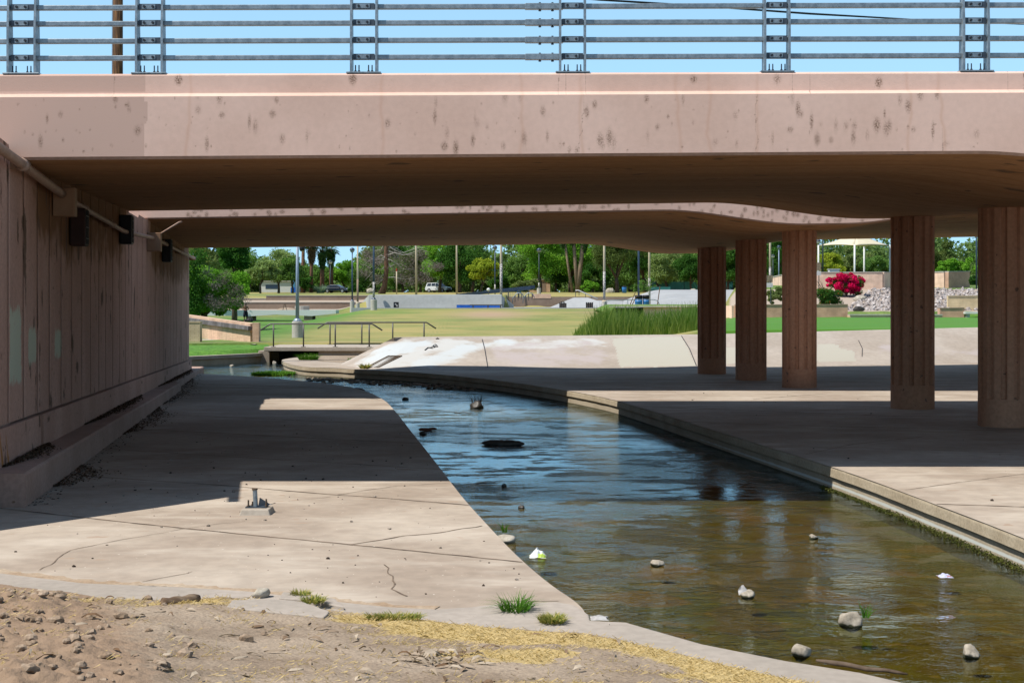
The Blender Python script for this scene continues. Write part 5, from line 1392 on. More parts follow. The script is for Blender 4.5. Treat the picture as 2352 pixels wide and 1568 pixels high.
for (x, d, yt, w, fo, s_, lab) in ((575, 262, 560, 90, 'mid', 141, 'tall mid green tree behind the leftmost mesquite'), (712, 268, 600, 80, 'mid', 142, 'mid green tree behind the palms'), (860, 268, 560, 90, 'olive', 143, 'olive tree behind the dead pine twigs, left'),
        (905, 270, 545, 90, 'dark', 144, 'dark tree directly behind the dead pine trunk'), (1085, 266, 540, 80, 'mid', 145, 'mid green tree behind the yellow green tree'), (1345, 262, 520, 110, 'mid', 146, 'tall mid green tree behind the thick palm'),
        (1448, 264, 520, 110, 'mid', 147, 'tall green tree behind the two pines'), (1510, 262, 540, 90, 'mid', 148, 'green tree between the dark pine and the olive one'), (1625, 260, 540, 100, 'mid', 149, 'green tree behind the first column'), (1720, 258, 530, 110, 'dark', 150, 'dark green tree behind the second column')):
    tree('broadleaf_tree', lab, x, d, yt, w, fo, s_, ybot=668, group=TG, n=34, per=190, ls=.36)
for (x, d, yt, w, fo, s, lab) in ((2236, 133, 628, 26, 'dark', 51, 'clipped dark hedge at the right end of the upper wall'), (1772, 116, 664, 26, 'olive', 52, 'dry grey green shrub beside the sign between columns'),
                             (1788, 117, 650, 26, 'olive', 53, 'tall dry shrub against the curved wall by the third column'), (1360, 236, 642, 60, 'bright', 54, 'bright leafy shrub at the foot of the palm trunks'),
                             (1420 + 42, 233, 652, 34, 'mid', 55, 'green shrub right of the thick pine trunk'), (1200, 233, 640, 54, 'olive', 56, 'grey green shrub left of the globe lamp'),
                             (820, 238, 650, 44, 'dark', 57, 'dark shrub behind the tan pole'), (1225, 236, 640, 30, 'olive', 58, 'dry brown shrub by the concrete lamp base')):
    tree('shrub', lab, x, d, yt, w, fo, s, ybot=CZ * 0 + 672 if d > 200 else (698 if d < 120 else 656), trunk=False, n=30, per=150, shell=.15, ls=.26 if d > 200 else .14, cat='shrub')
# spiky plant by the sedan
X = XD(736, 240); tuft('spiky_plant', 'blue green spiky plant left of the dark sedan', 'plant', (X, 240, G(X, 240)), 260, .9, 1.7, LM['agave'], .05, .9, 3, .3)
# dead-branched pine: trunk, bare limbs and a haze of grey twigs
X = XD(886, 224); t = thing('dead_pine', 'half dead pine with a reddish trunk and a mass of bare grey twigs', 'tree', (X, 224, G(X, 224))); s = 224 / F
mb = MB(); mb.tube([(-.7, 0, -.2), (-.2, 0, 1.2), (.1, 0, 3.5), (.05, 0, 7), (0, 0, 12)], [.62, .42, .36, .32, .2], 10); mb.build('trunk', M['bark_red'], t, smooth=True)
rr = random.Random(5); mb = MB()
for k in range(26):
    h = rr.uniform(2.5, 10); sg = rr.choice((-1, 1)); l = rr.uniform(2, 8) * (1 if sg > 0 else .6); p = Vector((0, 0, h)); pts = [p]
    for q in range(5): p = p + Vector((sg * l / 5, rr.uniform(-.5, .5), rr.uniform(-.9, .55))); pts.append(p)
    mb.tube(pts, [.09, .075, .06, .045, .03, .015], 5)
mb.build('bare_branches', M['pale_wood'], t, smooth=True)
cs, rs = [], []
for (x, y, k) in ((850, 600, 1.5), (838, 625, 1.2), (866, 640, 1.1), (905, 590, 1.6), (930, 600, 1.8), (955, 620, 1.6), (985, 612, 1.5), (945, 645, 1.5), (975, 640, 1.5), (1005, 612, 1.0), (870, 580, 1.6), (915, 620, 1.6), (890, 575, 1.5), (960, 585, 1.6), (846, 580, 1.2), (920, 640, 1.2), (866, 600, 1.2)):
    cs.append(((x - 886) * s, rr.uniform(-1.5, 1.5), (HY - y) * s + CZ - t.location.z)); rs.append((k * 1.1, k, k * .75))
V, Q, H = cloud(cs, rs, 420, .5, 98, asp=.07); np_mesh('twigs', V, Q, LM['deadtwig'], t, attrs={'hue': ('FACE', H)})
# palms
def palm(label, x, d, ytop, lean=0.0, bark='palm_bark', skirt=True, r=.26, seed=1):
    X = XD(x, d); gz = G(X, d); t = thing('palm_tree', label, 'palm', (X, d, gz), group='palm trees'); H_ = CZ - (ytop - HY) * d / F - gz
    mb = MB(); mb.tube([(-lean, 0, -.2), (-lean * .5, 0, H_ * .45), (0, 0, H_)], [r * 1.25, r, r * .9], 10); mb.build('trunk', M[bark], t, smooth=True)
    rr = random.Random(seed); V = []; Q = []; Hh = []; V2 = []; Q2 = []; H2 = []
    def frond(Vl, Ql, Hl, a, el, L_, nl, droop):
        st = Vector((0, 0, H_)); dirv = Vector((math.cos(a) * math.cos(el), math.sin(a) * math.cos(el), math.sin(el))); hub = st + dirv * L_ * .45 - Vector((0, 0, droop * .3)); side = dirv.cross(Vector((0, 0, 1))); side = side.normalized() if side.length > .01 else Vector((1, 0, 0)); h = rr.random()
        for i in range(nl):
            th = (i / (nl - 1) - .5) * 2.4; v = (dirv * math.cos(th) + side * math.sin(th)); tip = hub + v * L_ * .6 - Vector((0, 0, droop * rr.uniform(.6, 1.1))); w_ = .05; k = len(Vl)
            p = v.cross(Vector((0, 0, 1))).normalized() * w_ if abs(v.z) < .98 else side * w_
            Vl += [hub - p * .4, hub + p * .4, hub.lerp(tip, .55) + p * 1.2 + Vector((0, 0, .12)), tip, hub.lerp(tip, .55) - p * 1.2 + Vector((0, 0, .12))]; Ql.append((k, k + 1, k + 2, k + 4)); Ql.append((k + 4, k + 2, k + 3, k + 3)); Hl += [h, h]
        k = len(Vl); q = side * .03; Vl += [st - q, st + q, hub + q, hub - q]; Ql.append((k, k + 1, k + 2, k + 3)); Hl.append(h)
    for i in range(34): frond(V, Q, Hh, rr.uniform(0, 6.28), rr.uniform(-.5, 1.2), rr.uniform(1.6, 2.1), 12, rr.uniform(.2, .7))
    V = [tuple(v) for v in V]; mb = MB(); mb.v = V; mb.f = [q if q[2] != q[3] else q[:3] for q in Q]; mb.m = [0] * len(Q); o = mb.build('fronds', LM['palm'], t); a = o.data.attributes.new('hue', 'FLOAT', 'FACE'); a.data.foreach_set('value', Hh)
    if skirt:
        cs = [(.0, 0, H_ - .5 - .55 * k) for k in range(5)]; rs = [(1.0 - .12 * k, 1.0 - .12 * k, .6) for k in range(5)]
        V, Q, H = cloud(cs, rs, 260, .7, seed + 4, asp=.18, hang=1.0); np_mesh('skirt', V, Q, LM['skirt' if seed % 2 else 'palm'], t, attrs={'hue': ('FACE', H)})
    return t
palm('tall bare trunked palm, first behind the blue grey lamp pole', 697, 250, 545, .2, 'bark_red', False, .30, 2)
palm('second tall palm trunk with its crown under the bridge edge', 716, 252, 562, .1, 'bark_red', True, .28, 3)
palm('skirted fan palm with a dark dead skirt, third in the row', 740, 254, 574, .0, 'bark_red', True, .36, 4)
palm('skirted fan palm at the right end of the row, fronds against the sky', 760, 256, 572, -.1, 'bark_red', True, .36, 6)
palm('thin leaning palm trunk, leftmost of the three in the tall trees', 1293, 238, 520, -1.6, 'palm_bark', True, .20, 8)
palm('leaning palm with a rough patterned trunk, middle of the three', 1315, 238, 515, -.9, 'palm_bark', True, .30, 10)
palm('thick rough palm trunk leaning left, rightmost of the three', 1342, 238, 530, 1.2, 'palm_bark', True, .36, 12)
# flowering bushes on the rocky slope
X = XD(1944, 124.5); t = thing('bougainvillea', 'big magenta flowering bush in front of the upper block wall', 'bush', (X, 124.5, G(X, 124.5)))
cs, rs = clumps(61, 64, (0, 0, .98), (1.85, 1.3, 1.05), (.16, .5), .35, .15); V, Q, H = cloud(cs, rs, 230, .13, 62, asp=.85); np_mesh('flowers', V, Q, LM['magenta'], t, attrs={'hue': ('FACE', H)})
cs, rs = clumps(63, 26, (.1, .0, 1.0), (1.5, 1.15, 1.0), (.28, .42), .7); V, Q, H = cloud(cs, rs, 120, .14, 64); np_mesh('leaves', V, Q, LM['dark'], t, attrs={'hue': ('FACE', H)})
mb = MB()
for k in range(9):
    a = k * .7; mb.tube([(0, 0, 0), (.5 * math.cos(a), .4 * math.sin(a), 1.1), (1.2 * math.cos(a), 1.0 * math.sin(a), 1.7)], [.04, .03, .01], 5)
mb.build('stems', M['bark'], t)
X = XD(1902, 116.5); t = thing('flowering_shrub', 'dense dark green bush with small orange flowers left of the magenta one', 'bush', (X, 116.5, G(X, 116.5)))
cs, rs = clumps(65, 60, (0, 0, .72), (1.15, .95, .95), (.28, .42), .25, .1); V, Q, H = cloud(cs, rs, 240, .11, 66); np_mesh('leaves', V, Q, LM['dark'], t, attrs={'hue': ('FACE', H)})
V, Q, H = cloud(cs, [(a * 1.05, b * 1.05, c * 1.05) for a, b, c in rs], 7, .09, 67, asp=.9); lm('orange', (.45, .07, .02), (.65, .16, .06)); np_mesh('blossoms', V, Q, LM['orange'], t, attrs={'hue': ('FACE', H)})
mb = MB()
for k in range(7): mb.tube([(-.3, 0, 1.2), (-.5 - .1 * k, 0, 2.0 + .1 * (k % 3))], [.02, .01], 4)
mb.build('stems', M['bark'], t)
# reeds behind the bank
r = np.random.default_rng(8); V = []; Q = []; H = []
lm('reed', (.075, .15, .02), (.31, .36, .12), .45); lm('reedhead', (.13, .09, .03), (.22, .16, .07), .1)
for i in range(5200):
    x = 1318 + 292 * r.random(); d = 60 + 12 * r.random(); 
    X = XD(x, d); e = min(1, max(.3, (x - 1300) / 70)); gz = G(X, d); h = (1.45 + .55 * fbm(np.array([X * .7]), np.array([d * .3]), 3)[0]) * e * r.uniform(.36, 1.12) * (.62 + .5 * fbm(np.array([X * 1.6]), np.array([d * .9]), 5)[0]) * (1 - .28 * max(0, (x - 1430) / 190))
    a = r.uniform(0, 6.28); ln = r.normal(0, .16) + .04; k = len(V); w = .016
    for t_, f in ((0, 1), (.55, .9), (1, .15)): V += [(X + ln * h * t_ ** 1.5 - w * f, d + .1 * math.sin(a) * t_, gz + h * t_), (X + ln * h * t_ ** 1.5 + w * f, d + .1 * math.sin(a) * t_ + .01, gz + h * t_)]
    Q += [(k, k + 1, k + 3, k + 2), (k + 2, k + 3, k + 5, k + 4)]; hh = np.clip(r.normal(.45, .25), 0, 1); H += [hh, hh]
stuff(np_mesh('reeds', V, Q, LM['reed'], attrs={'hue': ('FACE', H)}), 'tall green reeds standing behind the slanted bank', 'reeds')
# far mass of trees that closes the view
cs, rs = [], []
r = np.random.default_rng(9)
for i in range(1250):
    x = r.uniform(430, 2420); d = r.uniform(282, 335); X = XD(x, d); gz = CZ + 2.9; gap = .55 if 1140 < x < 1172 or 555 < x < 580 or 690 < x < 800 else 1.0
    k = r.uniform(1.6, 3.4); cs.append((X, d, gz + r.uniform(0, 7.0 if x < 815 else 13.0) * r.random() ** .4 * gap)); rs.append((k, k, k * .8))
V, Q, H = cloud(cs, rs, 110, .95, 77); lm('far', (.05, .09, .03), (.12, .18, .06)); stuff(np_mesh('distant_trees', V, Q, LM['far'], attrs={'hue': ('FACE', H)}), 'distant belt of trees closing the view behind the park', 'trees')
# ================================================================== the skate park and the rest of the park
FL = -.2
mb = MB(); mb.prism([(-15.5, 137.2), (0, 136.7), (14, 136.7), (14, 139), (34, 139), (34, 188.8), (-.6, 188.8), (-.6, 152), (-15.5, 152)], Z(-1.2), Z(FL)); struct(mb.build('pavement', M['skate']), 'pale concrete floor of the skate park')
# grassed berm in front, held by a block wall
tw = thing('block_wall', 'low tan block wall behind the reeds, holding up a grass strip', 'wall', (XD(1500, 112), 112, Z(-.8)), group=None); o = tw.location
mb = MB(); wallseg(mb, (XD(1478, 112), 112), (XD(1676, 110), 110), Z(-1.1), Z(-1.1), Z(-.07), Z(-.06), .3); mb.build('wall', M['pink_brick'], tw, org=o); mb = MB(); wallseg(mb, (XD(1400, 112.3), 112.3), (XD(1676, 110), 110), Z(-.11), Z(-.10), Z(-.03), Z(-.02), .4); mb.build('cap', M['concrete'], tw, org=o)
def berm(U, V):
    x0 = 7.6 + 0 * U; X = XD(1395, 112) + (XD(1690, 112) - XD(1395, 112) + 1.6 * V) * U; Y = 112.2 + 26 * V
    return X, Y, CZ + np.interp(V, [0, .5, 1], [-.06, .12, -.16]) - .5 * (1 - sstep(0, .08, U))
bm_ = grid('lawn', np.linspace(0, 1, 60), np.linspace(0, 1, 40), berm, M['lawn'], attrs={'dry': lambda U, V: .6 * sstep(.4, .7, fbm(U * 6, V * 5, 3)), 'lush': lambda U, V: .3 + 0 * U}); struct(bm_, 'grass strip in front of the skate park barrels')
# big sloping concrete bank at the right of the skate park
def hump(U, V):
    X = XD(1420, 150) + (34.5 - XD(1420, 150)) * U; Y = 140 + 48 * V; e = sstep(0, .35, U)
    return X, Y, CZ - .196 + e * (np.interp(V, [0, .15, .75, .9, 1], [.25, .4, 2.05, 2.25, 2.1]) - .0) * (1 - .25 * sstep(.75, 1, U)) + .02 * fbm(X * .2, Y * .2, 2)
hp = grid('pavement', np.linspace(0, 1, 40), np.linspace(0, 1, 30), hump, M['skate'], smooth=True); struct(hp, 'rising concrete bank at the right of the skate park')
# grey bank wall
t = thing('concrete_wall', 'long smooth grey concrete wall of the skate park with a splayed left end', 'wall', (XD(1000, 150), 150, Z(FL))); o = t.location
A = [(XD(834, 154), 154), (XD(846, 149.5), 149.5), (XD(1152, 149.5), 149.5), (XD(1180, 156), 156)]
mb = MB(); top = [Z(.55), Z(1.09), Z(1.12), Z(.1)]; vs = [(x, y, Z(FL) - .3) for x, y in A] + [(x, y + .3, z) for (x, y), z in zip(A, top)] + [(x, y + 1.6, z) for (x, y), z in zip(A, top)] + [(x, y + 1.6, Z(FL) - .3) for x, y in A]
mb.add(vs, [f for i in range(3) for f in ((i, i + 1, i + 5, i + 4), (i + 4, i + 5, i + 9, i + 8), (i + 8, i + 9, i + 13, i + 12))] + [(0, 4, 8, 12), (3, 15, 11, 7)]); mb.build('wall', M['skategrey'], t, org=o)
mb = MB(); mb.bar((A[1][0], 149.86, top[1] + .03), (A[2][0], 149.86, top[2] + .03), .12, .06); mb.build('edge_trim', M['white'], t, org=o)
# terrace walls
for (x0, x1, d, z0, z1, lab) in ((400, 560, 165.2, -.7, .02, 'lower brown terrace wall, left stretch near the leafy tree'), (560, 846, 165.0, -.7, .36, 'lower brown terrace wall behind the footbridge'), (470, 612, 179.8, .2, .86, 'upper brown terrace wall, low left stretch'), (612, 852, 179.6, .2, 1.24, 'upper brown terrace wall, tall stretch left of the grey wall')):
    t = thing('terrace_wall', lab, 'wall', (XD(x0, d), d, Z(z0))); o = t.location
    mb = MB(); mb.box(((XD(x0, d) + XD(x1, d)) / 2, d, Z((z0 + z1) / 2)), (XD(x1, d) - XD(x0, d), .5, z1 - z0)); mb.build('wall', M['brown_wall'], t, org=o)
    mb = MB(); mb.box(((XD(x0, d) + XD(x1, d)) / 2, d, Z(z1) + .03), (XD(x1, d) - XD(x0, d), .6, .06)); mb.build('cap', M['concrete'], t, org=o)
t = thing('retaining_wall', 'low brown retaining wall at the back of the skate park', 'wall', (XD(1300, 189.4), 189.4, Z(FL))); o = t.location
mb = MB(); mb.box(((XD(1165, 189.4) + XD(1560, 189.4)) / 2, 189.4, Z(.45)), (XD(1560, 189.4) - XD(1165, 189.4), .5, 1.5)); mb.build('wall', M['brown_wall'], t, org=o)
mb = MB(); p = D(1226, 679, 189.0); ol = []
for k in range(10): rr_ = .36 if k % 2 == 0 else .15; a = math.pi / 2 + k * math.pi / 5; ol.append((p.x + rr_ * math.cos(a), 189.12, p.z + rr_ * math.sin(a)))
mb.add(ol, [tuple(range(10))]); mb.build('painted_star', mat('dark_red_paint', (.12, .015, .025), rough=.7), t, org=o)
mb = MB(); q = D(1245, 680, 189.0); mb.box((q.x, 189.12, q.z), (2.4, .02, .6)); mb.build('painted_panel', M['peach_brick'], t, org=o)
# mini ramps
mb = MB(); cx = XD(1338, 162); 
mb.add([(cx - 3.6, 158, Z(FL)), (cx + 3.8, 158, Z(FL)), (cx + 3.8, 168, Z(FL)), (cx - 3.6, 168, Z(FL)), (cx - .9, 161.5, Z(.92)), (cx + .6, 161.5, Z(.92)), (cx + .6, 166, Z(.92)), (cx - .9, 166, Z(.92))], [(0, 1, 5, 4), (1, 2, 6, 5), (2, 3, 7, 6), (3, 0, 4, 7), (4, 5, 6, 7)])
o = mb.build('skate_pyramid', M['skate'], org=(cx, 163, Z(FL))); tag(o, 'pale concrete pyramid hump in the middle of the skate park', 'ramp')
mb = MB(); cx = XD(1400, 176)
mb.add([(cx - 5, 172, Z(FL)), (cx + 6, 172, Z(FL)), (cx + 6, 182, Z(.55)), (cx - 5, 182, Z(.75)), (cx - 5, 186, Z(FL)), (cx + 6, 186, Z(FL))], [(0, 1, 2, 3), (3, 2, 5, 4), (0, 3, 4), (1, 5, 2)])
o = mb.build('skate_ramp', M['skate'], org=(cx, 178, Z(FL))); tag(o, 'low concrete wedge ramp below the slanted white handrail', 'ramp')
# blue ledges, bench rail
for (x0, x1, d, h, lab) in ((1049, 1109, 139.3, .30, 'bright blue skate ledge with a white top, nearer of two'), (1103, 1148, 145.5, .30, 'bright blue skate ledge with a white top, farther of two')):
    X0, X1 = XD(x0, d), XD(x1, d); t = thing('skate_ledge', lab, 'ledge', ((X0 + X1) / 2, d, Z(FL))); mb = MB(); mb.box((0, 0, h / 2), (X1 - X0, .7, h)); mb.build('body', M['blue'], t); mb = MB(); mb.box((0, 0, h + .02), (X1 - X0 + .04, .74, .04)); mb.build('top', M['white'], t)
X0, X1 = XD(1079, 137.7), XD(1155, 137.7); t = thing('long_bench', 'long dark bench on three legs in front of the blue ledges', 'bench', ((X0 + X1) / 2, 137.7, Z(FL))); mb = MB(); mb.box((0, 0, .27), (X1 - X0, .35, .10)); mb.build('seat', M['bronze'], t)
for q in (-.40, .05, .43): mb = MB(); mb.box((q * (X1 - X0), 0, .11), (.12, .22, .24)); mb.build('leg', M['bronze'], t)
# slatted panels
for (x, lab, peak) in ((1293, 'dark slatted panel with a pointed top on the skate floor', True), (1354, 'dark slatted panel with a flat top on the skate floor', False)):
    t = thing('slatted_panel', lab, 'panel', (XD(x, 141.5), 141.5, Z(FL)))
    for k in range(4): mb = MB(); hh = .50 + (.10 if peak and k in (1, 2) else 0) - (.06 if peak and k == 3 else 0); mb.box((-.31 + .205 * k, 0, hh / 2), (.10, .12, hh)); mb.build('slat', M['black'], t)
    mb = MB()
    if peak: mb.bar((-.36, 0, .48), (-.05, 0, .63), .1, .04); mb.bar((-.05, 0, .63), (.2, 0, .50), .1, .04)
    else: mb.box((0, 0, .52), (.74, .12, .04))
    mb.build('top_bar', M['black'], t); mb = MB(); mb.box((0, .03, .24), (.68, .03, .46)); mb.build('back_board', M['pink_plain'], t)
# sticker box, planter, frame
X = XD(910, 147.8); t = thing('utility_box', 'dark box covered in white stickers by the grey wall', 'box', (X, 147.8, Z(FL))); mb = MB(); mb.box((0, 0, .29), (.52, .4, .58)); mb.build('body', M['black'], t, bevel=.02)
mb = MB(); mb.box((-.08, -.205, .36), (.2, .01, .14)); mb.box((.1, -.205, .2), (.16, .01, .2)); mb.build('sticker', M['sticker'], t)
X = XD(694, 156); t = thing('planter', 'round low concrete planter below the terrace walls', 'planter', (X, 156, G(X, 156) - .05)); mb = MB(); mb.lathe([(.80, 0), (.80, .50), (.66, .52), (.66, .4)], (0, 0, 0), 20); mb.build('ring', M['concrete'], t, smooth=False); mb = MB(); mb.lathe([(.64, .3), (.64, .42)], (0, 0, 0), 16); mb.build('soil', M['dirt'], t)
X = XD(654, 150); t = thing('trestle', 'bare leaning two legged frame on the gravel mound', 'frame', (X, 150, G(X, 150)))
for s_ in (-1, 1): mb = MB(); mb.tube([(s_ * .33, 0, -.1), (s_ * .04, 0, 1.1)], .035, 6); mb.build('leg', M['bark'], t)
mb = MB(); mb.lathe([(2.0, -.1), (1.5, .15), (.8, .42), (.2, .5)], (XD(660, 153), 153, G(XD(660, 153), 153)), 18); o = mb.build('gravel_mound', M['dirt'], smooth=True); stuff(o, 'low mound of gravel below the terrace walls', 'gravel')
# barrels and low pipe rail
for (x, w, lab) in ((1467, .62, 'blue plastic barrel with a black lid, left of the pair'), (1484, .54, 'blue plastic barrel with a black lid, right of the pair')):
    X = XD(x, 130); t = thing('barrel', lab, 'barrel', (X, 130, CZ + .07), group='blue barrels'); r_ = w / 2 * 1.1
    mb = MB(); mb.lathe([(r_ * .93, 0), (r_, .05), (r_, .28), (r_ * 1.04, .30), (r_, .32), (r_, .58)], (0, 0, 0), 20); mb.build('drum', M['bluebarrel'], t, smooth=True); mb = MB(); mb.lathe([(r_ * 1.05, .56), (r_ * 1.05, .86), (r_ * .9, .9)], (0, 0, 0), 20); mb.build('lid', M['black'], t, smooth=True)
t = thing('pipe_rail', 'low bent grey pipe rail in front of the barrels', 'rail', (XD(1390, 127), 127, CZ)); o = t.location
pts = [D(1389, 703, 127), D(1390, 693, 127), D(1395, 690, 127), D(1440, 688.5, 127), D(1502, 688, 127), D(1511, 691, 127), D(1515, 701, 127)]; mb = MB(); mb.tube(pts, .035, 8); mb.build('pipe', M['galv'], t, smooth=True, org=o); a = D(1442, 688.5, 127); mb = MB(); mb.tube([a, a - Vector((0, 0, .5))], .03, 6); mb.build('post', M['galv'], t, org=o)
X = XD(1492, 131); t = thing('sapling', 'thin staked sapling with sparse leaves beside the barrels', 'tree', (X, 131, CZ + .05)); mb = MB(); mb.tube([(0, 0, 0), (.05, 0, 1.2), (-.02, 0, 2.6)], [.035, .028, .012], 6)
for k in range(9): a = k * 2.1; mb.tube([(0, 0, .9 + .15 * k), (.7 * math.cos(a), .5 * math.sin(a), 1.3 + .17 * k)], [.015, .006], 4)
mb.build('trunk', M['pale_wood'], t); cs, rs = clumps(71, 18, (-.2, 0, 1.75), (1.0, .7, .8), (.18, .3), .4); V, Q, H = cloud(cs, rs, 45, .11, 72); np_mesh('crown', V, Q, LM['mid'], t, attrs={'hue': ('FACE', H)})
for (x0, y0, x1, y1) in ((1447, 700, 1459, 672), (1452, 700, 1462, 680), (1510, 699, 1516, 658)): mb = MB(); a, b = D(x0, y0, 129), D(x1, y1, 129); mb.tube([a - X * 0 * Vector((1, 0, 0)), b], .04, 6); mb.build('stake', M['bark_red'], t, org=t.location)
# stair handrails, slanted white rail, dark ramp guard
for (x0, lab, d) in ((1188, 'grey steel stair handrail, left one beside the grey wall', 158), (1212, 'grey steel stair handrail, right one beside the brown wall', 164)):
    t = thing('handrail', lab, 'handrail', (XD(x0, d), d, Z(FL)), group='stair handrails of the skate park'); o = t.location
    pts = [D(x0 - 11, 696, d), D(x0 - 10, 684, d), D(x0, 673, d), D(x0 + 10, 673, d), D(x0 + 16, 684, d)]; mb = MB(); mb.tube(pts, .05, 7); mb.build('rail', M['galv'], t, smooth=True, org=o)
    for (x, y, y1) in ((x0 - 5, 678, 694), (x0 + 2, 673, 690), (x0 + 10, 673, 688)): mb = MB(); mb.tube([D(x, y, d), D(x, y1, d)], .045, 6); mb.build('post', M['bronze'], t, org=o)
t = thing('handrail', 'slanted white handrail running down the back of the skate park', 'handrail', (XD(1350, 174), 174, Z(FL))); o = t.location
mb = MB(); mb.tube([D(1322, 667, 174), D(1328, 666.5, 174), D(1373, 686, 174)], .06, 8); mb.build('rail', M['white'], t, smooth=True, org=o)
for (x, y, h) in ((1322, 667, 14), (1330, 667, 12), (1345, 674, 12), (1359, 680, 10)): mb = MB(); mb.tube([D(x, y, 174), D(x, y + h, 174)], .04, 6); mb.build('post', M['bronze'], t, org=o)
t = thing('ramp_guard', 'dark railing beams climbing to the right behind the grey wall', 'railing', (XD(1150, 168), 168, Z(1.0))); o = t.location
for (a, b, h) in (((1050, 678, 168), (1218, 662, 178), .34), ((1112, 671, 186), (1228, 659, 190), .42)): mb = MB(); mb.bar(D(*a), D(*b), .12, h); mb.build('beam', M['bluepole'], t, org=o)
for x, y0, y1, d in ((1168, 668, 685, 174), (1192, 665, 684, 176), (1214, 663, 684, 178)): mb = MB(); mb.tube([D(x, y0, d), D(x, y1, d)], .06, 6); mb.build('post', M['bronze'], t, org=o)
mb = MB()
for k in range(9): mb.tube([D(1166 + 6 * k, 671, 176), D(1166 + 6 * k, 684, 176)], .018, 4)
for k in range(4): mb.tube([D(1164, 672 + 3.4 * k, 176), D(1216, 672 + 3.4 * k, 176)], .015, 4)
mb.build('mesh_panel', M['galv'], t, org=o)
# white skateboarder ramp bits: white bag and ball on the wall
for (x, y, d, r_, lab) in ((1130, 671, 170, .16, 'white ball on a low post behind the grey wall'), ):
    p = D(x - 8, 668, d); t = thing('bollard_light', 'small white globe light on a short post behind the grey wall', 'light', (p.x, d, G(p.x, d))); h = p.z - t.location.z
    mb = MB(); mb.tube([(0, 0, -.1), (0, 0, h)], .05, 6); mb.build('post', M['bronze'], t); mb = MB(); mb.lathe([(.02, -.22), (.17, -.12), (.22, 0), (.17, .14), (.02, .22)], (0, 0, h + .15), 12); mb.build('globe', M['white'], t, smooth=True)
for (x, d, w, h, sd, lab) in ((851, 233, .36 * 4, 1.1, 3, 'tan boulder in front of the dark sedan'), (1130, 236, 1.3, .7, 4, 'tan boulder behind the grey wall'), (1401, 232, 1.5, 1.0, 5, 'reddish boulder below the palm trunks'), (1593, 210, 1.4, .9, 6, 'tan boulder left of the first column'), (1560, 205, 1.2, .5, 7, 'pale flat boulder by the green bench'), (1975, 121, 1.1, .6, 8, 'grey boulder at the foot of the magenta bush'), (1972, 106.8, .9, .5, 9, 'dark stone on the end of the brown brick wall')):
    bm = bmesh.new(); bmesh.ops.create_icosphere(bm, subdivisions=2, radius=1.0)
    for v in bm.verts: k = 1 + .3 * mnoise.noise(v.co * 1.3 + Vector((sd, 0, 0))); v.co = Vector((v.co.x * w / 2 * k, v.co.y * w / 2 * k * .8, v.co.z * h / 2 * k + h * .3))
    me = bpy.data.meshes.new('boulder'); bm.to_mesh(me); bm.free(); me.materials.append(M['wet_rock'] if sd == 9 else M['rock']); o = bpy.data.objects.new('boulder', me); COL.objects.link(o); X = XD(x, d); o.location = (X, d, G(X, d)); tag(o, lab, 'boulder')
# ------------------------------------------------------------------ lamps and poles
def lamp(name, label, x, d, ytop, m, r0, r1, base=None, head='globe', hm='greenpole', z=None, cat='lamp', hs=.27, stick=None, side=0):
    X = XD(x, d); gz = (G(X, d) if z is None else Z(z)); t = thing(name, label, cat, (X, d, gz)); h = CZ - (ytop - HY) * d / F - gz; b0 = 0
    if base:
        mb = MB(); mb.lathe([(base[0], -.4), (base[0], base[1] - .03), (base[0] - .03, base[1])], (0, 0, 0), 20); mb.build('concrete_base', M['concrete'], t, smooth=False); b0 = base[1]
        mb = MB(); mb.lathe([(r0 * 2.1, b0), (r0 * 2.1, b0 + .05), (r0 * 1.3, b0 + .16)], (0, 0, 0), 12); mb.build('foot_plate', M[m], t)
    mb = MB(); mb.tube([(0, 0, b0 - .05), (0, 0, h)], [r0, r1], 12); mb.build('pole', M[m], t, smooth=True)
    if stick: mb = MB(); mb.tube([(0, 0, b0 + .1), (0, 0, b0 + stick)], [r0 + .006, r0 + .002], 12); mb.build('stickers', M['sticker'], t, smooth=True)
    if head == 'globe':
        mb = MB(); s = hs; mb.lathe([(s * .3, -s * 1.0), (s * .75, -s * .7), (s * .95, -s * .1), (s, 0)], (0, 0, h + s), 14); mb.build('globe', M['white'] if hm != 'bluepole' else M['galv'], t, smooth=True)
        mb = MB(); mb.lathe([(s * 1.04, 0), (s * .95, s * .45), (s * .55, s * .85), (.02, s)], (0, 0, h + s), 14); mb.build('hood', M[hm], t, smooth=True)
    elif head == 'flood':
        mb = MB(); mb.lathe([(.10, -.22), (.16, -.12), (.17, .02), (.06, .16)], (.28, -.1, h - .55), 12); mb.build('floodlight', M['black'], t, smooth=True); mb = MB(); mb.tube([(0, 0, h - .35), (.28, -.1, h - .38)], .03, 6); mb.build('arm', M[m], t); mb = MB(); mb.lathe([(.02, -.24), (.13, -.21)], (.28, -.1, h - .55), 12); mb.build('lens', M['white'], t)
    return t
lamp('lamp_post', 'tall grey blue lamp post on a big concrete base behind the handrails', 683, 78, 545, 'greypole', .105, .07, (.30, .90), 'flood', cat='lamp')
bpy.data.objects['lamp_post']['label'] = 'tall grey blue lamp post on a big concrete base behind the handrails'
lamp('lamp_post', 'dark globe lamp post standing right behind the dark sedan', 759, 246, 606, 'greenpole', .10, .08, None, 'globe', 'greenpole', hs=.34)
lamp('lamp_post', 'navy globe lamp post on a concrete base, left of the two toned pole', 809, 148, 580, 'bluepole', .085, .06, (.24, .78), 'globe', 'bluepole', z=-.3, hs=.26)
lamp('sign_pole', 'tan pole with a brown lower half on a white round base', 821.5, 146, 530, 'tanpole', .10, .09, (.21, .52), None, z=-.28, cat='pole')
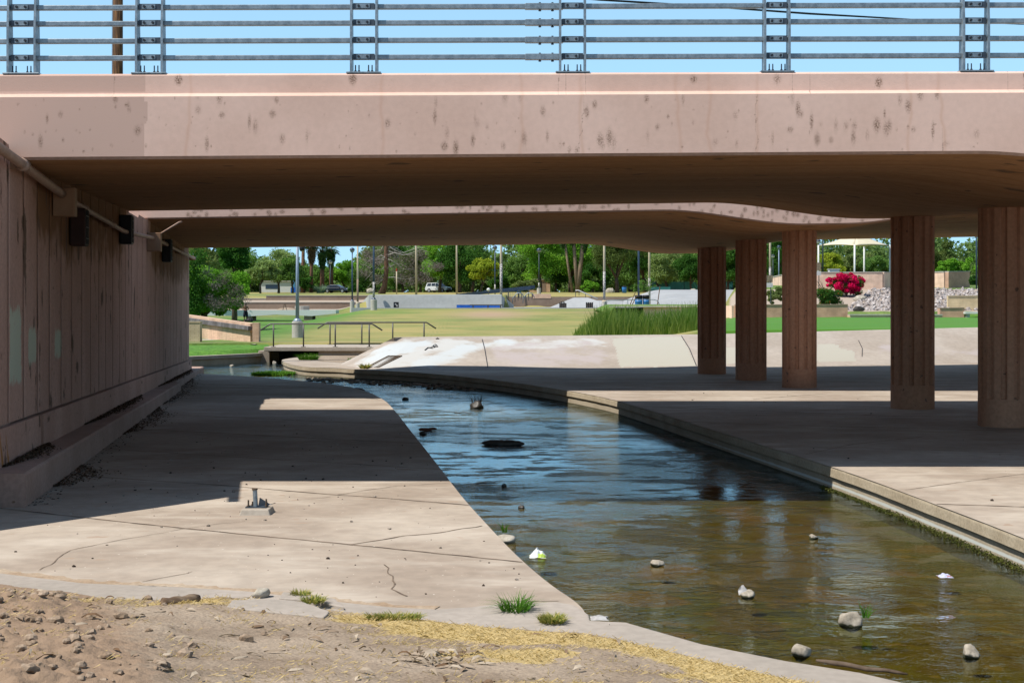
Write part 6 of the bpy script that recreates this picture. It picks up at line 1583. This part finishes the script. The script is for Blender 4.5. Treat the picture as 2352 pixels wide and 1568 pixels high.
mb = MB(); mb.tube([(0, 0, .5), (0, 0, 3.0)], [.104, .103], 12); o = mb.build('painted_lower_half', M['brown_wall'], bpy.data.objects['sign_pole'], smooth=True)
lamp('lamp_post', 'navy lamp post on a thick concrete base at the left end of the grey wall', 858.5, 131, 500, 'bluepole', .10, .08, (.30, .98), None, stick=1.6)
lamp('sign_pole', 'short tan post with a red tip near the dead pine', 911, 210, 623, 'tanpole', .09, .09, None, None, cat='pole')
mb = MB(); h_ = CZ - (623 - HY) * 210 / F - G(XD(911, 210), 210); mb.tube([(0, 0, h_), (0, 0, h_ + .45)], .10, 8); mb.build('red_tip', mat('red_paint', (.40, .04, .02), rough=.6), bpy.data.objects['sign_pole.001'])
lamp('light_pole', 'tall tan pole just left of the pale car', 956, 185, 480, 'tanpole', .15, .13, None, None, cat='pole', stick=.0)
lamp('light_pole', 'tall tan pole right of the pale car', 1049, 200, 480, 'tanpole', .14, .12, None, None, cat='pole')
lamp('light_pole', 'tan pole plastered with stickers at the right end of the grey wall', 1151, 153, 480, 'tanpole', .14, .12, (.29, .62), None, z=-.1, cat='pole', stick=4.0)
lamp('lamp_post', 'navy globe lamp post just left of the sticker covered pole', 1137, 205, 574, 'bluepole', .10, .07, None, 'globe', 'bluepole', hs=.32, stick=1.4)
lamp('lamp_post', 'dark globe lamp post on a concrete base before the tall trees', 1238, 205, 580, 'greenpole', .10, .07, (.30, .80), 'globe', 'bluepole', hs=.32, stick=.8)
lamp('lamp_post', 'dark globe lamp post half hidden by the trees, shorter', 1215, 250, 600, 'greenpole', .09, .07, None, 'globe', 'greenpole', hs=.34)
lamp('light_pole', 'tall tan pole with graffiti stickers in front of the thick pine', 1388, 150, 480, 'tanpole', .13, .11, (.28, .62), None, z=FL, cat='pole', stick=3.2)
lamp('light_pole', 'navy pole rising behind the blue barrels', 1467, 160, 480, 'bluepole', .12, .10, None, None, z=.3, cat='pole', stick=.5)
lamp('light_pole', 'tan pole with a pale flaking lower part right of the barrels', 1491.5, 136, 480, 'tanpole', .11, .10, (.0 + .2, .12), None, z=-.1, cat='pole', stick=2.6)
lamp('light_pole', 'tan pole behind the sign between the second and third columns', 1769, 140, 480, 'tanpole', .11, .10, None, None, cat='pole', stick=1.8)
lamp('lamp_post', 'grey blue globe lamp post next to the third column', 1789, 150, 572, 'greypole', .07, .05, None, 'globe', 'bluepole', hs=.2)
lamp('lamp_post', 'small dark globe lamp post between the second and third columns', 1775.5, 200, 592, 'greenpole', .08, .06, None, 'globe', 'greenpole', hs=.25)
lamp('lamp_post', 'globe lamp post beside the left corner of the shade sail', 1880, 150, 560, 'bluepole', .08, .06, None, 'globe', 'galv_dark', hs=.24)
lamp('light_pole', 'dark green pole in front of the shade sail', 1890, 136, 480, 'greenpole', .075, .07, None, None, cat='pole')
lamp('light_pole', 'blue green pole beside the nearest column', 2243, 132, 480, 'bluepole', .07, .065, None, None, cat='pole')
# ------------------------------------------------------------------ right side: walls, steps, riprap, shade sail
def wall_thing(name, lab, segs, m, capm=None, w=.35, cat='wall', caph=.07):
    x0, d0 = segs[0][0], segs[0][1]; t = thing(name, lab, cat, (XD(x0, d0), d0, Z(segs[0][2]))); o = t.location
    for (xa, da, za, ta), (xb, db, zb, tb) in zip(segs[:-1], segs[1:]):
        mb = MB(); wallseg(mb, (XD(xa, da), da), (XD(xb, db), db), Z(za), Z(zb), Z(ta), Z(tb), w); mb.build('wall', M[m], t, org=o)
        if capm: mb = MB(); wallseg(mb, (XD(xa, da), da), (XD(xb, db), db), Z(ta), Z(tb), Z(ta + caph), Z(tb + caph), w + .1); mb.build('cap', M[capm], t, org=o)
    return t
wall_thing('brick_wall', 'brown brick planter wall behind the columns, at the back of the bright lawn', [(1688, 105, -1.1, .02), (1946, 105, -1.1, .05)], 'brown_brick', 'brown_wall')
wall_thing('brick_wall', 'pale brick return of the planter wall just right of the first column', [(1655, 108, -1.1, .0), (1686, 105, -1.1, .0)], 'pink_brick', None)
wall_thing('garden_steps', 'two low concrete steps at the right end of the brown brick wall', [(1948, 104.6, -1.1, -.70), (2160, 104.6, -1.1, -.70)], 'peach_brick', 'concrete', 1.0, 'steps')
wall_thing('garden_steps', 'upper low concrete step edging the paved strip', [(1948, 106.4, -1.1, -.52), (2160, 106.4, -1.1, -.52)], 'concrete', None, .8, 'steps')
wall_thing('brick_wall', 'short brown brick wall between the two nearest columns', [(2156, 105, -1.1, -.22), (2212, 105, -1.1, -.20)], 'brown_brick', 'brown_wall', .6)
wall_thing('block_wall', 'pale yellow block wall framed in metal near the nearest column', [(2176, 113, -.6, .74), (2300, 113, -.6, .76)], 'yellow_block', 'tanpole', .3)
t = thing('stone_bench', 'white concrete bench slab by the yellow wall', 'bench', (XD(2235, 104.5), 104.5, Z(-.9))); mb = MB(); mb.box((.3, 0, .38), (1.9, .6, .14)); mb.build('seat', M['white'], t)
for q in (-.4, 1.0): mb = MB(); mb.box((q, 0, .14), (.2, .45, .36)); mb.build('leg', M['concrete'], t)
wall_thing('block_wall', 'long peach block wall above the rocky slope, behind the magenta bush', [(1776, 146, 1.0, 2.9), (1800, 140, 1.0, 3.0), (1862, 131.6, 1.0, 3.05), (2026, 131.4, 1.0, 3.07), (2062, 136, 1.4, 3.12), (2120, 138, 1.4, 3.2), (2172, 134.5, 1.4, 3.18)], 'pink_brick', 'concrete')
wall_thing('block_wall', 'end of the upper block wall near the nearest column, its shade painted brown', [(2175, 134.2, 1.4, 3.18), (2224, 136.5, 1.6, 3.25)], 'brown_brick', 'concrete')  # darker brown blocks stand in for the shaded face of the peach wall
t = thing('cabinet', 'white cabinet standing on the wall behind the magenta bush', 'cabinet', (XD(1915, 133.5), 133.5, Z(1.6))); mb = MB(); mb.box((0, 0, .9), (.95, .7, 1.75)); mb.build('body', M['white'], t, bevel=.03); mb = MB(); mb.box((0, 0, 1.81), (1.05, .8, .06)); mb.build('lid', M['white'], t)
# riprap stones on the slope
def slope_stones():
    mb = MB(); r = random.Random(4); k = 0
    for i in range(2600):
        x = r.uniform(1925, 2420); d = r.uniform(112, 130.5); X = XD(x, d)
        if x < 1940 + (d - 112) * 3.5: continue
        s = r.choice((.10, .14, .18, .24)) * r.uniform(.7, 1.2); z = G(X, d)
        bm_v = []
        q = Matrix.Rotation(r.uniform(0, 6.28), 3, Vector((r.gauss(0, 1), r.gauss(0, 1), r.gauss(0, 1))).normalized())
        for v in ((1, .2, 0), (-.9, .3, .1), (.1, 1, -.2), (-.1, -1.1, .1), (.2, .1, .75), (0, -.2, -.8)): bm_v.append(q @ Vector(v) * s + Vector((X, d, z + s * .3)))
        mb.add(bm_v, [(0, 2, 4), (2, 1, 4), (1, 3, 4), (3, 0, 4), (2, 0, 5), (1, 2, 5), (3, 1, 5), (0, 3, 5)])
    return mb
M['riprap'] = mat('riprap_stone', (.34, .29, .27), (.52, .47, .45), rough=1, scale=1.6, lo=.42, hi=.58, fine=.15, fscale=5)
stuff(slope_stones().build('riprap', M['riprap']), 'loose grey and pink stones covering the slope below the upper wall', 'stones')
# sign boards
for (x, d, y0, y1, yb, lab) in ((1767, 109, 632, 648, 697, 'tan picture board and white notice on a post between columns'), (1878, 127, 603, 621, 668, 'tan picture board and white notice by the left post of the shade sail')):
    X = XD(x, d); s = d / F; t = thing('sign', lab, 'sign', (X, d, CZ - (yb - HY) * s)); o = t.location
    mb = MB(); mb.tube([(X + .12, d + .03, o.z), (X + .12, d + .03, CZ - (y0 - HY) * s)], .035, 6); mb.build('post', M['greenpole'], t, org=o)
    mb = MB(); mb.box((X, d, CZ - ((y0 + y1) / 2 - HY) * s), (16 * s, .03, (y1 - y0) * s)); mb.build('picture_board', mat('picture_board', (.32, .26, .16), (.16, .13, .10), scale=5, rough=.7), t, org=o)
    mb = MB(); mb.box((X, d, CZ - (y1 + 6.5 - HY) * s), (16 * s, .03, 10 * s)); mb.build('notice', mat('notice_board', (.62, .62, .60), (.40, .42, .42), scale=9, rough=.6, lo=.55, hi=.65), t, org=o)
# shade sail
M['sail'] = mat('cream_canvas', (.68, .60, .42), (.72, .64, .47), rough=.8, scale=1)
c1, c2, c3, c4 = D(1880, 564, 144), D(1963, 563, 138), D(2044, 564, 143), D(1985, 566, 151); ap = (c1 + c2 + c3 + c4) / 4 + Vector((0, 0, 1.35))
t = thing('shade_sail', 'cream canvas shade roof on white posts above the block wall', 'canopy', (ap.x, ap.y, Z(1.7))); o = t.location
cs_ = [c1, c2, c3, c4]; vs = []; fs = []
for k in range(4):
    a, b = cs_[k], cs_[(k + 1) % 4]; b0 = len(vs); n = 8
    for i in range(n + 1):
        u = i / n; e = a.lerp(b, u) + Vector((0, 0, .10 * math.sin(u * math.pi)))
        for j in range(n + 1): v = j / n; p = e.lerp(ap, v); p.z -= .10 * math.sin(v * math.pi); vs.append(p)
    fs += [(b0 + i * 9 + j, b0 + (i + 1) * 9 + j, b0 + (i + 1) * 9 + j + 1, b0 + i * 9 + j + 1) for i in range(n) for j in range(n)]
mb = MB(); mb.add(vs, fs); sl = mb.build('canvas', M['sail'], t, smooth=True, org=o); sd_ = sl.modifiers.new('solid', 'SOLIDIFY'); sd_.thickness = .03
for c in (c1, c2, Vector((c4.x, c4.y, c4.z)), c3): mb = MB(); mb.tube([(c.x, c.y, Z(1.2)), (c.x, c.y, c.z + .05)], .09, 10); mb.build('post', M['white'], t, smooth=True, org=o)
# picnic tables, benches, bins, blue board far behind
def bench(lab, x, d, w, m, back=True):
    X = XD(x, d); t = thing('park_bench', lab, 'bench', (X, d, G(X, d))); mb = MB(); mb.box((0, 0, .45), (w, .5, .06)); mb.build('seat', M[m], t)
    if back: mb = MB(); mb.box((0, .26, .78), (w, .06, .42)); mb.build('backrest', M[m], t)
    for s_ in (-.4, .4): mb = MB(); mb.box((s_ * w, .05, .22), (.08, .45, .44)); mb.build('leg', M['black'], t)
M['teal'] = mat('teal_paint', (.03, .16, .15), (.04, .20, .18), rough=.6)
bench('teal park bench on the grass right of the barrels', 1518, 205, 2.8, 'teal'); bench('teal park bench half hidden left of the globe lamp', 1222, 240, 2.6, 'teal')
bench('dark picnic bench beneath the dead pine', 905, 238, 4.5, 'bark', False); bench('dark picnic bench left of the dead pine trunk', 858, 240, 3.0, 'bark', False)
for (x, d, lab) in ((1434, 226, 'blue bin right of the thick pine trunk'), (1192, 236, 'small blue bin left of the globe lamp')):
    X = XD(x, d); t = thing('bin', lab, 'bin', (X, d, G(X, d))); mb = MB(); mb.lathe([(.34, 0), (.38, .95), (.30, 1.05)], (0, 0, 0), 14); mb.build('body', M['bluebarrel'], t, smooth=True); mb = MB(); mb.lathe([(.40, .95), (.40, 1.02), (.2, 1.15)], (0, 0, 0), 14); mb.build('lid', M['black'], t)
X = XD(675, 250); t = thing('water_station', 'slim blue obelisk shaped stand under the mesquites', 'stand', (X, 250, G(X, 250))); mb = MB(); mb.add([(-.42, -.4, 0), (.42, -.4, 0), (.42, .4, 0), (-.42, .4, 0), (-.16, -.15, 2.5), (.16, -.15, 2.5), (.16, .15, 2.5), (-.16, .15, 2.5)], [(0, 1, 5, 4), (1, 2, 6, 5), (2, 3, 7, 6), (3, 0, 4, 7), (4, 5, 6, 7)]); mb.build('body', mat('pale_blue_paint', (.06, .22, .36), rough=.6), t); mb = MB(); mb.box((0, -.05, .45), (1.0, .9, .9)); mb.build('base', M['blue'], t)
X = XD(645, 275); t = thing('shed', 'low white building seen through the mesquite trunks', 'building', (X, 275, G(X, 275))); mb = MB(); mb.box((0, 0, 1.0), (7.5, 3, 2.2)); mb.build('wall', M['white'], t); mb = MB(); mb.box((0, 0, 2.18), (8.0, 3.5, .15)); mb.build('roof', M['concrete'], t); mb = MB(); mb.box((-1.5, -1.51, 1.1), (2.4, .04, .8)); mb.build('window', M['bluepole'], t)
X = XD(1238, 262); t = thing('shed', 'small peach building behind the globe lamp', 'building', (X, 262, G(X, 262))); mb = MB(); mb.box((0, 0, 1.1), (4.0, 3, 2.3)); mb.build('wall', M['peach_brick'], t); mb = MB(); mb.box((0, 0, 2.3), (4.4, 3.4, .14)); mb.build('roof', M['concrete'], t); mb = MB(); mb.box((.8, -1.51, .9), (.9, .04, 1.8)); mb.build('door', M['brown_wall'], t)
X = XD(1590, 262); t = thing('fence', 'dark green windscreen fence behind the trees left of the first column', 'fence', (X, 262, G(X, 262))); mb = MB(); mb.box((0, 0, 1.0), (15, .05, 1.8)); mb.build('screen', M['teal'], t)
for k in range(6): mb = MB(); mb.tube([(-7.5 + 3 * k, -.06, 0), (-7.5 + 3 * k, -.06, 2.1)], .05, 6); mb.build('post', M['black'], t)
# ------------------------------------------------------------------ cars
M['carwhite'] = mat('white_car_paint', (.62, .64, .66), rough=.28, spec=.6); M['carnavy'] = mat('dark_navy_car_paint', (.012, .018, .035), rough=.22, spec=.7); M['glass'] = mat('dark_car_glass', (.012, .016, .02), rough=.08, spec=.8); M['rubber'] = mat('tyre_rubber', (.015, .015, .015), rough=.9); M['rim'] = mat('alloy_rim', (.5, .5, .52), rough=.35, metal=.7); M['lampglass'] = mat('headlight_glass', (.7, .72, .75), rough=.15, spec=.8)
def car(lab, x, d, yaw, suv, paint):
    X = XD(x, d); t = thing('parked_car', lab, 'car', (X, d, G(X, d)), yaw, group=None); W_ = 1.78
    if suv: low = [(-2.25, .35), (-2.28, .75), (-2.2, 1.05), (1.05, 1.08), (1.75, 1.02), (2.2, .92), (2.28, .6), (2.22, .35)]; gh = [(-2.18, 1.05), (-1.98, 1.70), (.25, 1.74), (1.08, 1.07)]; win = [[(-1.92, 1.14), (-1.78, 1.6), (-1.05, 1.62), (-1.05, 1.14)], [(-.95, 1.14), (-.95, 1.62), (-.2, 1.63), (-.2, 1.14)], [(-.1, 1.14), (-.1, 1.63), (.22, 1.62), (.8, 1.14)]]
    else: low = [(-2.3, .32), (-2.36, .65), (-2.2, .95), (1.0, .92), (1.85, .82), (2.25, .68), (2.32, .5), (2.25, .32)]; gh = [(-1.85, .94), (-1.0, 1.40), (.1, 1.42), (1.1, .91)]; win = [[(-1.4, 1.0), (-.95, 1.32), (-.5, 1.34), (-.5, .99)], [(-.42, .99), (-.42, 1.34), (.08, 1.34), (.8, .98)]]
    def ext(pts, w0, w1):
        n = len(pts); zmin = min(p[1] for p in pts); zmax = max(p[1] for p in pts); mb = MB(); vs = []
        for s_ in (-1, 1):
            for (px, pz) in pts: k = (pz - zmin) / (zmax - zmin); vs.append((px, s_ * (w0 + (w1 - w0) * k) / 2, pz))
        mb.add(vs, [tuple(range(n)), tuple(range(2 * n - 1, n - 1, -1))] + [(i, n + i, n + (i + 1) % n, (i + 1) % n) for i in range(n)]); return mb
    b = ext(low, W_, W_ * .97).build('body', M[paint], t, bevel=.09); ext(gh, W_ * .95, W_ * .74).build('cabin', M[paint], t, bevel=.06)
    zt = gh[1][1]; zb = gh[0][1]
    for s_ in (-1, 1):
        for wpts in win:
            mb = MB(); vs = [(px, s_ * ((W_ * .95 + (W_ * .74 - W_ * .95) * (pz - zb) / (zt - zb)) / 2 + .012), pz) for px, pz in wpts]; mb.add(vs, [tuple(range(len(vs)))]); mb.build('window', M['glass'], t)
        for wx in (-1.4, 1.4):
            mb = MB(); R_ = .36 if suv else .33; pts = [(wx, s_ * (W_ / 2 - .2), R_), (wx, s_ * (W_ / 2 + .02), R_)]; mb.tube(pts, R_, 20); wl = mb.build('wheel', M['rubber'], t); mb = MB(); mb.tube([(wx, s_ * (W_ / 2 + .0), R_), (wx, s_ * (W_ / 2 + .04), R_)], R_ * .62, 16); mb.build('rim', M['rim'], wl)
        mb = MB(); mb.box((2.2, s_ * .66, .78 if suv else .64), (.16, .36, .16)); mb.build('headlight', M['lampglass'], t, bevel=.03); mb = MB(); mb.box((.75, s_ * (W_ / 2 + .08), 1.12 if suv else .98), (.14, .2, .14)); mb.build('mirror', M[paint], t, bevel=.03)
    f0, f1 = gh[2], gh[3]; n_ = Vector((f1[1] - f0[1], 0, -(f1[0] - f0[0]))).normalized() * -1; mb = MB(); p0 = Vector((f0[0] + .08, 0, f0[1] - .06)); p1 = Vector((f1[0] - .05, 0, f1[1] + .04)); e = Vector((.03, 0, .03))
    mb.add([p0 + e + Vector((0, -.60, 0)), p0 + e + Vector((0, .60, 0)), p1 + e + Vector((0, .76, 0)), p1 + e + Vector((0, -.76, 0))], [(0, 1, 2, 3)]); mb.build('windscreen', M['glass'], t)
    mb = MB(); mb.box((2.27, 0, .66 if suv else .5), (.06, 1.0, .24)); mb.build('grille', M['black'], t); mb = MB(); mb.box((2.26, 0, .42 if suv else .36), (.12, 1.6, .18)); mb.build('bumper', M['black'] if suv else M[paint], t, bevel=.03)
    return t
car('dark navy sedan parked on the grass behind the terrace walls', 774, 243, -.32, False, 'carnavy')
car('white sport utility car with a dark front parked between the two tan poles', 1007, 250, -.55, True, 'carwhite')
# ------------------------------------------------------------------ the person on the lawn
PX = XD(564, 131.5); pz = CZ - (739.5 - HY) * 131.5 / F
ps = thing('person', 'bare chested person in dark shorts standing before the footbridge, hands together', 'person', (PX, 131.5, pz), math.radians(20))
me = bpy.data.meshes.new('body')
J = {'pel': (0, 0, .95), 'wai': (0, 0, 1.10), 'che': (0, -.01, 1.30), 'nb': (0, 0, 1.47), 'nk': (0, -.015, 1.545), 'hd': (0, -.03, 1.64), 'ht': (0, -.02, 1.74),
     'hl': (.10, 0, .90), 'kl': (.12, -.02, .50), 'al': (.12, .02, .09), 'tl': (.15, -.15, .035), 'hr': (-.10, 0, .90), 'kr': (-.11, -.01, .50), 'ar': (-.12, .02, .09), 'tr': (-.15, -.15, .035),
     'sl': (.185, 0, 1.43), 'el': (.27, -.03, 1.16), 'wl': (.09, -.26, 1.13), 'sr': (-.185, 0, 1.43), 'er': (-.27, -.03, 1.15), 'wr': (-.08, -.26, 1.11)}
R = {'pel': .155, 'wai': .135, 'che': .165, 'nb': .10, 'nk': .058, 'hd': .088, 'ht': .07, 'hl': .095, 'kl': .06, 'al': .042, 'tl': .034, 'hr': .095, 'kr': .06, 'ar': .042, 'tr': .034, 'sl': .066, 'el': .043, 'wl': .03, 'sr': .066, 'er': .043, 'wr': .03}
E = [('pel', 'wai'), ('wai', 'che'), ('che', 'nb'), ('nb', 'nk'), ('nk', 'hd'), ('hd', 'ht'), ('pel', 'hl'), ('hl', 'kl'), ('kl', 'al'), ('al', 'tl'), ('pel', 'hr'), ('hr', 'kr'), ('kr', 'ar'), ('ar', 'tr'), ('che', 'sl'), ('sl', 'el'), ('el', 'wl'), ('che', 'sr'), ('sr', 'er'), ('er', 'wr')]
# hands: a palm and five fingers each, closing on one another in front of the belly
for sd, s_ in (('l', 1), ('r', -1)):
    J['p' + sd] = (s_ * .035, -.30, 1.125 if s_ > 0 else 1.10); R['p' + sd] = .030; E.append(('w' + sd, 'p' + sd))
    for k in range(4):
        b = J['p' + sd]; zf = b[2] + .028 - .018 * k; ln = (.055, .062, .058, .045)[k]
        J[f'f{sd}{k}'] = (s_ * .01, -.325, zf); J[f'g{sd}{k}'] = (s_ * (.01 - ln * .6), -.335, zf - .01); R[f'f{sd}{k}'] = .010; R[f'g{sd}{k}'] = .008; E += [('p' + sd, f'f{sd}{k}'), (f'f{sd}{k}', f'g{sd}{k}')]
    J['t' + sd + 'h'] = (s_ * .03, -.30, J['p' + sd][2] + .045); J['u' + sd + 'h'] = (s_ * .008, -.32, J['p' + sd][2] + .06); R['t' + sd + 'h'] = .012; R['u' + sd + 'h'] = .009; E += [('p' + sd, 't' + sd + 'h'), ('t' + sd + 'h', 'u' + sd + 'h')]
ks = list(J); me.from_pydata([J[k] for k in ks], [(ks.index(a), ks.index(b)) for a, b in E], [])
M['skin'] = mat('brown_skin', (.20, .085, .05), (.26, .115, .07), rough=.55, scale=8)
me.materials.append(M['skin']); ob = bpy.data.objects.new('body', me); COL.objects.link(ob); ob.parent = ps
sk = ob.modifiers.new('skin', 'SKIN'); sk.use_smooth_shade = True
for i, k in enumerate(ks): me.skin_vertices[0].data[i].radius = (R[k], R[k] * (.72 if k in ('che', 'wai', 'pel') else 1)); me.skin_vertices[0].data[i].use_root = (k == 'pel')
ss = ob.modifiers.new('sub', 'SUBSURF'); ss.levels = 2; ss.render_levels = 2
mb = MB(); mb.tube([(.0, 0, 1.06), (0, 0, .97), (0, 0, .86)], [.165, .178, .185], 16)
for s_ in (-1, 1): mb.tube([(s_ * .085, 0, .92), (s_ * .11, -.01, .68), (s_ * .12, -.015, .48)], [.118, .112, .105], 14)
mb.build('shorts', mat('dark_navy_cloth', (.012, .014, .028), rough=.9), ps, smooth=True)
mb = MB(); mb.lathe([(.095, 1.63), (.102, 1.69), (.088, 1.745), (.05, 1.775), (.01, 1.785)], (0, -.012, 0), 14); mb.build('hair', M['black'], ps, smooth=True)
mb = MB(); mb.box((0, -.10, 1.565), (.11, .05, .07)); mb.build('beard', M['black'], ps, bevel=.02)
mb = MB(); mb.box((0, -.122, 1.645), (.022, .03, .05)); mb.build('nose', M['skin'], ps, bevel=.008)
for s_ in (-1, 1):
    mb = MB(); mb.lathe([(.003, -.008), (.012, 0), (.003, .008)], (s_ * .035, -.112, 1.665), 8); mb.build('eye', M['black'], ps); mb = MB(); mb.box((s_ * .093, -.02, 1.65), (.02, .035, .055)); mb.build('ear', M['skin'], ps, bevel=.008)
    mb = MB(); mb.add([(s_ * .12 - .05, .07, 0), (s_ * .12 + .05, .07, 0), (s_ * .15 + .05, -.21, 0), (s_ * .15 - .05, -.21, 0), (s_ * .12 - .045, .06, .10), (s_ * .12 + .045, .06, .10), (s_ * .15 + .04, -.19, .05), (s_ * .15 - .04, -.19, .05)], [(0, 3, 2, 1), (4, 5, 6, 7), (0, 1, 5, 4), (1, 2, 6, 5), (2, 3, 7, 6), (3, 0, 4, 7)]); mb.build('shoe', M['black'], ps, bevel=.015)
crumple_c = Vector((XD(572, 131), 131, G(XD(572, 131), 131)))
t = thing('bag', 'black bag lying on the grass at the feet of the person', 'bag', crumple_c); bm = bmesh.new(); bmesh.ops.create_icosphere(bm, subdivisions=3, radius=1.0)
for v in bm.verts: k = 1 + .25 * mnoise.noise(v.co * 2); v.co = Vector((v.co.x * .42 * k, v.co.y * .25 * k, max(-.02, v.co.z * .22 * k + .14)))
me = bpy.data.meshes.new('bag_body'); bm.to_mesh(me); bm.free(); me.materials.append(M['black']); o = bpy.data.objects.new('bag_body', me); COL.objects.link(o); o.parent = t
mb = MB(); mb.tube([(-.25, 0, .30), (-.1, 0, .46), (.1, 0, .46), (.25, 0, .30)], .018, 6); mb.build('handle', M['black'], t, smooth=True)
